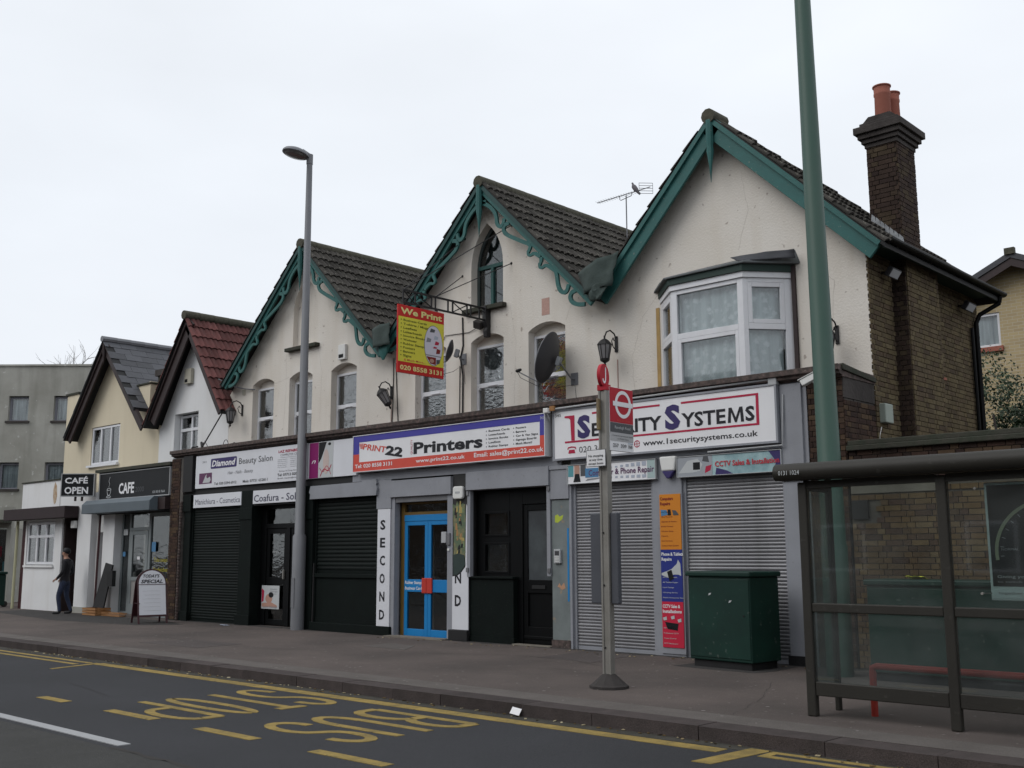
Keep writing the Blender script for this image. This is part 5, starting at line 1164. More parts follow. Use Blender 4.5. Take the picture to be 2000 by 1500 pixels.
for i, s_ in enumerate(('Posters', 'Banners', 'Car & Van Signs', 'Signage Boards', 'Much More!!')):
    text(s_, -12.38, -12.38 + .034 * len(s_), 3.635 - i * .068, .036, Y, 'p_dkgrey', t, bold=.02); MB().pxz(ell(-12.43, 3.652 - i * .068, .012, .012, 8), Y - .002, Y).build('bullet_print', 'p_grey', t)
text('Tel: 020 8558 3131', -16.73, -15.61, 3.205, .075, Y - .002, 'p_white', t, bold=.02); text('www.print22.co.uk', -14.93, -13.62, 3.21, .07, Y - .002, 'p_white', t, bold=.015)
text('Email: sales@print22.co.uk', -13.39, -11.75, 3.21, .08, Y - .002, 'p_white', t, bold=.015); text('343', -11.82, -11.74, 3.75, .05, Y - .002, 'p_offw', t)
# security
t = sign('long white security systems fascia box with red and navy lettering, number 345', -11.60, -7.43, 3.04, 3.885, -.10, .098, 'p_white', 'greypaint', fw=.03)
Y = -.102
text('345', -11.55, -11.42, 3.765, .05, Y, 'p_dkgrey', t)
q = MB().pxz([(-11.20, 3.35), (-11.13, 3.35), (-11.13, 3.765), (-11.34, 3.765), (-11.34, 3.735), (-11.26, 3.725), (-11.22, 3.70)], Y - .003, Y - .001).build('numeral_print', 'p_crimson', t)
for a in ((-11.34, -7.72, 3.315, 3.345), (-10.76, -9.43, 3.75, 3.78), (-9.04, -7.72, 3.745, 3.775), (-7.765, -7.72, 3.345, 3.745)): plate(a[0], a[1], a[2], a[3], Y, 'p_crimson', t, 'border_print')
text('S', -11.07, -10.80, 3.37, .385, Y - .001, 'p_navy', t, bold=.05); text('ECURITY', -10.77, -9.40, 3.385, .22, Y, 'p_black', t, bold=.03)
text('S', -9.34, -9.06, 3.37, .385, Y - .001, 'p_navy', t, bold=.05); text('YSTE', -9.04, -8.27, 3.385, .22, Y, 'p_black', t, bold=.025); text('S', -7.94, -7.79, 3.385, .22, Y, 'p_black', t, bold=.03); MB().pxz([(-8.235, 3.385), (-8.185, 3.385), (-8.175, 3.54), (-8.115, 3.385), (-8.085, 3.385), (-8.025, 3.54), (-8.015, 3.385), (-7.965, 3.385), (-7.985, 3.605), (-8.035, 3.605), (-8.10, 3.455), (-8.165, 3.605), (-8.215, 3.605)], Y - .002, Y).build('lettering', 'p_black', t)
text('020 3601 1200', -11.04, -9.99, 3.14, .10, Y, 'p_dkgrey', t); text('www.1securitysystems.co.uk', -9.76, -7.75, 3.16, .085, Y, 'p_black', t, bold=.012)
MB().pxz([(-11.27, 3.14), (-11.12, 3.14), (-11.14, 3.20), (-11.25, 3.20)], Y - .002, Y).build('phone_print', 'p_crimson', t); MB().ribbon([(-11.28, 3.205), (-11.27, 3.235), (-11.195, 3.245), (-11.12, 3.235), (-11.11, 3.205)], .022, Y - .002, Y).build('phone_print', 'p_crimson', t)
ring_ = MB().ribbon(ell(-9.875, 3.20, .05, .05, 18, 0, 2 * pi), .012, Y - .002, Y); ring_.box(-9.925, -9.825, Y - .002, Y, 3.196, 3.204).box(-9.88, -9.87, Y - .003, Y - .001, 3.15, 3.25); ring_.build('globe_print', 'p_crimson', t)
t = sign('computer and phone repair board above the left grey shutter', -11.33, -9.56, 2.64, 2.955, -.06, .04, 'p_white', 'greyplastic', fw=.008)
Y = -.062
for i in range(3): plate(-11.31 + i * .13, -11.20 + i * .13, 2.76, 2.94, Y, ('p_teal', 'p_skin', 'p_dkgrey')[i], t, 'picture_print')
plate(-10.95, -10.68, 2.73, 2.88, Y - .001, 'p_cyan', t, 'picture_screen'); plate(-10.67, -10.55, 2.74, 2.90, Y - .001, 'p_dark', t, 'picture_tower')
MB().pxz([(-10.95, 2.68), (-10.68, 2.70), (-10.62, 2.72), (-10.90, 2.71)], Y - .003, Y - .001).build('picture_keyboard', 'p_grey', t); MB().pxz([(-11.20, 2.67), (-11.05, 2.67), (-11.08, 2.80), (-11.16, 2.80)], Y - .004, Y - .002).build('picture_laptop', 'p_dark', t)
for i in range(7): plate(-10.45 + i * .105, -10.45 + i * .105 + .04 + .006 * i, 2.86 - .012 * (0) , 2.88 + .008 * i, Y, 'p_lblue', t, 'picture_print'); plate(-10.45 + i * .105, -10.45 + i * .105 + .04 + .006 * i, 2.70 - .004 * i, 2.725, Y, 'p_lblue', t, 'picture_print')
plate(-9.72, -9.57, 2.66, 2.94, Y, 'p_faded_t', t, 'picture_print')
text('Computer & Phone Repair', -11.0 + .12, -9.59, 2.755, .095, Y - .002, 'p_plum', t, bold=.015)
t = sign('teal CCTV sales board above the right grey shutter', -9.17, -7.42, 2.64, 2.95, -.06, .04, 'p_teal2', 'greyplastic', fw=.008)
plate(-9.16, -8.55, 2.65, 2.942, Y, 'p_lgrey', t, 'picture_print')
MB().pxz([(-9.14, 2.70), (-8.98, 2.88), (-8.80, 2.90), (-8.72, 2.82), (-8.76, 2.72), (-8.90, 2.70)], Y - .003, Y - .001).build('picture_camera', 'p_offw', t); MB().pxz([(-8.88, 2.74), (-8.76, 2.74), (-8.76, 2.85), (-8.88, 2.85)], Y - .005, Y - .003).build('picture_lens', 'p_dark', t)
MB().pxz([(-8.68, 2.68), (-8.58, 2.72), (-8.56, 2.80), (-8.66, 2.78)], Y - .003, Y - .001).build('picture_print', 'p_crimson', t); MB().pxz([(-8.72, 2.86), (-8.60, 2.84), (-8.62, 2.93), (-8.70, 2.93)], Y - .003, Y - .001).build('picture_print', 'p_dkgrey', t)
MB().pxz([(-7.62, 2.942), (-7.43, 2.942), (-7.43, 2.65), (-7.55, 2.65), (-7.5, 2.78)], Y - .0035, Y - .002).build('corner_print', 'p_navy', t); MB().pxz([(-8.5, 2.65), (-8.2, 2.65), (-8.3, 2.70), (-8.48, 2.75)], Y - .0035, Y - .002).build('corner_print', 'p_navy', t)
text('CCTV Sales & Installation', -8.50, -7.45, 2.765, .08, Y - .005, 'p_red', t, bold=.02)
t = thing('alarm_box', 'white and navy shield-shaped alarm box between the two grey shutters', 'alarm', (-9.32, -.08, 2.68))
def shield(za, zb, d): 
    f = lambda z: .155 * min(1, .45 + .55 * (z - 2.66) / .18)
    return [(-9.32 - f(za), za), (-9.32 + f(za), za), (-9.32 + f(zb), zb), (-9.32 - f(zb), zb)]
MB().pxz([(-9.32 - .115, 2.75), (-9.32 + .115, 2.75), (-9.32 + .15, 2.95), (-9.32 + .145, 2.97), (-9.32 - .145, 2.97), (-9.32 - .15, 2.95)], -.10, -.021).build('casing', 'whiteplastic', t, bevel=.025); MB().pxz([(-9.32 - .03, 2.635), (-9.32 + .03, 2.635), (-9.32 + .113, 2.748), (-9.32 - .113, 2.748)], -.095, -.021).build('strobe', 'p_navy', t, bevel=.015)
def poster(label, z0, z1, mt, title, lines, tm, lm, pic):
    t = thing('poster', label, 'poster', (-9.33, -.02, z0), 'posters stacked on the pier between the grey shutters')
    part(t, 'sheet', mt, -9.53, -9.15, -.032, -.021, z0, z1)
    Yp = -.033
    for i, s_ in enumerate(title): text(s_, -9.515, -9.515 + .026 * len(s_), z1 - .09 - i * .075, .05, Yp, tm, t, bold=.03)
    for i, s_ in enumerate(lines): text(s_, -9.505, -9.505 + .0155 * len(s_), z0 + .05 + (len(lines) - 1 - i) * (.072 if len(lines) > 5 else .075), .018, Yp, lm, t, bold=.01)
    pic(t, Yp)
def pic_o(t, y):
    MB().pxz([(-9.51, 2.17), (-9.40, 2.16), (-9.38, 2.09), (-9.50, 2.07)], y - .002, y).build('picture_screen', 'p_cyan', t); MB().pxz([(-9.38, 2.17), (-9.33, 2.17), (-9.32, 2.08), (-9.38, 2.08)], y - .002, y).build('picture_tower', 'p_dark', t)
    MB().pxz([(-9.30, 2.16), (-9.23, 2.15), (-9.18, 2.08), (-9.28, 2.08)], y - .002, y).build('picture_laptop', 'p_dkgrey', t)
def pic_b(t, y):
    MB().pxz([(-9.52, 1.22), (-9.42, 1.25), (-9.34, 1.28), (-9.24, 1.36), (-9.22, 1.42), (-9.18, 1.36), (-9.17, 1.18), (-9.22, 1.20), (-9.30, 1.20), (-9.40, 1.15), (-9.52, 1.19)], y - .002, y).build('picture_hands', 'p_offw', t)
    MB().pxz([(-9.42, 1.24), (-9.34, 1.27), (-9.30, 1.14), (-9.38, 1.10)], y - .004, y - .002).build('picture_phone', 'p_dark', t)
def pic_r(t, y):
    MB().pxz([(-9.48, .50), (-9.24, .48), (-9.26, .38), (-9.44, .40)], y - .002, y).build('picture_recorder', 'p_dark', t)
    for xx, zz in ((-9.48, .56), (-9.34, .58), (-9.22, .54)): MB().pxz([(xx - .035, zz), (xx + .03, zz + .02), (xx + .035, zz - .03), (xx - .02, zz - .04)], y - .004, y - .002).build('picture_camera', 'p_offw', t)
poster('orange computer repairs poster, topmost of three on the grey pier', 1.57, 2.40, 'p_poster_o', ('Computers', 'Repairs'), ('Low Rates', 'Virus Removal', 'Upgrades & Repairs', 'Broken Screens', 'Wireless Setup', 'Networks', 'Data Recovery', 'Custom Built Systems'), 'p_maroon', 'p_maroon', pic_o)
poster('blue phone and tablet repairs poster, middle of three on the grey pier', .80, 1.568, 'p_poster_b', ('Phone & Tablets', 'Repairs'), ('All Phone Repairs', 'All Tablets Repair', 'Liquid Damage', 'Unlocking Service', 'Mobile Accessories Sales'), 'p_white', 'p_offw', pic_b)
poster('red CCTV installations poster, lowest of three on the grey pier', .13, .798, 'p_poster_r', ('CCTV Sales &', 'Installations'), ('HD CCTV Kits', 'Professional CCTV', 'Access Control', 'CCTV Maintenance'), 'p_white', 'p_offw', pic_r)

t = thing('security_camera', 'white bullet camera at the right end of the security sign cornice', 'camera', (-6.85, -.1, 3.8))
B(-.13, .13, -.045, .045, -.045, .045).xf(Matrix.Translation((-6.86, -.20, 3.86)) @ Matrix.Rotation(R_(-28), 4, 'Y') @ Matrix.Rotation(R_(20), 4, 'Z')).build('camera_body', 'whiteplastic', t, bevel=.01); B(-.15, .10, -.055, .055, .05, .058).xf(Matrix.Translation((-6.86, -.20, 3.86)) @ Matrix.Rotation(R_(-28), 4, 'Y') @ Matrix.Rotation(R_(20), 4, 'Z')).build('sun_hood', 'whiteplastic', t)
MB().tube([(-6.80, .03, 3.80), (-6.80, -.12, 3.80), (-6.84, -.18, 3.83)], .014, 6).build('camera_arm', 'whiteplastic', t)
t = thing('security_camera', 'small white camera cube between the printers sign and the security sign', 'camera', (-11.6, -.1, 3.85))
B(-11.70, -11.60, -.24, -.15, 3.84, 3.92).build('camera_body', 'whiteplastic', t, bevel=.008); B(-11.60, -11.50, -.19, -.151, 3.87, 3.95).build('timber_block', 'timber', t); MB().tube([(-11.65, -.19, 3.84), (-11.65, -.13, 3.74)], .012, 6).build('camera_arm', 'greyplastic', t)

# ================================================================== HOUSES TO THE LEFT
HW = thing('shop_house', 'narrow white gabled house with a red tiled roof left of the terrace', 'house', (-25.1, 1, 0))
curve_plate([(-26.62, 2.9), (-23.23, 2.9), (-23.23, 5.30), (-24.81, 7.55), (-26.50, 5.0), (-26.62, 4.9)], [[(-25.84, 3.95), (-24.66, 3.95), (-24.66, 5.23), (-25.84, 5.23)]], YW, YW + .24, 'wall', 'white_render', HW)
zl = lambda x_: 7.66 - 1.40 * abs(x_ + 24.81)
r_ = MB().pxz([(-26.72, zl(-26.72)), (-24.81, 7.66), (-24.81, 7.66), (-26.72, zl(-26.72) - .08)], .57, 4.6).pxz([(-24.81, 7.66), (-22.93, zl(-22.93)), (-22.93, zl(-22.93) - .08), (-24.81, 7.66)], .57, 4.6).build('roof', 'blackmatt', HW)
L_ = math.hypot(1.88, 2.632)
tiling(r_, (-22.93, .55, zl(-22.93)), (0, 1, 0), (-1.88, 0, 2.632), 13, 9, .30, L_ / 9, 'tile_red', 'roll', seed=31)
tiling(r_, (-26.72, .55 + 3.9, zl(-26.72)), (0, -1, 0), (1.88, 0, 2.632), 13, 9, .30, L_ / 9, 'tile_red', 'roll', far=500, seed=32)
flush(HW, 'roof_tile', 'roof_tiling')
me = MB().tube([(0, 0, 0), (0, .46, .012)], [.12, .113], 10).mesh('ridge_tile', K['ridge'], smooth=True)
for i in range(9): inst('ridge_tile', me, r_, Matrix.Translation((-24.81, .53 + .43 * i, 7.72)))
barge(HW, -24.81, 7.66, -26.60, 7.66 - 1.4 * 1.79, .66, False, .30, 'brown_wood'); barge(HW, -24.81, 7.66, -22.98, 7.66 - 1.4 * 1.83, .66, False, .20, 'brown_wood')
def casements(parent, x0, x1, z0, z1, y, cols, transom=None, fw=.06, mt='upvc', pane='glass', back='blind', sub=True):
    q = B(x0, x0 + fw, y, y + .07, z0, z1).box(x1 - fw, x1, y, y + .07, z0, z1).box(x0 + fw, x1 - fw, y, y + .07, z1 - fw, z1).box(x0 + fw, x1 - fw, y, y + .07, z0, z0 + fw)
    edges = [x0 + fw] + [x0 + (x1 - x0) * c for c in cols] + [x1 - fw]
    for e_ in edges[1:-1]: q.box(e_ - fw * .6, e_ + fw * .6, y - .006, y + .07, z0 + fw, z1 - fw)
    if transom: q.box(x0 + fw, x1 - fw, y - .012, y + .07, transom - .04, transom + .04)
    w = q.build('window', mt, parent, bevel=.005)
    rows = [(z0 + fw, (transom - .04) if transom else z1 - fw)] + ([(transom + .04, z1 - fw)] if transom else [])
    for i in range(len(edges) - 1):
        a, b = edges[i] + (fw * .6 if i else 0), edges[i + 1] - (fw * .6 if i < len(edges) - 2 else 0)
        for c, d_ in rows: B(a, b, y + .03, y + .036, c, d_).build('pane', pane, w)
    if back: B(x0 + .02, x1 - .02, y + .14, y + .15, z0, z1).build('curtain', back, w)
    return w
casements(HW, -25.80, -24.68, 3.97, 5.19, YW + .16, [.52], 4.80, pane='rippled', back='darkroom')  # dark plane behind the panes stands for tree reflections, no curtain hangs here
B(-26.6, -23.3, YW + .4, 4.6, 2.5, 5.0).build('inner_wall', 'darkroom', HW)
t = thing('alarm_box', 'cream alarm box high on the white gable', 'alarm', (-25.1, .95, 5.95))
B(-25.28, -24.96, .90, .998, 5.98, 6.38).build('casing', 'beigeplastic', t, bevel=.012); B(-25.24, -25.12, .893, .90, 6.02, 6.10).build('sounder_slot', 'black', t)
HCF = thing('shop_house', 'beige gabled house with a grey slate roof over the cafe', 'house', (-29.5, 1, 0))
curve_plate([(-32.35, 2.9), (-26.63, 2.9), (-26.63, 5.0), (-27.25, 5.45), (-27.25, 6.30), (-28.25, 6.16), (-28.6, 6.7), (-29.36, 7.55), (-31.15, 5.4), (-31.6, 6.40), (-32.35, 6.40)], [[(-30.60, 4.14), (-28.87, 4.14), (-28.87, 5.27), (-30.60, 5.27)]], YW + .01, YW + .25, 'wall', 'beige_render', HCF)
zr_ = lambda x_: 7.66 - 1.06 * (x_ + 29.32); zl_ = lambda x_: 7.66 - 1.22 * (-29.32 - x_)
r_ = MB().pxz([(-31.5, zl_(-31.5)), (-29.32, 7.66), (-29.32, 7.66), (-31.5, zl_(-31.5) - .08)], .57, 4.6).pxz([(-29.32, 7.66), (-27.30, zr_(-27.30)), (-27.30, zr_(-27.30) - .08), (-29.32, 7.66)], .57, 4.6).build('roof', 'blackmatt', HCF)
L_ = math.hypot(2.02, 2.14)
tiling(r_, (-27.30, .55, zr_(-27.30)), (0, 1, 0), (-2.02, 0, 2.1412), 8, 11, .5, L_ / 11, 'slate', 'slate', bond=True, seed=41)
tiling(r_, (-31.5, 4.55, zl_(-31.5)), (0, -1, 0), (2.18, 0, 2.66), 8, 11, .5, .312, 'slate', 'slate', far=500, seed=42)
flush(HCF, 'roof_tile', 'roof_tiling')
me = MB().tube([(0, 0, 0), (0, .46, .008)], [.09, .085], 8).mesh('ridge_tile', K['mast'], smooth=True)
for i in range(9): inst('ridge_tile', me, r_, Matrix.Translation((-29.32, .53 + .43 * i, 7.72)))
barge(HCF, -29.32, 7.66, -31.5, zl_(-31.5), .66, False, .22, 'brown_wood'); barge(HCF, -29.32, 7.66, -26.86, zr_(-26.86), .66, False, .22, 'brown_wood')
finial(HCF, -29.32, 7.68, .63, .7, 'brown_wood')
casements(HCF, -30.58, -28.89, 4.16, 5.25, YW + .03, [.33, .68], pane='rippled', back='darkroom'); B(-30.68, -28.82, YW - .08, YW + .03, 4.08, 4.14).build('window_sill', 'upvc', HCF)  # cafe house window too: its dark back paints the mirrored trees, not cloth
B(-28.30, -27.22, YW - .03, YW + .30, 6.17, 6.21).xf(Matrix.Translation((0, 0, .06))).build('parapet_coping', 'coping', HCF)
B(-27.2, -26.75, 1.2, 2.0, 5.6, 6.45).build('stack', 'coping', HCF); B(-27.28, -26.68, 1.14, 2.06, 6.45, 6.62).build('stack_cap', 'cement', HCF)
B(-32.42, -31.55, YW - .03, YW + .35, 6.40, 6.46).build('parapet_coping', 'coping', HCF)
B(-32.3, -26.7, YW + .4, 4.6, 2.5, 5.0).build('inner_wall', 'darkroom', HCF)
# ---- cafe shop front beneath
for x0, x1 in ((-27.60, -26.98),): part(HCF, 'white_pier', 'white_render', x0, x1, .05, .9, 0, 2.62)
part(HCF, 'shop_front_head', 'darkfascia', -27.9, -23.98, .0, .12, 2.60, 3.72); part(HCF, 'roof_edge', 'coping', -27.9, -23.98, -.12, 1.0, 3.72, 3.80)
t = sign('black cafe fascia board with a steaming cup', -27.73, -24.05, 2.985, 3.69, -.06, .05, 'p_dark', 'greyplastic')
text('CAFE', -26.64, -25.83, 3.11, .29, -.062, 'p_white', t, bold=.03); text('2000', -25.76, -25.32, 3.13, .13, -.062, 'p_dkgrey', t); text('020 8518 7664', -24.88, -24.28, 3.065, .06, -.062, 'p_offw', t)
MB().ribbon(smooth2([(-27.28, 3.26), (-27.27, 3.14), (-27.18, 3.08), (-27.09, 3.14), (-27.07, 3.26)]), .02, -.064, -.061).ribbon(ell(-27.18, 3.26, .105, .028, 14), .014, -.0645, -.0615).ribbon(ell(-27.18, 3.06, .12, .025, 14), .014, -.0645, -.0612).build('cup_print', 'p_offw', t)
MB().ribbon(smooth2([(-27.20, 3.32), (-27.14, 3.40), (-27.22, 3.47), (-27.14, 3.58)]), .012, -.064, -.061).build('steam_print', 'p_offw', t)
MB().pyz([(-.42, 2.62), (.0, 2.62), (.0, 2.97), (-.30, 2.97), (-.42, 2.86)], -27.95, -24.35).build('awning_box', 'awning_grey', HCF, bevel=.01); part(HCF, 'box_end', 'brown_wood', -24.349, -24.0, -.2, .0, 2.64, 2.94)
yC = .25
q = B(-26.96, -26.90, yC, yC + .06, 0, 2.6).box(-26.55, -26.47, yC, yC + .06, 0, 2.6).box(-25.54, -25.44, yC, yC + .06, 0, 2.6).box(-26.47, -25.54, yC, yC + .06, 2.16, 2.24).box(-26.9, -26.55, yC, yC + .06, .0, .1).box(-25.44, -24.12, yC, yC + .06, .0, .55).box(-25.44, -24.12, yC, yC + .06, 2.5, 2.6).box(-24.16, -24.06, yC, yC + .06, 0, 2.6)
cf = q.build('shop_front_frame', 'cafe_frame', HCF, bevel=.005)
for a, b, c, d_ in ((-26.90, -26.55, .1, 2.6), (-26.47, -25.54, 2.24, 2.6), (-25.44, -24.16, .55, 2.5)): B(a, b, yC + .03, yC + .036, c, d_).build('pane', 'glass_dark', cf)
q = B(-26.46, -26.34, yC - .01, yC + .04, .02, 2.15).box(-25.68, -25.55, yC - .01, yC + .04, .02, 2.15).box(-26.34, -25.68, yC - .01, yC + .04, .02, .30).box(-26.34, -25.68, yC - .01, yC + .04, 2.05, 2.15).box(-26.34, -25.68, yC - .01, yC + .04, .88, .98)
cd_ = q.build('door', 'cafe_frame', HCF, bevel=.005)
B(-26.34, -25.68, yC + .01, yC + .016, .98, 2.05).build('pane', 'glass_dark', cd_); B(-26.34, -25.68, yC + .01, yC + .016, .30, .88).build('panel', 'greyroom', cd_); B(-26.08, -25.94, yC + .0, yC + .006, 1.42, 1.50).build('door_sticker', 'p_white', cd_); B(-25.66, -25.6, yC - .06, yC - .011, .95, 1.05).build('handle', 'steel', cd_)
for i, s_ in enumerate(('Take aways & Fr', 'Sandwiches & D', 'Jackets')): text(s_, -25.22, -24.25, 1.36 - i * .24, .11, yC - .001, 'p_dullyellow', cf, bold=.02)
B(-25.35, -25.15, yC - .004, yC - .001, 1.62, 1.86).build('window_sticker', 'p_cyan', cf); B(-26.84, -26.70, yC - .004, yC - .001, 1.5, 1.62).build('window_sticker', 'p_cyan', cf); B(-26.85, -26.62, yC - .004, yC - .001, 2.05, 2.2).build('window_sticker', 'p_offw', cf)
part(HCF, 'cafe_interior', 'darkroom', -27.0, -24.0, 1.0, 1.1, 0, 2.6); part(HCF, 'cafe_interior_side', 'darkroom', -24.05, -23.98, .32, 1.0, 0, 2.6)
part(HCF, 'white_panel_inside', 'white_render', -26.86, -26.6, .5, .52, 0.2, 1.1)
part(HCF, 'step', 'kerbtop', -26.9, -25.4, -.15, .2, 0, .05)
MB().tube([(-27.70, .0, 2.6), (-27.72, -.02, .0)], .03, 8).build('drainpipe', 'maroon', HCF); MB().tube([(-27.84, .02, 2.6), (-27.84, .02, 1.9), (-27.86, .02, 1.6), (-27.84, .02, .3)], .015, 6).build('pipe', 'whiteplastic', HCF)
part(HCF, 'side_door', 'maroon', -28.25, -27.86, .45, .5, 0.14, 2.15, bevel=.01); part(HCF, 'door_head', 'white_render', -28.25, -27.8, .2, .5, 2.151, 2.62); part(HCF, 'door_step', 'kerbtop', -28.3, -27.8, .05, .45, 0, .135)
# ---- white single-storey front with brown awning box
HWL = thing('low_shop', 'low white rendered shop front with a brown awning box left of the cafe', 'shop', (-31, 0, 0))
part(HWL, 'parapet', 'white_render', -32.7, -30.18, -.02, .9, 2.86, 3.66); part(HWL, 'parapet_coping', 'coping', -32.75, -30.15, -.05, .95, 3.661, 3.70)
part(HWL, 'low_parapet', 'white_render', -30.179, -27.92, .0, .9, 2.72, 3.22); 
q = MB().pxz([(-30.52, 3.62), (-30.40, 3.5), (-30.36, 3.2), (-30.42, 3.02), (-30.52, 2.98), (-30.60, 3.15), (-30.62, 3.4)], -.024, -.0205); q.build('rust_stain', 'rust', HWL)
part(HWL, 'awning_box', 'awning_brown', -33.0, -28.95, -.42, -.021, 2.56, 2.88, bevel=.01)
part(HWL, 'front_wall', 'white_render', -32.35, -29.95, .0, .25, 0, 1.26); part(HWL, 'front_wall_side', 'white_render', -30.38, -29.95, .0, .25, 1.261, 2.56); part(HWL, 'front_wall_side', 'white_render', -32.35, -32.24, .0, .25, 1.261, 2.56); part(HWL, 'front_wall_head', 'white_render', -32.239, -30.381, .0, .25, 2.50, 2.56)
casements(HWL, -32.22, -30.40, 1.28, 2.49, .02, [.35, .68], 2.08, fw=.075, back='dish'); part(HWL, 'sill', 'white_render', -32.3, -30.35, -.05, -.001, 1.20, 1.259)
part(HWL, 'dark_end', 'maroon', -32.62, -32.36, .02, .25, 0, 2.56); part(HWL, 'doorway_back', 'darkroom', -29.9, -28.9, .7, .75, 0, 2.7); part(HWL, 'doorway_side', 'brown_wood', -29.949, -29.86, .05, .7, 0, 2.6); part(HWL, 'doorway_door', 'maroon', -29.30, -29.05, .25, .32, 0, 2.5)
part(HWL, 'pale_strip', 'white_render', -29.62, -29.45, .68, .70, 1.2, 2.4)
part(HWL, 'pier', 'white_render', -29.0, -28.22, .0, .5, .16, 2.715); part(HWL, 'pier_foot', 'concrete', -29.03, -28.19, -.02, .5, 0, .159)
part(HWL, 'wall_light', 'whiteplastic', -29.22, -29.02, -.10, -.0, 2.28, 2.48, bevel=.01)
MB().tube([(-32.70, -.1, 2.55), (-32.72, -.1, 0)], .045, 8).build('yellow_pipe', 'pipe_yellow', HWL, smooth=True)
# angled cafe box sign on two brackets
C0 = V((-27.95, -.12, 0)); ang = R_(-137.0)
t = thing('box_sign', 'black box sign reading CAFE OPEN angled out over the white shop front', 'sign', (-28.2, -.3, 3.1))
e_ = V((-.7318, -.6815, 0)); Wd = .86
Ms = Matrix(((-e_.x, -.6815, 0, C0.x + e_.x * Wd), (-e_.y, .7318, 0, C0.y + e_.y * Wd), (0, 0, 1, 0), (0, 0, 0, 1)))
B(0, Wd, 0, .12, 3.12, 3.70).xf(Ms).build('box', 'p_dark', t); q = MB()
for a in ((-.01, Wd + .01, 3.70, 3.72), (-.01, Wd + .01, 3.10, 3.12), (-.02, 0, 3.10, 3.72), (Wd, Wd + .02, 3.10, 3.72)): q.box(a[0], a[1], -.01, .13, a[2], a[3])
q.xf(Ms).build('rim', 'greyplastic', t)
O_ = C0 + e_ * Wd + V((.6815, -.7318, 0)) * .002
text('CAFÉ', .08, .70, 3.45, .16, 0, 'p_white', t, bold=.03, frame=(O_, -e_, (0, 0, 1))); text('OPEN', .08, .72, 3.17, .19, 0, 'p_white', t, bold=.03, frame=(O_, -e_, (0, 0, 1)))
for dx in (.34, .52): B(dx, dx + .05, .04, .08, 2.98, 3.10).xf(Ms).build('bracket', 'brown_wood', t)
# ---- concrete block and low shop in front of it, both turned to face the road junction
def facing(depth): 
    o = CAM + V((-sin(YAW), cos(YAW), 0)) * depth
    return Matrix.Translation((o.x, o.y, 0)) @ Matrix.Rotation(YAW, 4, 'Z')
Mf = facing(45)
t = thing('concrete_building', 'stained flat-roofed concrete block with small square windows beyond the cafe', 'building', (Mf @ V((-22, 2, 0))))
wr = [(-23.9, 7.2, 8.27), (-21.42, 7.2, 8.27), (-19.50, 7.2, 8.27), (-23.7, 4.32, 5.44), (-21.66, 4.32, 5.44), (-19.72, 4.32, 5.44)]
cp = curve_plate([(-34, 0), (-12, 0), (-12, 9.55), (-34, 9.55)], [[(a, c), (a + .85, c), (a + .85, d_), (a, d_)] for a, c, d_ in wr], 0, .3, 'wall', 'concrete', None)
cp.data.transform(Matrix.Translation(cp.location)); cp.location = (0, 0, 0); cp.data.transform(Mf); attach(cp, t)
B(-34.1, -11.9, -.06, 9, 9.55, 9.63).xf(Mf).build('roof_slab', 'concrete', t); B(-34, -12, .6, 9, 0, 9.5).xf(Mf).build('inner_wall', 'darkroom', t); B(-34, -33.7, .3, 9, 0, 9.5).xf(Mf).build('end_wall', 'concrete', t)
B(-34, -12, -.05, -.001, 3.35, 3.55).xf(Mf).build('string_course', 'concrete', t); B(-34, -18.2, -1.6, -.051, 2.55, 2.75).xf(Mf).build('canopy', 'concrete', t)
for a, c, d_ in wr:
    w = B(a, a + .85, .16, .22, c, c + .06).box(a, a + .85, .16, .22, d_ - .10, d_ - .04).box(a, a + .09, .16, .22, c + .06, d_ - .1).box(a + .78, a + .85, .16, .22, c + .06, d_ - .1).xf(Mf).build('window', 'window_grey', t)
    B(a + .09, a + .78, .18, .186, c + .06, d_ - .1).xf(Mf).build('pane', 'glass', w); B(a, a + .85, .32, .33, c, d_).xf(Mf).build('curtain', 'net', w); B(a - .08, a + .93, -.07, .16, c - .09, c - .002).xf(Mf).build('window_sill', 'cement', w)
Mg = facing(36)
t = thing('glazed_shop', 'dark glazed shop front with a thin canopy at the left edge, behind the bin', 'shop', (Mg @ V((-19, 1, 0))))
B(-23, -16.75, 0, .2, 2.45, 3.15).xf(Mg).build('fascia', 'concrete', t); B(-23, -16.75, -.5, -.001, 2.62, 2.72).xf(Mg).build('canopy', 'coping', t); B(-16.9, -16.75, .001, 3, 0, 2.45).xf(Mg).build('end_pier', 'concrete', t)
B(-23, -16.9, 1.6, 1.7, 0, 2.45).xf(Mg).build('interior_wall', 'darkroom', t); fr = B(-18.4, -18.3, .0, .1, 0, 2.45).box(-23, -16.9, .0, .1, 0, .5).xf(Mg).build('window_frame', 'maroon', t); B(-18.3, -16.9, .04, .05, .5, 2.45).xf(Mg).build('pane', 'glass_dark', fr); B(-23, -18.4, .04, .05, .5, 2.45).xf(Mg).build('pane', 'glass_dark', fr)
for i, (a, z_, m_) in enumerate(((-17.6, 1.5, 'p_crimson'), (-17.2, 1.0, 'p_teal'), (-17.9, 1.9, 'terracotta'), (-17.1, 1.7, 'p_faded'), (-17.75, .7, 'maroon'))): B(a, a + .3, .5, .6, z_, z_ + .35).xf(Mg).build('window_display', m_, t)
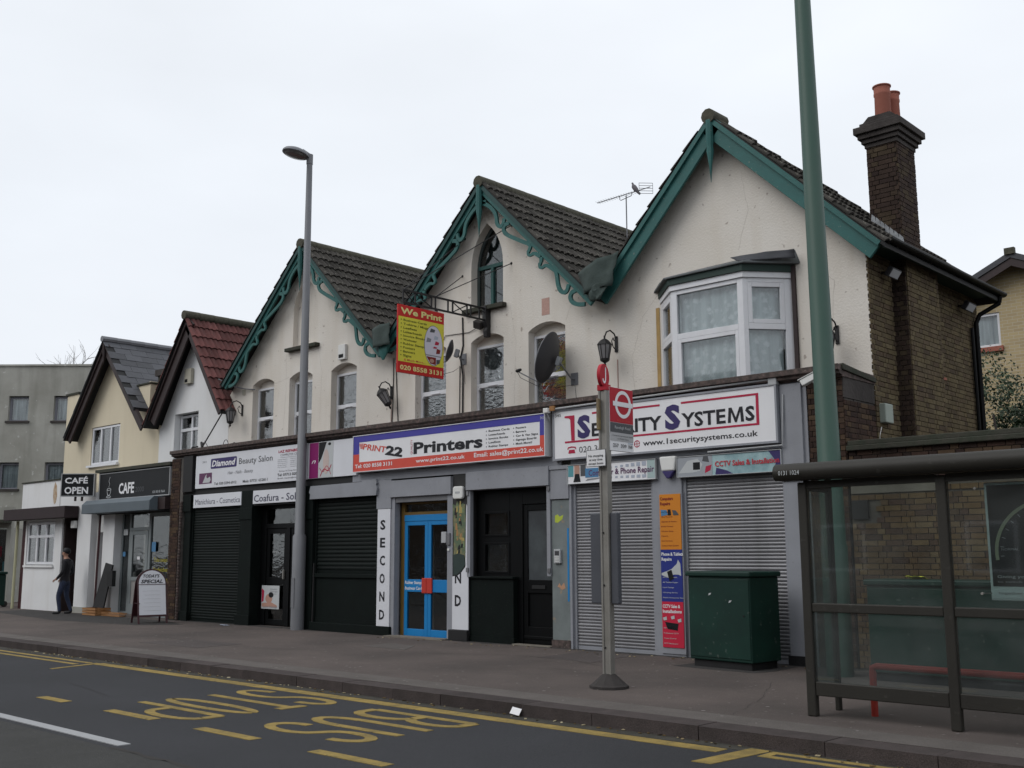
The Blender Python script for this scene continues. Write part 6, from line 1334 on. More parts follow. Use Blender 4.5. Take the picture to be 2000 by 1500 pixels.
# ---- bare tree behind the block
def bare_tree(base, H, seed, label):
    rnd = random.Random(seed); t = thing('bare_tree', label, 'tree', base); q = MB(); tw = MB()
    def grow(p, d, L, r, lev):
        n = 3; pts = [p]; dd = d.copy()
        for i in range(n):
            dd = (dd + V((rnd.uniform(-.25, .25), rnd.uniform(-.25, .25), rnd.uniform(-.05, .2)))).normalized(); pts.append(pts[-1] + dd * L / n)
        (q if lev < 2 else tw).tube(pts, [r, r * .85, r * .72, r * .6], 5 if lev < 3 else 3, cap=False)
        if lev < 6:
            for k in range(3 if lev < 5 else 2):
                f = rnd.uniform(.45, 1.0); pp = pts[0].lerp(pts[-1], f) if k else pts[-1]
                nd = (dd + V((rnd.uniform(-.9, .9), rnd.uniform(-.9, .9), rnd.uniform(-.3, .5)))).normalized()
                grow(pp, nd, L * rnd.uniform(.6, .8), r * .58, lev + 1)
    grow(V(base), V((0, 0, 1)), H * .40, H * .018, 0)
    q.build('trunk', 'bark', t); tw.build('crown', 'bark', t)
Mt = facing(60)
bare_tree(Mt @ V((-24.3, 0, 0)), 12.6, 3, 'bare winter tree showing over the concrete block')
# ---- pale brick gabled house and hedge on the right
t = thing('brick_house', 'pale yellow brick house with a low gable behind the side wall, white framed window', 'house', (-7, 12, 0))
curve_plate([(-11, 0), (-2.0, 0), (-2.0, 5.6), (-7.79, 8.22), (-11, 6.7)], [[(-9.1, 6.25), (-8.27, 6.25), (-8.27, 7.05), (-9.1, 7.05)]], 12, 12.25, 'wall', 'ybrick_wall', t)
for i in range(28): pass
casements(t, -9.1, -8.27, 6.25, 7.05, 12.03, [], fw=.06, back='net'); B(-9.15, -8.22, 11.93, 12.02, 6.13, 6.245).build('window_sill', 'terracotta', t)
q = MB().pxz([(-11.3, 6.65), (-7.79, 8.32), (-1.7, 5.52), (-1.7, 5.40), (-7.79, 8.18), (-11.3, 6.53)], 11.55, 18); q.build('roof', 'slate', t)
MB().pxz([(-11.3, 6.52), (-7.79, 8.17), (-1.7, 5.39), (-1.7, 5.22), (-7.79, 7.99), (-11.3, 6.34)], 11.58, 11.63).build('bargeboard', 'brown_wood', t); B(-7.9, -7.68, 11.5, 11.62, 8.25, 8.40).build('ridge_end', 'ridge', t)
def hedge(name, label, x0, x1, y0, y1, z0, z1, n, seed, mt='hedge', stem=None):
    rnd = random.Random(seed); t = thing(name, label, 'hedge', ((x0 + x1) / 2, (y0 + y1) / 2, 0)); q = MB(); vv = []
    cl = [(rnd.uniform(x0, x1), rnd.uniform(y0, y1), rnd.uniform(z0 + .3, z1) , rnd.uniform(.25, .6)) for _ in range(90)]
    for i in range(n):
        c = rnd.choice(cl); d = V((rnd.gauss(0, 1), rnd.gauss(0, 1), rnd.gauss(0, 1))).normalized() * c[3] * rnd.uniform(.6, 1.05)
        p = V(c[:3]) + d; s_ = rnd.uniform(.02, .045)
        a = V((rnd.gauss(0, 1), rnd.gauss(0, 1), rnd.gauss(0, 1))).normalized(); b = a.orthogonal().normalized()
        q.v += [tuple(p + a * s_), tuple(p + b * s_ * .5), tuple(p - a * s_), tuple(p - b * s_ * .5)]; k = len(q.v); q.f.append((k - 4, k - 3, k - 2, k - 1)); vv.append(rnd.random())
    q.build('foliage', mt, t, kind='stuff', var=vv)
    st = MB()
    for i in range(8): xx = x0 + (x1 - x0) * (i + .5) / 8; st.tube([(xx, (y0 + y1) / 2, 0), (xx + .2, (y0 + y1) / 2, z1 * .5), (xx, (y0 + y1) / 2, z1 * .85)], [.08, .05, .02], 6)
    st.build('stems', 'bark', t, kind='stuff')
hedge('hedge', 'tall dark evergreen hedge behind the boundary wall, below the pale brick house', -8.3, -2.6, 7.0, 9.0, 2.4, 4.9, 48000, 5)
# ---- boundary wall with coping
bw = thing('boundary_wall', 'high yellow and red brick boundary wall with dark coping behind the bus shelter', 'wall', (-3, .2, 0))
wl = B(-6.48, 9, .07, .30, 0, 2.86).build('wall', 'mortar', bw)
brickwork(wl, 'x', .060, -1, -6.47, -.8, .02, 2.29, 'brick_gard', seed=51, clip=lambda u, z: not (u < -6.17 and 1.93 < z < 2.22)); brickwork(wl, 'x', .060, -1, -5.2, -.8, 2.29, 2.40, 'brick_gard', seed=54)
brickwork(wl, 'x', .060, -1, -6.47, -.8, 2.42, 2.85, 'brick_dark', seed=52)
flush(bw, 'brick', 'brickwork')
B(-6.47, -5.2, .045, .069, 2.285, 2.415).build('pale_lintel', 'palestone', bw, bevel=.004); B(-6.46, -6.24, .03, .069, 1.95, 2.20).build('vent_plate', 'blackmatt', bw)
B(-6.48, 9, -.02, .36, 2.861, 2.93).build('coping', 'coping', bw, bevel=.012); B(-6.48, 9, .03, .33, 2.931, 3.0).build('coping_top', 'coping', bw, bevel=.012)
xx = -3.4
# ================================================================== THINGS ON THE TERRACE WALLS
def lantern(x, z, label, tiltz=0.0):
    t = thing('wall_lantern', label, 'lantern', (x, 1.0, z), 'wall lanterns along the terrace')
    B(x - .03, x + .03, .975, .998, z - .02, z + .26).build('wall_plate', 'lamp_iron', t, bevel=.006)
    pts = [(x, .985, z + .22), (x, .93, z + .30), (x, .82, z + .34), (x, .72, z + .30), (x, .66, z + .20)]
    MB().tube([tuple(v) for v in pts], .013, 6).tube([(x, .975, z + .02), (x, .90, z + .06), (x, .86, z + .16), (x, .90, z + .22), (x, .93, z + .17)], .010, 6).build('scroll_arm', 'lamp_iron', t, smooth=True)
    c = V((x, .66, z - .14)); Mx = Matrix.Translation(c + V((0, 0, .34))) @ Matrix.Rotation(tiltz, 4, V((.73, .68, 0)).cross(V((0, 0, 1)))) @ Matrix.Scale(1.3, 4) @ Matrix.Translation(-(c + V((0, 0, .34))))
    MB().lathe([(.012, .36), (.012, .32), (.05, .30), (.075, .275), (.095, .25), (.10, .235)], c, 8).xf(Mx).build('cap', 'lamp_iron', t)
    MB().lathe([(.055, .05), (.088, .235)], c, 8).xf(Mx).build('glass', 'lampglass', t)
    q = MB()
    for k in range(8):
        a = 2 * pi * k / 8; q.tube([c + V((.057 * cos(a), .057 * sin(a), .05)), c + V((.092 * cos(a), .092 * sin(a), .24))], .007, 4)
    q.xf(Mx).build('cage_bars', 'lamp_iron', t)
    MB().lathe([(.006, -.06), (.02, -.035), (.012, -.01), (.06, .02), (.066, .05)], c, 8).xf(Mx).build('foot', 'lamp_iron', t)
lantern(-22.62, 4.92, 'black carriage lantern at the far left end of the terrace beside the white house'); lantern(-17.02, 4.76, 'black carriage lantern knocked askew between the first two gables', .5)
lantern(-11.07, 4.98, 'black carriage lantern above the bus stop letter disc'); lantern(-7.0, 4.56, 'black carriage lantern beside the bay window, half behind the green column')
MB().tube([(-11.05, .99, 4.83), (-11.05, .99, 4.1)], .006, 4).build('lantern_cable', 'terracotta', HC)
MB().tube([(-17.02, .99, 4.76), (-17.02, .99, 4.1)], .006, 4).build('lantern_cable', 'terracotta', HB)
# cables
MB().tube([(-16.95, .985, 5.62), (-16.96, .985, 4.8), (-16.99, .985, 4.1)], .010, 5).tube([(-16.88, .985, 5.5), (-16.84, .985, 4.9), (-16.78, .985, 4.1)], .010, 5).build('cable', 'lamp_iron', HB)
MB().tube([(-14.88, .985, 6.17), (-14.86, .985, 5.6), (-14.93, .98, 5.35), (-14.86, .98, 5.0), (-14.87, .985, 4.1)], .016, 6).tube([(-14.95, .985, 5.2), (-14.96, .985, 4.1)], .009, 5).build('cable', 'lamp_iron', HB)
MB().tube([(-15.42, .985, 5.78), (-15.38, .985, 5.87), (-14.7, .985, 5.84), (-14.35, .97, 5.92), (-14.3, .93, 6.0)], .007, 5).build('cable', 'lamp_iron', HB)
t = thing('security_light', 'small rusty lamp head under the iron bracket foot', 'lamp', (-14.3, .95, 5.95)); B(-.09, .09, -.06, .06, -.08, .07).xf(Matrix.Translation((-14.33, .88, 5.93)) @ Matrix.Rotation(.5, 4, 'X') @ Matrix.Rotation(.4, 4, 'Y')).build('head', 'rubber', t, bevel=.012); MB().tube([(-14.3, .99, 6.0), (-14.32, .90, 5.98)], .02, 6).build('stem', 'rubber', t)
# rod and clutter at the left end of the cornice
MB().tube([(-23.36, .93, 5.1), (-22.80, .05, 4.10)], .018, 6).build('stay_rod', 'lamp_iron', HA); MB().tube([(-22.9, .1, 4.05), (-22.78, .0, 4.18), (-22.7, -.02, 4.07)], .03, 6).tube([(-22.86, .1, 4.18), (-22.7, .0, 4.12)], .025, 5).tube([(-22.55, .05, 4.05), (-22.72, .05, 4.22)], .008, 5).tube([(-23.3, -.02, 3.95), (-23.05, -.08, 4.08), (-22.9, -.02, 4.09)], .02, 5).build('bracket_clamp', 'lamp_iron', HA)
MB().tube([(-22.2 + .12 * cos(a), .3, 4.05 + .18 * sin(a)) for a in [pi * i / 8 for i in range(9)]], .008, 5).tube([(-22.0 + .09 * cos(a), .4, 4.05 + .11 * sin(a)) for a in [pi * i / 8 for i in range(9)]], .008, 5).build('wire_loops', 'lamp_iron', HA)
q = MB(); n_ = 34
for i in range(n_):
    u_ = i / n_; p = V((-23.3, .72, 5.86)).lerp(V((-22.08, .99, 5.50)), u_) - V((0, 0, .07 * sin(pi * u_)))
    q.lathe([(.018, -.012), (.024, 0), (.018, .012)], p, 5)
q.tube([(-22.9, .8, 5.68), (-22.86, .8, 5.6), (-22.78, .8, 5.62)], .01, 5); q.build('chain', 'mast', HA, kind='stuff')
B(-22.62, -22.52, .97, .998, 5.42, 5.55).build('junction_box', 'beigeplastic', HA)
# wrought iron bracket with the hanging sign
t = thing('iron_bracket', 'black wrought iron lattice bracket reaching out from the printers wall with stay rods', 'bracket', (-14.16, 1, 6.0))
X0 = -14.16; q = MB()
q.box(X0 - .018, X0 + .018, -1.22, .95, 6.20, 6.232).box(X0 - .018, X0 + .018, -1.22, .95, 5.975, 6.005)
for yy in (.93, .73, .50, .40, .02, -.10, -.42, -.52, -.92, -1.21): q.box(X0 - .012, X0 + .012, yy - .012, yy + .012, 6.005, 6.20)
for ya, yb_ in ((.02, .40), (-.92, -.52), (-1.2, -.93)):
    q.tube([(X0, ya, 6.005), (X0, yb_, 6.20)], .011, 5).tube([(X0, ya, 6.20), (X0, yb_, 6.005)], .011, 5)
q.tube([(X0 , .83 + .05 * cos(a), 6.09 + .06 * sin(a)) for a in [pi * i / 8 for i in range(9)]], .010, 5)
q.build('lattice_arm', 'lamp_iron', t)
MB().pyz([(.999, 5.66), (.90, 5.66), (.88, 5.78), (.91, 5.84), (.86, 5.95), (.86, 6.27), (.999, 6.27)], X0 - .05, X0 + .05).build('wall_bracket', 'lamp_iron', t, bevel=.008)
for a, b in (((X0, -.39, 6.24), (-13.56, 1.0, 7.03)), ((X0, -.39, 6.24), (-14.90, 1.0, 7.02)), ((X0, -1.2, 6.22), (-13.55, 1.0, 7.79)), ((X0, -1.2, 6.22), (-14.83, 1.0, 7.78))):
    r_ = MB().tube([a, b], .009, 5).lathe([(.03, -.02), (.03, .0), (.014, .02)], b, 8, axis=(0, -1, 0)); r_.build('stay_rod', 'lamp_iron', t)
t = thing('hanging_sign', 'red and yellow hanging board headed We Print with a list of printing services', 'sign', (X0, -.78, 4.7))
ya, yb_, za, zb = -1.337, -.215, 4.70, 5.935; H_ = zb - za; W_ = yb_ - ya
B(X0 - .018, X0 + .018, ya, yb_, za, zb).build('board', 'p_signred', t, bevel=.004)
FX = X0 + .019
def sp(u0, u1, v0, v1, mt, k=0): return B(FX, FX + .001 + k, ya + u0 * W_, ya + u1 * W_, za + v0 * H_, za + v1 * H_).build('panel_print', mt, t)
sp(.008, .992, .165, .825, 'p_yellow')
fr_ = lambda u: ((FX, ya + u * W_, 0), (0, 1, 0), (0, 0, 1))
text('We Print', 0, .90 * W_, za + .865 * H_, .095 * H_, 0, 'p_paleyellow', t, bold=.035, frame=fr_(.05)); text('020 8558 3131', 0, .90 * W_, za + .045 * H_, .07 * H_, 0, 'p_paleyellow', t, bold=.03, frame=fr_(.05))
for i, s_ in enumerate(('Business Cards', 'T-shirts / Mugs', 'Leaflets', 'Letterheads', 'Invoice Books', 'Workwear', 'Rubber Stamps', 'Posters', 'Banners', 'Signs')):
    text(s_, 0, .036 * W_ * len(s_), za + (.762 - i * .058) * H_, .034 * H_, 0, 'p_olive', t, bold=.025, frame=((FX + .001, ya + .11 * W_, 0), (0, 1, 0), (0, 0, 1)))
    B(FX, FX + .003, ya + .055 * W_, ya + .075 * W_, za + (.772 - i * .058) * H_, za + (.788 - i * .058) * H_).build('bullet_print', 'p_olive', t)
text('& Much More...', 0, .46 * W_, za + .180 * H_, .033 * H_, 0, 'p_orange', t, bold=.01, frame=((FX + .001, ya + .13 * W_, 0), (0, 1, 0), (0, 0, 1)))
ev = lambda cu, cv, ru, rv, n=28: [(ya + (cu + ru * cos(2 * pi * i / n)) * W_, za + (cv + rv * sin(2 * pi * i / n)) * H_) for i in range(n)]
MB().pyz(ev(.765, .475, .205, .305), FX, FX + .002).build('oval_print', 'p_dkgrey', t); MB().pyz(ev(.765, .475, .197, .298), FX, FX + .003).build('oval_print', 'p_lav', t)
for cu, cv, ru, rv, m_ in ((.74, .70, .06, .03, 'p_dkgrey'), (.82, .60, .05, .03, 'p_lblue'), (.66, .55, .055, .035, 'p_grey'), (.84, .52, .05, .03, 'p_crimson'), (.80, .45, .045, .015, 'p_crimson'), (.87, .40, .05, .04, 'p_maroon')):
    MB().pyz([(ya + (cu - ru) * W_, za + (cv - rv) * H_), (ya + (cu + ru * .7) * W_, za + (cv - rv * .8) * H_), (ya + (cu + ru) * W_, za + (cv + rv * .6) * H_), (ya + (cu - ru * .6) * W_, za + (cv + rv) * H_)], FX + .003, FX + .004).build('oval_picture', m_, t)
MB().pyz([(ya + .60 * W_, za + .315 * H_), (ya + .93 * W_, za + .315 * H_), (ya + .93 * W_, za + .33 * H_), (ya + .59 * W_, za + .33 * H_)], FX + .003, FX + .004).build('oval_picture', 'p_grey', t); MB().pyz([(ya + .61 * W_, za + .30 * H_), (ya + .82 * W_, za + .30 * H_), (ya + .82 * W_, za + .19 * H_), (ya + .70 * W_, za + .20 * H_)], FX + .003, FX + .004).build('oval_picture', 'p_maroon', t); MB().pyz(ev(.73, .245, .05, .03, 12), FX + .004, FX + .005).build('oval_picture', 'p_skin', t); MB().pyz([(ya + .83 * W_, za + .27 * H_), (ya + .92 * W_, za + .28 * H_), (ya + .90 * W_, za + .22 * H_), (ya + .83 * W_, za + .205 * H_)], FX + .003, FX + .004).build('oval_picture', 'p_dkgrey', t)
for yy in (-.40, -1.1): MB().tube([(X0, yy, 5.975), (X0, yy + .03, 5.965), (X0, yy + .02, 5.93)], .012, 5).lathe([(.03, 0), (.03, .025)], (X0, yy, 5.955), 8).build('hook', 'lamp_iron', t)
# satellite dishes
def dish(c, nrm, R, label, wall, arm_to, squash=.92):
    t = thing('satellite_dish', label, 'satellite dish', c)
    c = V(c); n = V(nrm).normalized(); up = (V((0, 0, 1)) - n * n.z).normalized(); rt = up.cross(n)
    q = MB(); rings = 7; seg = 28
    for s_, off in ((0, 0), (1, -.012)):
        for i in range(rings + 1):
            rr_ = i / rings
            for j in range(seg):
                a = 2 * pi * j / seg
                q.v.append(tuple(c + rt * (R * squash * rr_ * cos(a)) + up * (R * rr_ * sin(a)) + n * (R * .30 * (rr_ ** 2 - 1) + off + .06)))
    m_ = (rings + 1) * seg
    for s_ in (0, 1):
        for i in range(rings):
            for j in range(seg): k = s_ * m_ + i * seg + j; k2 = s_ * m_ + i * seg + (j + 1) % seg; q.f.append((k, k2, k2 + seg, k + seg))
    for j in range(seg): k = rings * seg + j; k2 = rings * seg + (j + 1) % seg; q.f.append((k, k2, m_ + k2, m_ + k))
    q.build('reflector', 'dish', t, smooth=True)
    MB().tube([c + rt * (R * squash * cos(a)) + up * (R * sin(a)) + n * .055 for a in [2 * pi * i / 32 for i in range(33)]], .008, 5, cap=False).build('rim', 'mast', t)
    bp = c - n * (R * .30 + .02); bs = c - up * R + n * .05; at = V(arm_to)
    MB().tube([bs + up * .03, bs, at], .012, 6).build('feed_arm', 'mast', t); MB().lathe([(.02, -.02), (.03, 0), (.03, .05), (.018, .09)], at, 10, axis=(c - at)).build('receiver', 'lamp_iron', t, smooth=True)
    w_ = V(wall)
    Mx = Matrix((( rt.x, n.x, up.x, bp.x), (rt.y, n.y, up.y, bp.y), (rt.z, n.z, up.z, bp.z), (0, 0, 0, 1)))
    B(-.05, .05, -.06, .02, -.09, .07).xf(Mx).build('back_plate', 'leadpale', t, bevel=.01)
    MB().tube([bp - n * .03, bp - n * .06 + V((0, 0, -.05)), w_ + V((0, -.10, 0)), w_], .016, 6).build('mount_tube', 'mast', t)
    B(w_.x - .08, w_.x + .08, w_.y - .012, w_.y + .001, w_.z - .11, w_.z + .11).build('mount_plate', 'mast', t)
    MB().tube([at, at + V((.04, .05, -.12)), at.lerp(w_, .35) + V((0, 0, -.22)), at.lerp(w_, .7) + V((0, 0, -.2)), w_ + V((0, 0, -.1)), w_ + V((.05, 0, -.5))], .005, 4).build('cable', 'lamp_iron', t)
dish((-12.24, .58, 4.95), (-.80, -.26, .28), .47, 'large dark oval satellite dish in front of the third printers window', (-12.02, .998, 4.60), (-12.82, .34, 4.76))
dish((-14.80, .62, 5.42), (-.74, -.56, .28), .22, 'small dark satellite dish seen edge-on beside the hanging sign', (-14.86, .998, 5.32), (-15.12, .34, 5.14))
# chimney pot, aerial and pigeon behind the valley
t = thing('rear_chimney', 'stub of a brick chimney with one terracotta pot peeping between the second and third roofs', 'chimney', (-13.5, 5.2, 7.5))
B(-13.9, -13.05, 5.0, 5.5, 7.2, 8.18).build('stack', 'brick_plain', t); MB().lathe([(.13, 0), (.125, .36), (.15, .38), (.15, .44), (.11, .45)], (-13.48, 5.2, 8.18), 16).build('chimney_pot', 'terracotta', t, smooth=True)
t = thing('tv_aerial', 'television aerial on a thin mast behind the roofs', 'aerial', (-13.8, 5.1, 8.2))
MB().tube([(-13.8, 5.05, 8.1), (-13.8, 5.05, 9.46)], .014, 6).build('mast', 'mast', t)
MB().tube([(-14.62, 5.05, 9.475), (-13.14, 5.05, 9.50)], .011, 5).build('boom', 'mast', t)
q = MB()
for i in range(16): xx = -14.6 + i * .072; q.tube([(xx, 4.95, 9.478), (xx, 5.15, 9.478)], .0035, 4)
q.build('elements', 'mast', t, kind='stuff')
MB().tube([(-13.98, 5.05, 9.48), (-13.98, 5.05, 9.41), (-13.95, 5.05, 9.38), (-13.66, 5.05, 9.42), (-13.63, 5.05, 9.49)], .009, 5).build('cradle', 'mast', t)
q = MB()
for zz in (9.36, 9.42, 9.48, 9.54, 9.60): q.tube([(-13.33, 4.9, zz), (-13.12, 5.12, zz)], .006, 4)
q.tube([(-13.33, 4.9, 9.36), (-13.33, 4.9, 9.60)], .006, 4).tube([(-13.12, 5.12, 9.36), (-13.12, 5.12, 9.60)], .006, 4); q.build('reflector', 'mast', t)
def skin_mesh(name, verts, edges, radii, mats, pick, parent, sub=2, root=0, extra=None):
    me = bpy.data.meshes.new(name); me.from_pydata([tuple(v) for v in verts], edges, [])
    o = bpy.data.objects.new(name, me); COL.objects.link(o)
    sk = o.modifiers.new('skin', 'SKIN'); sk.use_smooth_shade = True
    if not me.skin_vertices: me.skin_vertices.new()
    for i, r in enumerate(radii):
        r = r if isinstance(r, tuple) else (r, r); me.skin_vertices[0].data[i].radius = r
    me.skin_vertices[0].data[root].use_root = True
    su = o.modifiers.new('sub', 'SUBSURF'); su.levels = sub; su.render_levels = sub
    bpy.context.view_layer.update()
    m2 = bpy.data.meshes.new_from_object(o.evaluated_get(bpy.context.evaluated_depsgraph_get()))
    bpy.data.objects.remove(o)
    for m_ in mats: m2.materials.append(K[m_])
    for p in m2.polygons: p.material_index = pick(p.center); p.use_smooth = True
    o = bpy.data.objects.new(name, m2); COL.objects.link(o); attach(o, parent)
    return o
t = thing('pigeon', 'grey pigeon perched on the television aerial boom', 'bird', (-13.55, 5.05, 9.50))
P0 = V((-13.56, 5.05, 9.515))
pv = [P0 + V(a) for a in ((.10, 0, -.07), (.05, 0, .0), (0, 0, .06), (-.03, 0, .115), (-.05, 0, .165), (-.055, 0, .195), (-.085, 0, .185), (.155, 0, -.12))]
skin_mesh('body', pv, [(0, 1), (1, 2), (2, 3), (3, 4), (4, 5), (5, 6), (0, 7)], [(.022, .03), (.045, .05), (.055, .06), (.042, .045), (.022, .022), (.024, .024), (.006, .006), (.008, .03)], ['pigeon', 'pigeon_dark'], lambda c: 1 if c.x > P0.x + .09 else 0, t, root=2)
for s_ in (-1, 1): MB().tube([P0 + V((.01, .02 * s_, .02)), P0 + V((.005, .022 * s_, -.025))], .006, 5).build('leg', 'terracotta', t)

# ================================================================== STREET FURNITURE
t = thing('lamp_column', 'tall grey street lamp with an oval head in front of the salon', 'street lamp', (-18.53, -.16, 0))
MB().tube([(-18.53, -.16, 0), (-18.53, -.16, 1.9), (-18.53, -.16, 1.95), (-18.53, -.16, 10.12)], [.138, .138, .105, .062], 20).build('column', 'mast', t, smooth=True)
MB().tube([(-18.53, -.16, 10.0), (-18.53, -.16, 10.22)], .072, 14).tube([(-18.53, -.16, 10.18), (-18.54, -.36, 10.26)], [.06, .05], 10).build('spigot', 'mast', t, smooth=True)
c0 = V((-18.66, -.44, 10.22)); ax_ = V((-.38, -.92, .20)).normalized(); sd_ = V((0, 0, 1)).cross(ax_).normalized(); up_ = ax_.cross(sd_)
q = MB(); q.lathe([(.10, .085), (.22, .07), (.30, .035), (.335, -.005), (.335, -.035), (.30, -.05)], (0, 0, 0), 28); Ml = Matrix(((ax_.x * .88, sd_.x * .80, up_.x, c0.x), (ax_.y * .88, sd_.y * .80, up_.y, c0.y), (ax_.z * .88, sd_.z * .80, up_.z, c0.z), (0, 0, 0, 1)))
q.xf(Ml).build('head', 'mast', t, smooth=True); MB().lathe([(.0, -.075), (.15, -.072), (.26, -.058), (.29, -.045)], (0, 0, 0), 24, caps=False).xf(Ml).build('bowl', 'lampglass', t, smooth=True)
B(-.05, .05, -.004, .004, -.3, .3).xf(Matrix.Translation((-18.53, -.298, .75))).build('access_door', 'mast', t)
t = thing('green_column', 'very tall thick green painted column rising out of frame behind the shelter', 'column', (-6.30, -.80, 0))
MB().tube([(-6.33, -.80, 0), (-6.33, -.80, 1.6), (-6.33, -.80, 1.62), (-6.415, -.80, 12.5)], [.165, .162, .150, .088], 28).build('shaft', 'polegreen', t, smooth=True)
B(-6.40, -6.26, -.972, -.955, .5, 1.1).build('access_door', 'polegreen', t)
# bus stop
t = thing('bus_stop', 'grey bus stop post with a red roundel flag, letter J disc and yellow ticket plate', 'bus stop', (-7.72, -3.64, 0))
px, py = -7.745, -3.64
MB().lathe([(.225, 0), (.225, .03), (.20, .045), (.075, .155), (.06, .16)], (px, py, 0), 10).build('base', 'rubber', t)
Mp = Matrix.Translation((px, py, 0)) @ Matrix.Rotation(R_(6), 4, 'Z')
q = B(-.056, .056, -.035, .05, .14, 3.42).box(-.056, -.030, -.048, -.035, .14, 3.42).box(.030, .056, -.048, -.035, .14, 3.42)
q.xf(Mp).build('post', 'steel', t, bevel=.004)
for zz in (.45, 1.15, 1.75): MB().lathe([(.012, 0), (.012, .01)], Mp @ V((-.02, -.036, zz)), 8, axis=(0, -1, 0)).build('bolt', 'lamp_iron', t)
B(-.062, .062, -.055, .056, 3.42, 3.49).xf(Mp).build('top_cap', 'p_tfl', t, bevel=.004)
Mfl = Matrix.Translation((px + .045, py + .02, 0)) @ Matrix.Rotation(R_(92), 4, 'Z')     # the flag reaches back over the pavement
FW = .48
def fl(a, b, c, d_, mt, k=0, nm='flag_panel'): return B(a, b, -.022 - k, -.0195 - k * 0, c, d_).xf(Mfl).build(nm, mt, t)
B(0, FW, -.018, .018, 2.71, 3.47).xf(Mfl).build('flag', 'p_white', t, bevel=.003)
fl(.002, FW - .002, 3.05, 3.466, 'p_tfl'); fl(.004, FW - .004, 2.93, 3.045, 'p_dkgrey'); fl(.004, FW - .004, 2.83, 2.925, 'p_lgrey2')
cF = .27; ring = [(cF + .165 * cos(a), 3.27 + .165 * sin(a)) for a in [2 * pi * i / 32 for i in range(33)]]
MB().ribbon([(cF + .145 * cos(a), 3.275 + .145 * sin(a)) for a in [2 * pi * i / 36 for i in range(37)]], .042, -.0245, -.0222).xf(Mfl).build('roundel_ring', 'p_white', t); B(.06, .465, -.027, -.0246, 3.247, 3.303).xf(Mfl).build('roundel_bar', 'p_white', t)
R2 = Mfl.to_3x3(); fo = lambda: (Mfl @ V((0, -.0235, 0)), R2 @ V((1, 0, 0)), (0, 0, 1))
text('REQUEST STOP', .14, .40, 3.065, .022, 0, 'p_orange', t, frame=fo()); text('Ranelagh Road', .09, .41, 2.975, .035, 0, 'p_offw', t, frame=fo())
text('Towards Leytonstone Station', .04, .47, 2.885, .018, 0, 'p_dkgrey', t, frame=fo()); text('or Whipps Cross', .14, .37, 2.85, .018, 0, 'p_dkgrey', t, frame=fo())
for a, s_ in ((.05, '257'), (.21, '339'), (.37, 'N8')): text(s_, a, a + .038 * len(s_), 2.755, .042, 0, 'p_dkgrey', t, frame=fo(), bold=.01)
B(.36, .46, -.0235, -.0222, 2.81, 2.815).xf(Mfl).build('night_bus_rule', 'p_cyan', t)
Mj = Matrix.Translation((px - .01, py, 3.60)) @ Matrix.Rotation(R_(105), 4, 'Z')
MB().lathe([(.142, -.02), (.145, 0), (.142, .02)], (0, 0, 0), 36, axis=(0, -1, 0)).xf(Mj).build('letter_disc', 'p_tfl', t, smooth=True)
jf = (Mj @ V((0, -.023, 0)), Mj.to_3x3() @ V((1, 0, 0)), (0, 0, 1)); MB().ribbon(smooth2([(.015, .095), (.025, .09), (.025, -.04), (.0, -.082), (-.045, -.078), (-.058, -.04)]), .026, -.0245, -.022).xf(Mj).build('letter', 'p_white', t)
B(-.05, -.02, -.10, -.049, 2.95, 3.32).xf(Mp).build('ticket_plate', 'dullplate', t, bevel=.004)
B(px - .195, px + .095, -3.75, -3.742, 2.515, 2.715).build('restriction_plate', 'p_dkgrey', t); B(px - .188, px + .088, -3.7525, -3.7502, 2.522, 2.708).build('restriction_plate_face', 'p_white', t)
for i, s_ in enumerate(('No stopping', 'at any time', 'except buses')): text(s_, px - .16 + .012 * (i == 1), px + .060 - .012 * (i == 1), 2.63 - i * .045, .028, -3.753, 'p_dkgrey', t, bold=.02)
for a, b in ((-.235, -.07), (.06, .165)):
    B(px + a, px + b, py - .01, py + .06, .94, 1.98).build('timetable_case', 'case_grey', t, bevel=.012)
B(px - .07, px + .06, py + .051, py + .075, 1.0, 1.9).build('case_clamp', 'case_grey', t)
# shelter
t = thing('bus_shelter', 'brown framed glass bus shelter with a curved roof edge marked 0131 1024', 'bus shelter', (-3, -3.5, 0))
yS = -4.07; xs_ = [-5.0, -3.667, -2.333, -1.0]
MB().pyz([(-4.06 - .13 * 1, 2.20)] + [(-4.17 + .085 * cos(a), 2.275 + .085 * sin(a)) for a in [R_(250) - R_(160) * i / 10 for i in range(11)]] + [(-4.0, 2.375), (-3.4, 2.42), (-2.7, 2.37), (-2.7, 2.33), (-3.4, 2.36), (-4.0, 2.20)], -5.22, -.78).build('roof', 'shelter', t, smooth=True)
for x_ in xs_:
    B(x_ - .045, x_ + .045, yS - .035, yS + .045, 0, 2.18).build('post', 'shelter', t, bevel=.012)
for i in range(3):
    a, b = xs_[i] + .046, xs_[i + 1] - .046
    B(a, b, yS - .025, yS + .03, .955, 1.04).build('rail', 'shelter', t, bevel=.01); B(a, b, yS - .025, yS + .03, .19, .32).build('rail', 'shelter', t, bevel=.01); B(a, b, yS - .02, yS + .02, 2.12, 2.19).build('rail', 'shelter', t)
    B(a, b, yS - .004, yS + .004, 1.04, 2.12).build('glass_panel', 'shelter_glass', t); B(a, b, yS - .004, yS + .004, .32, .955).build('glass_panel', 'shelter_glass', t)
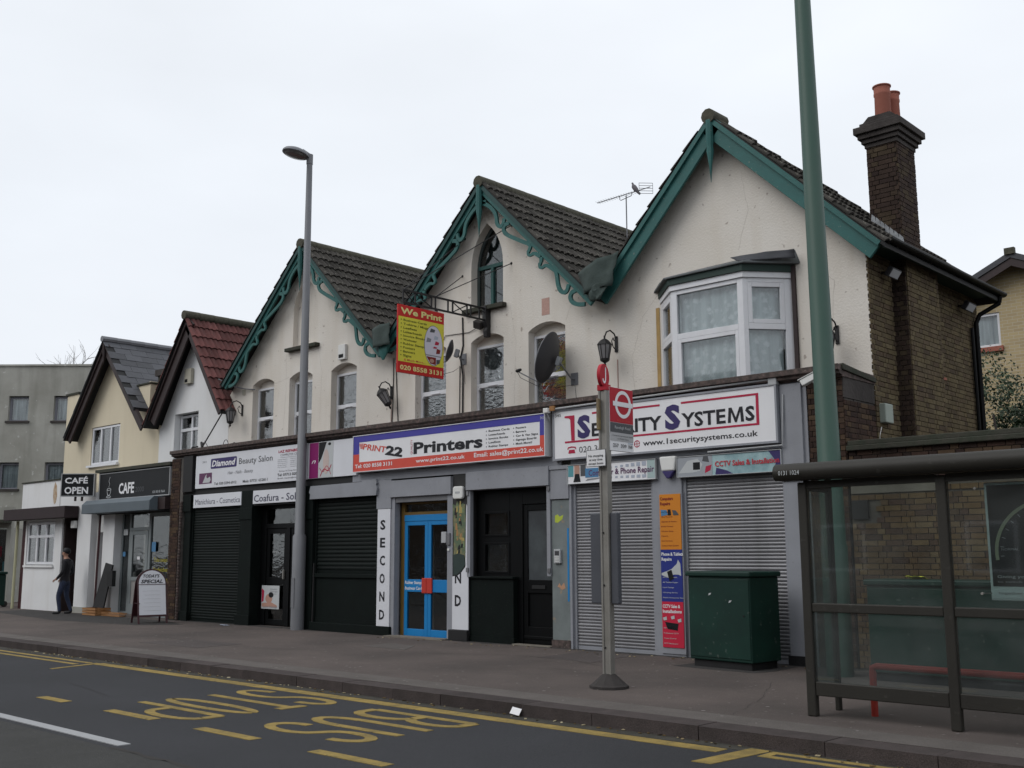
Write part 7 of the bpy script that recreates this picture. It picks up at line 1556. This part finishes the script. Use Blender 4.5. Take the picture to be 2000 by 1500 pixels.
for x_ in (-5.0, -1.0):
    B(x_ - .025, x_ + .025, -3.58, -3.52, 0, 2.36).build('end_post', 'shelter', t, bevel=.008); B(x_ - .004, x_ + .004, yS + .046, -3.581, .25, 2.1).build('end_glass', 'shelter_glass', t); B(x_ - .02, x_ + .02, yS + .046, -3.581, .19, .249).build('rail', 'shelter', t); B(x_ - .02, x_ + .02, yS + .046, -3.581, 2.101, 2.2).build('rail', 'shelter', t)
text('0131 1024', -5.15, -4.93, 2.245, .042, -4.268, 'p_offw', t)
b = MB().tube([(-4.57, -3.70, 0), (-4.57, -3.70, .40), (-4.57, -3.70, .44), (-4.53, -3.70, .455), (-1.6, -3.70, .455), (-1.56, -3.70, .44), (-1.56, -3.70, 0)], .032, 10); 
s_ = thing('perch_rail', 'red tubular bench rail inside the bus shelter', 'bench', (-3, -3.7, 0)); b.build('bent_tube', 'red_dull', s_, smooth=True)
t = thing('advert_panel', 'framed dark advertising poster with a large dial inside the shelter', 'poster', (-2.8, -3.98, 1.1))
ap0, ap1, az0, az1 = -3.335, -2.42, 1.10, 2.10; YA = -4.005
B(ap0, ap1, -4.0, -3.96, az0, az1).build('panel', 'adv_frame', t, bevel=.01); B(ap0 + .025, ap1 - .025, YA, -4.0005, az0 + .12, az1 - .025).build('poster_sheet', 'p_dark', t); B(ap0 + .025, ap1 - .025, YA, -4.0005, az0 + .02, az0 + .115).build('poster_foot', 'p_offteal', t)
cx_, cz_ = -2.83, 1.50
MB().ribbon([(cx_ + .43 * cos(a), cz_ + .43 * sin(a)) for a in [R_(188 - 196 * i / 30) for i in range(31)]], .028, YA - .003, YA - .001).build('dial_print', 'p_dial', t)
for i in range(17):
    a = R_(184 - i * 11.5); MB().ribbon([(cx_ + .37 * cos(a), cz_ + .37 * sin(a)), (cx_ + .40 * cos(a), cz_ + .40 * sin(a))], .006, YA - .003, YA - .001).build('tick_print', 'p_faded', t)
MB().pxz([(cx_ - .12, cz_ + .41), (cx_ - .02, cz_ + .42), (cx_ + .02, cz_ + .20)], YA - .003, YA - .001).build('wedge_print', 'p_crimson', t)
text('NORMAL', -3.22, -3.08, 1.52, .02, YA, 'p_faded', t); text('Giving you the power', -3.27, -2.75, 1.29, .024, YA, 'p_offw', t); text('to switch your energy', -3.27, -2.80, 1.25, .02, YA, 'p_faded', t); text('together we can', -3.27, -2.9, 1.155, .022, YA - .001, 'p_grey', t)
for zz in (1.16, 2.05): MB().lathe([(.012, 0), (.012, .02)], (ap0 - .04, -4.08, zz), 8, axis=(0, -1, 0)).tube([(ap0 - .04, -4.08, zz), (ap0 + .01, -3.99, zz)], .006, 5).build('fixing', 'steel', t)
# cabinets
def cabinet(label, p, ang, w, d, h, doors):
    t = thing('utility_cabinet', label, 'cabinet', p); Mc = Matrix.Translation(p) @ Matrix.Rotation(R_(ang), 4, 'Z')
    B(.04, w - .04, .04, d - .04, 0, .10).xf(Mc).build('plinth', 'blackmatt', t); B(0, w, 0, d, .10, h - .07).xf(Mc).build('body', 'cabgreen', t, bevel=.012)
    B(-.03, w + .03, -.035, d + .03, h - .07, h).xf(Mc).build('lid', 'cabgreen', t, bevel=.018)
    n = doors; dw = w / n
    for i in range(n):
        dd = B(i * dw + .012, (i + 1) * dw - .012, -.012, -.001, .14, h - .10).xf(Mc).build('door', 'cabgreen', t, bevel=.006)
        MB().lathe([(.012, 0), (.012, .008)], Mc @ V(((i + .9) * dw, -.012, h * .55)), 8, axis=(0, -1, 0)).build('lock', 'blackmatt', dd)
    return t, Mc
t, Mc = cabinet('dark green telecom cabinet standing before the right grey shutter', (-8.43, -.96, 0), -7, 1.04, .62, 1.27, 1)
for a, zz in ((.36, .95), (.70, .86)): MB().pxz([(a, zz), (a + .035, zz + .012), (a + .05, zz + .035), (a + .01, zz + .03)], -.0155, -.0125).xf(Mc).build('paint_chip', 'p_offw', t)
t, Mc = cabinet('long dark green cabinet against the brick wall, seen through the shelter glass', (-5.84, -1.0, 0), 0, 2.9, .55, 1.19, 3)
t = thing('wrapper', 'crumpled yellow wrapper lying on top of the long green cabinet', 'litter', (-5.3, -.8, 1.19)); cloth([(-5.42, -.86, 1.235), (-5.18, -.88, 1.23), (-5.16, -.78, 1.20), (-5.38, -.77, 1.20)], 'foil', 'p_yellow', t, amp=.015, th=.003)
# A-board, black board, crates, bin
def aboard(label, O, ang, w, h, spread, fm, bm, face=True):
    t = thing('pavement_board', label, 'sign', O); M0 = Matrix.Translation(O) @ Matrix.Rotation(R_(ang), 4, 'Z')
    lean = math.atan2(spread / 2, h)
    for s_ in (1, -1):
        Mx = M0 @ Matrix.Translation((0, -spread / 2 * s_, 0)) @ Matrix.Rotation(-lean * s_, 4, 'X')
        o_ = [(-w / 2, .16), (w / 2, .16), (w / 2, h - w / 2)] + [(w / 2 * cos(a), h - w / 2 + w / 2 * sin(a)) for a in [pi * i / 12 for i in range(1, 12)]] + [(-w / 2, h - w / 2)]
        k_ = .93; i_ = [(x_ * .90, .20 if z_ < .2 else (h - w / 2) + (z_ - (h - w / 2)) * .90) for x_, z_ in o_]
        pn = MB().pxz(o_, -.012, .012).box(-w / 2, -w / 2 + .04, -.012, .012, 0, .16).box(w / 2 - .04, w / 2, -.012, .012, 0, .16).xf(Mx).build('panel', fm, t)
        if s_ == 1 and face: MB().pxz(i_, -.016, -.0125).xf(Mx).build('white_face', bm, t); ret = Mx
    MB().tube([M0 @ V((-w / 2 + .03, -spread / 2 + .03, .45)), M0 @ V((-w / 2 + .03, spread / 2 - .03, .45))], .008, 5).build('spreader', fm, t)
    return t, ret if face else None
t, Mx = aboard('white arched pavement board headed Todays Special, maroon frame', (-23.02, -1.0, 0), 76, .66, 1.25, .64, 'maroon', 'white')
fo_ = (Mx @ V((0, -.018, 0)), Mx.to_3x3() @ V((1, 0, 0)), Mx.to_3x3() @ V((0, 0, 1)))
text("TODAY'S", -.20, .17, 1.05, .075, 0, 'p_black', t, bold=.03, shear=.25, frame=fo_); text('SPECIAL', -.25, .24, .92, .085, 0, 'p_black', t, bold=.03, shear=.25, frame=fo_); B(-.305, .305, -.022, -.0165, .885, .897).xf(Mx).build('rule', 'maroon', t)
for i in range(6): MB().ribbon([(-.22 + .03 * (i % 2), .74 - i * .09), (0, .745 - i * .09), (.18, .74 - i * .09)], .004, -.0185, -.017).xf(Mx).build('faint_writing', 'p_lgrey2', t)
t = thing('chalkboard', 'black board leaning beside the cafe door on timber crates', 'sign', (-27.1, -.15, .2))
MB().pxz([(-.36, 0), (.22, 0), (.30, 1.10), (-.10, 1.16)], -.02, .02).xf(Matrix.Translation((-27.05, -.20, .19)) @ Matrix.Rotation(R_(-8), 4, 'X')).build('board', 'blackmatt', t); B(-.05, .22, -.05, .05, .55, .95).xf(Matrix.Translation((-26.75, -.12, .19))).build('side_panel', 'blackmatt', t)
def crate(p, w, d, h, label, holes=False):
    t = thing('timber_crate', label, 'crate', p); x_, y_, z_ = p; n = 3
    for i in range(n): B(x_, x_ + w, y_, y_ + .02, z_ + .01 + i * h / n, z_ + (i + 1) * h / n - .008).build('side_board', 'timber', t); B(x_, x_ + w, y_ + d - .02, y_ + d, z_ + .01 + i * h / n, z_ + (i + 1) * h / n - .008).build('side_board', 'timber', t); B(x_, x_ + .02, y_ + .021, y_ + d - .021, z_ + .01 + i * h / n, z_ + (i + 1) * h / n - .008).build('end_board', 'timber', t); B(x_ + w - .02, x_ + w, y_ + .021, y_ + d - .021, z_ + .01 + i * h / n, z_ + (i + 1) * h / n - .008).build('end_board', 'timber', t)
    B(x_ + .021, x_ + w - .021, y_ + .021, y_ + d - .021, z_ + .01, z_ + .02).build('base', 'timber', t)
crate((-27.5, -.45, 0), .72, .42, .20, 'pale timber crate under the leaning black board')
crate((-26.72, -.32, 0), .95, .22, .10, 'low slatted timber step at the cafe door')
t = thing('wheelie_bin', 'dark green wheelie bin at the left edge with a yellow sticker', 'bin', (-34.0, -.2, 0))
B(-34.4, -33.75, -.5, .1, .05, .98).build('body', 'cabgreen', t, bevel=.03); B(-34.45, -33.70, -.56, .12, .98, 1.06).build('lid', 'cabgreen', t, bevel=.02); B(-33.98, -33.86, -.505, -.501, .62, .85).build('sticker', 'p_dullyellow', t)
for xx in (-34.3, -33.85): MB().lathe([(.09, -.03), (.09, .03)], (xx, .12, .09), 14, axis=(1, 0, 0)).build('wheel', 'rubber', t)
t = thing('planter_box', 'orange timber box on the pavement in front of the bin', 'box', (-33.5, -.8, 0)); B(-34.2, -33.4, -.95, -.65, 0, .3).build('box', 'timber', t, bevel=.01)
# litter
t = thing('litter', 'torn white card lying in the gutter by the kerb', 'litter', (-7.6, -5.35, ZR)); B(-.055, .055, -.038, .038, 0, .004).xf(Matrix.Translation((-7.62, -5.34, ZR + .055)) @ Matrix.Rotation(.9, 4, 'X') @ Matrix.Rotation(.25, 4, 'Y')).build('card', 'p_white', t)
t = thing('litter', 'pale blue scrap of paper by the salon shutter', 'litter', (-20.9, -.36, 0)); cloth([(-21.0, -.44, .02), (-20.75, -.46, .015), (-20.73, -.34, .01), (-20.98, -.32, .015)], 'scrap', 'p_lblue', t, amp=.01, th=.003)
rl = random.Random(12); q = MB(); vv = []
for i in range(260):
    xx = rl.uniform(-20, -2.5); yy = -5.30 - abs(rl.gauss(0, .06)); zz = ZR + .006
    if rl.random() < .25: yy = rl.uniform(-.5, -.1) ; zz = .004; xx = rl.uniform(-16, -7)
    s_ = rl.uniform(.006, .022); a = rl.uniform(0, 6.28)
    q.box(-s_, s_, -s_ * .6, s_ * .6, 0, .006, M=Matrix.Translation((xx, yy, zz)) @ Matrix.Rotation(a, 4, 'Z') @ Matrix.Rotation(rl.uniform(-.3, .3), 4, 'X')); vv += [rl.random()] * 6
o = q.build('grit_and_leaves', 'litterbits', None, kind='stuff', var=vv, label='scattered grit, leaves and scraps along the gutter')
# ================================================================== MAN IN THE DOORWAY
t = thing('person', 'man in a dark jacket and jeans standing in the white shop doorway, facing left', 'person', (-28.75, -.42, 0))
MM = Matrix.Translation((-28.42, -.52, 0)) @ Matrix.Rotation(R_(218), 4, 'Z')
J = {}; vs = []; rs = []; es = []
def jt(n, x_, y_, z_, r, par=None):
    J[n] = len(vs); vs.append(MM @ V((x_, y_, z_))); rs.append(r)
    if par: es.append((J[par], J[n]))
jt('pel', 0, 0, .90, (.135, .10)); jt('bel', .02, 0, 1.05, (.13, .10), 'pel'); jt('chest', -.03, 0, 1.24, (.155, .115), 'bel'); jt('sho', -.03, 0, 1.38, (.12, .09), 'chest')
jt('neck', .01, 0, 1.46, .052, 'sho'); jt('jaw', .045, 0, 1.53, (.062, .07), 'neck'); jt('head', .04, 0, 1.61, (.078, .095), 'jaw'); jt('crown', .03, 0, 1.68, (.05, .06), 'head')
for s_, n in ((1, 'l'), (-1, 'r')):
    jt('sh' + n, -.03, .17 * s_, 1.37, .068, 'sho')
    jt('el' + n, -.06 + .02 * s_, .23 * s_, 1.10, .052, 'sh' + n); jt('wr' + n, .14, .18 * s_, .93, .036, 'el' + n); jt('pa' + n, .20, .16 * s_, .89, (.030, .018), 'wr' + n)
    jt('hip' + n, 0, .09 * s_, .84, .098, 'pel'); fx = .10 * s_
    jt('kn' + n, .06 + fx * .6, .10 * s_, .47, .066, 'hip' + n); jt('an' + n, -.04 + fx, .11 * s_, .10, .045, 'kn' + n); jt('he' + n, -.05 + fx, .11 * s_, .045, .042, 'an' + n); jt('to' + n, .15 + fx, .12 * s_, .032, (.042, .03), 'he' + n)
Mi = MM.inverted()
def pick(c):
    c = Mi @ c
    if c.z > 1.445: return 2
    if c.x > .145 and .8 < c.z < .97: return 2
    if c.z > .86 or (abs(c.y) > .17 and c.z > .8): return 0
    if c.z < .085: return 3
    return 1
body = skin_mesh('body', vs, es, rs, ['jacket', 'jeans', 'skin', 'blackmatt'], pick, t)
q = MB()
for s_ in (1, -1):
    for k, (L_, dz) in enumerate(((.07, .018), (.078, .006), (.074, -.006), (.06, -.018))):
        b0 = MM @ V((.215, .158 * s_, .885 + dz)); b1 = MM @ V((.215 + L_ * .6, .150 * s_, .868 + dz)); b2 = MM @ V((.215 + L_ * .8, .140 * s_, .845 + dz)); q.tube([b0, b1, b2], [.0095, .008, .006], 5)
    q.tube([MM @ V((.19, .15 * s_, .905)), MM @ V((.225, .125 * s_, .90)), MM @ V((.245, .118 * s_, .885))], [.010, .009, .007], 5)
q.build('hands', 'skin', t, smooth=True)
hd = MM @ V((.025, 0, 1.625))
hq = MB().lathe([(.10, -.03), (.106, .01), (.098, .05), (.07, .085), (.02, .10)], (0, 0, 0), 14); hq.xf(MM @ Matrix.Translation((.012, 0, 1.635)) @ Matrix.Rotation(R_(-22), 4, 'Y') @ Matrix.Diagonal((1, .84, 1, 1))); hq.build('hair', 'p_dark', t, smooth=True)
MB().lathe([(.012, -.02), (.014, 0), (.006, .03)], MM @ V((.128, 0, 1.575)), 6).build('nose', 'skin', t, smooth=True)
MB().lathe([(.055, -.03), (.062, .0), (.05, .03)], (0, 0, 0), 10).xf(MM @ Matrix.Translation((.072, 0, 1.525)) @ Matrix.Diagonal((1, .9, .8, 1))).build('beard', 'p_dark', t, smooth=True)
for s_ in (1, -1):
    MB().lathe([(.008, -.004), (.009, .004)], MM @ V((.118, .032 * s_, 1.615)), 8, axis=MM.to_3x3() @ V((1, 0, 0))).build('eye', 'p_black', t); MB().lathe([(.012, -.02), (.018, 0), (.012, .02)], MM @ V((.03, .088 * s_, 1.60)), 8).build('ear', 'skin', t, smooth=True)
MB().tube([MM @ V((-.10, 0, 1.40)), MM @ V((-.02, .09, 1.43)), MM @ V((.06, .04, 1.42)), MM @ V((.08, 0, 1.38)), MM @ V((.06, -.04, 1.42)), MM @ V((-.02, -.09, 1.43)), MM @ V((-.10, 0, 1.40))], .022, 6).build('jacket_collar', 'jacket', t, smooth=True)

# ================================================================== ACROSS THE ROAD (unseen terrace and trees added behind the camera to darken the glass)
t = thing('added_opposite_terrace', 'unseen brick terrace with slate roof, added across the road to darken reflections in the shop glass', 'building', (-15, -34, 0))
B(-60, 25, -40, -30, 0, 7.6).build('wall', 'brick_plain', t); MB().pyz([(-29.6, 7.5), (-35, 11.2), (-40.4, 7.5)], -60, 25).build('roof', 'slate', t)
for i in range(17):
    for z_ in (.9, 4.4): w = B(-58 + i * 5, -56.4 + i * 5, -30.0, -29.92, z_, z_ + 1.6).build('window', 'upvc', t); B(-57.9 + i * 5, -56.5 + i * 5, -29.92, -29.91, z_ + .1, z_ + 1.5).build('pane', 'dish', w)
for i, (x_, y_) in enumerate(((-44, -27), (-33, -28), (-24, -26), (-14, -27), (-5, -27))): bare_tree((x_, y_, 0), 11 + i % 3, 20 + i, ('unseen bare street tree added across the road, farthest left of the row', 'unseen bare street tree added across the road, second of the row', 'unseen bare street tree added across the road, middle of the row', 'unseen bare street tree added across the road, fourth of the row', 'unseen bare street tree added across the road, nearest the shelter')[i])
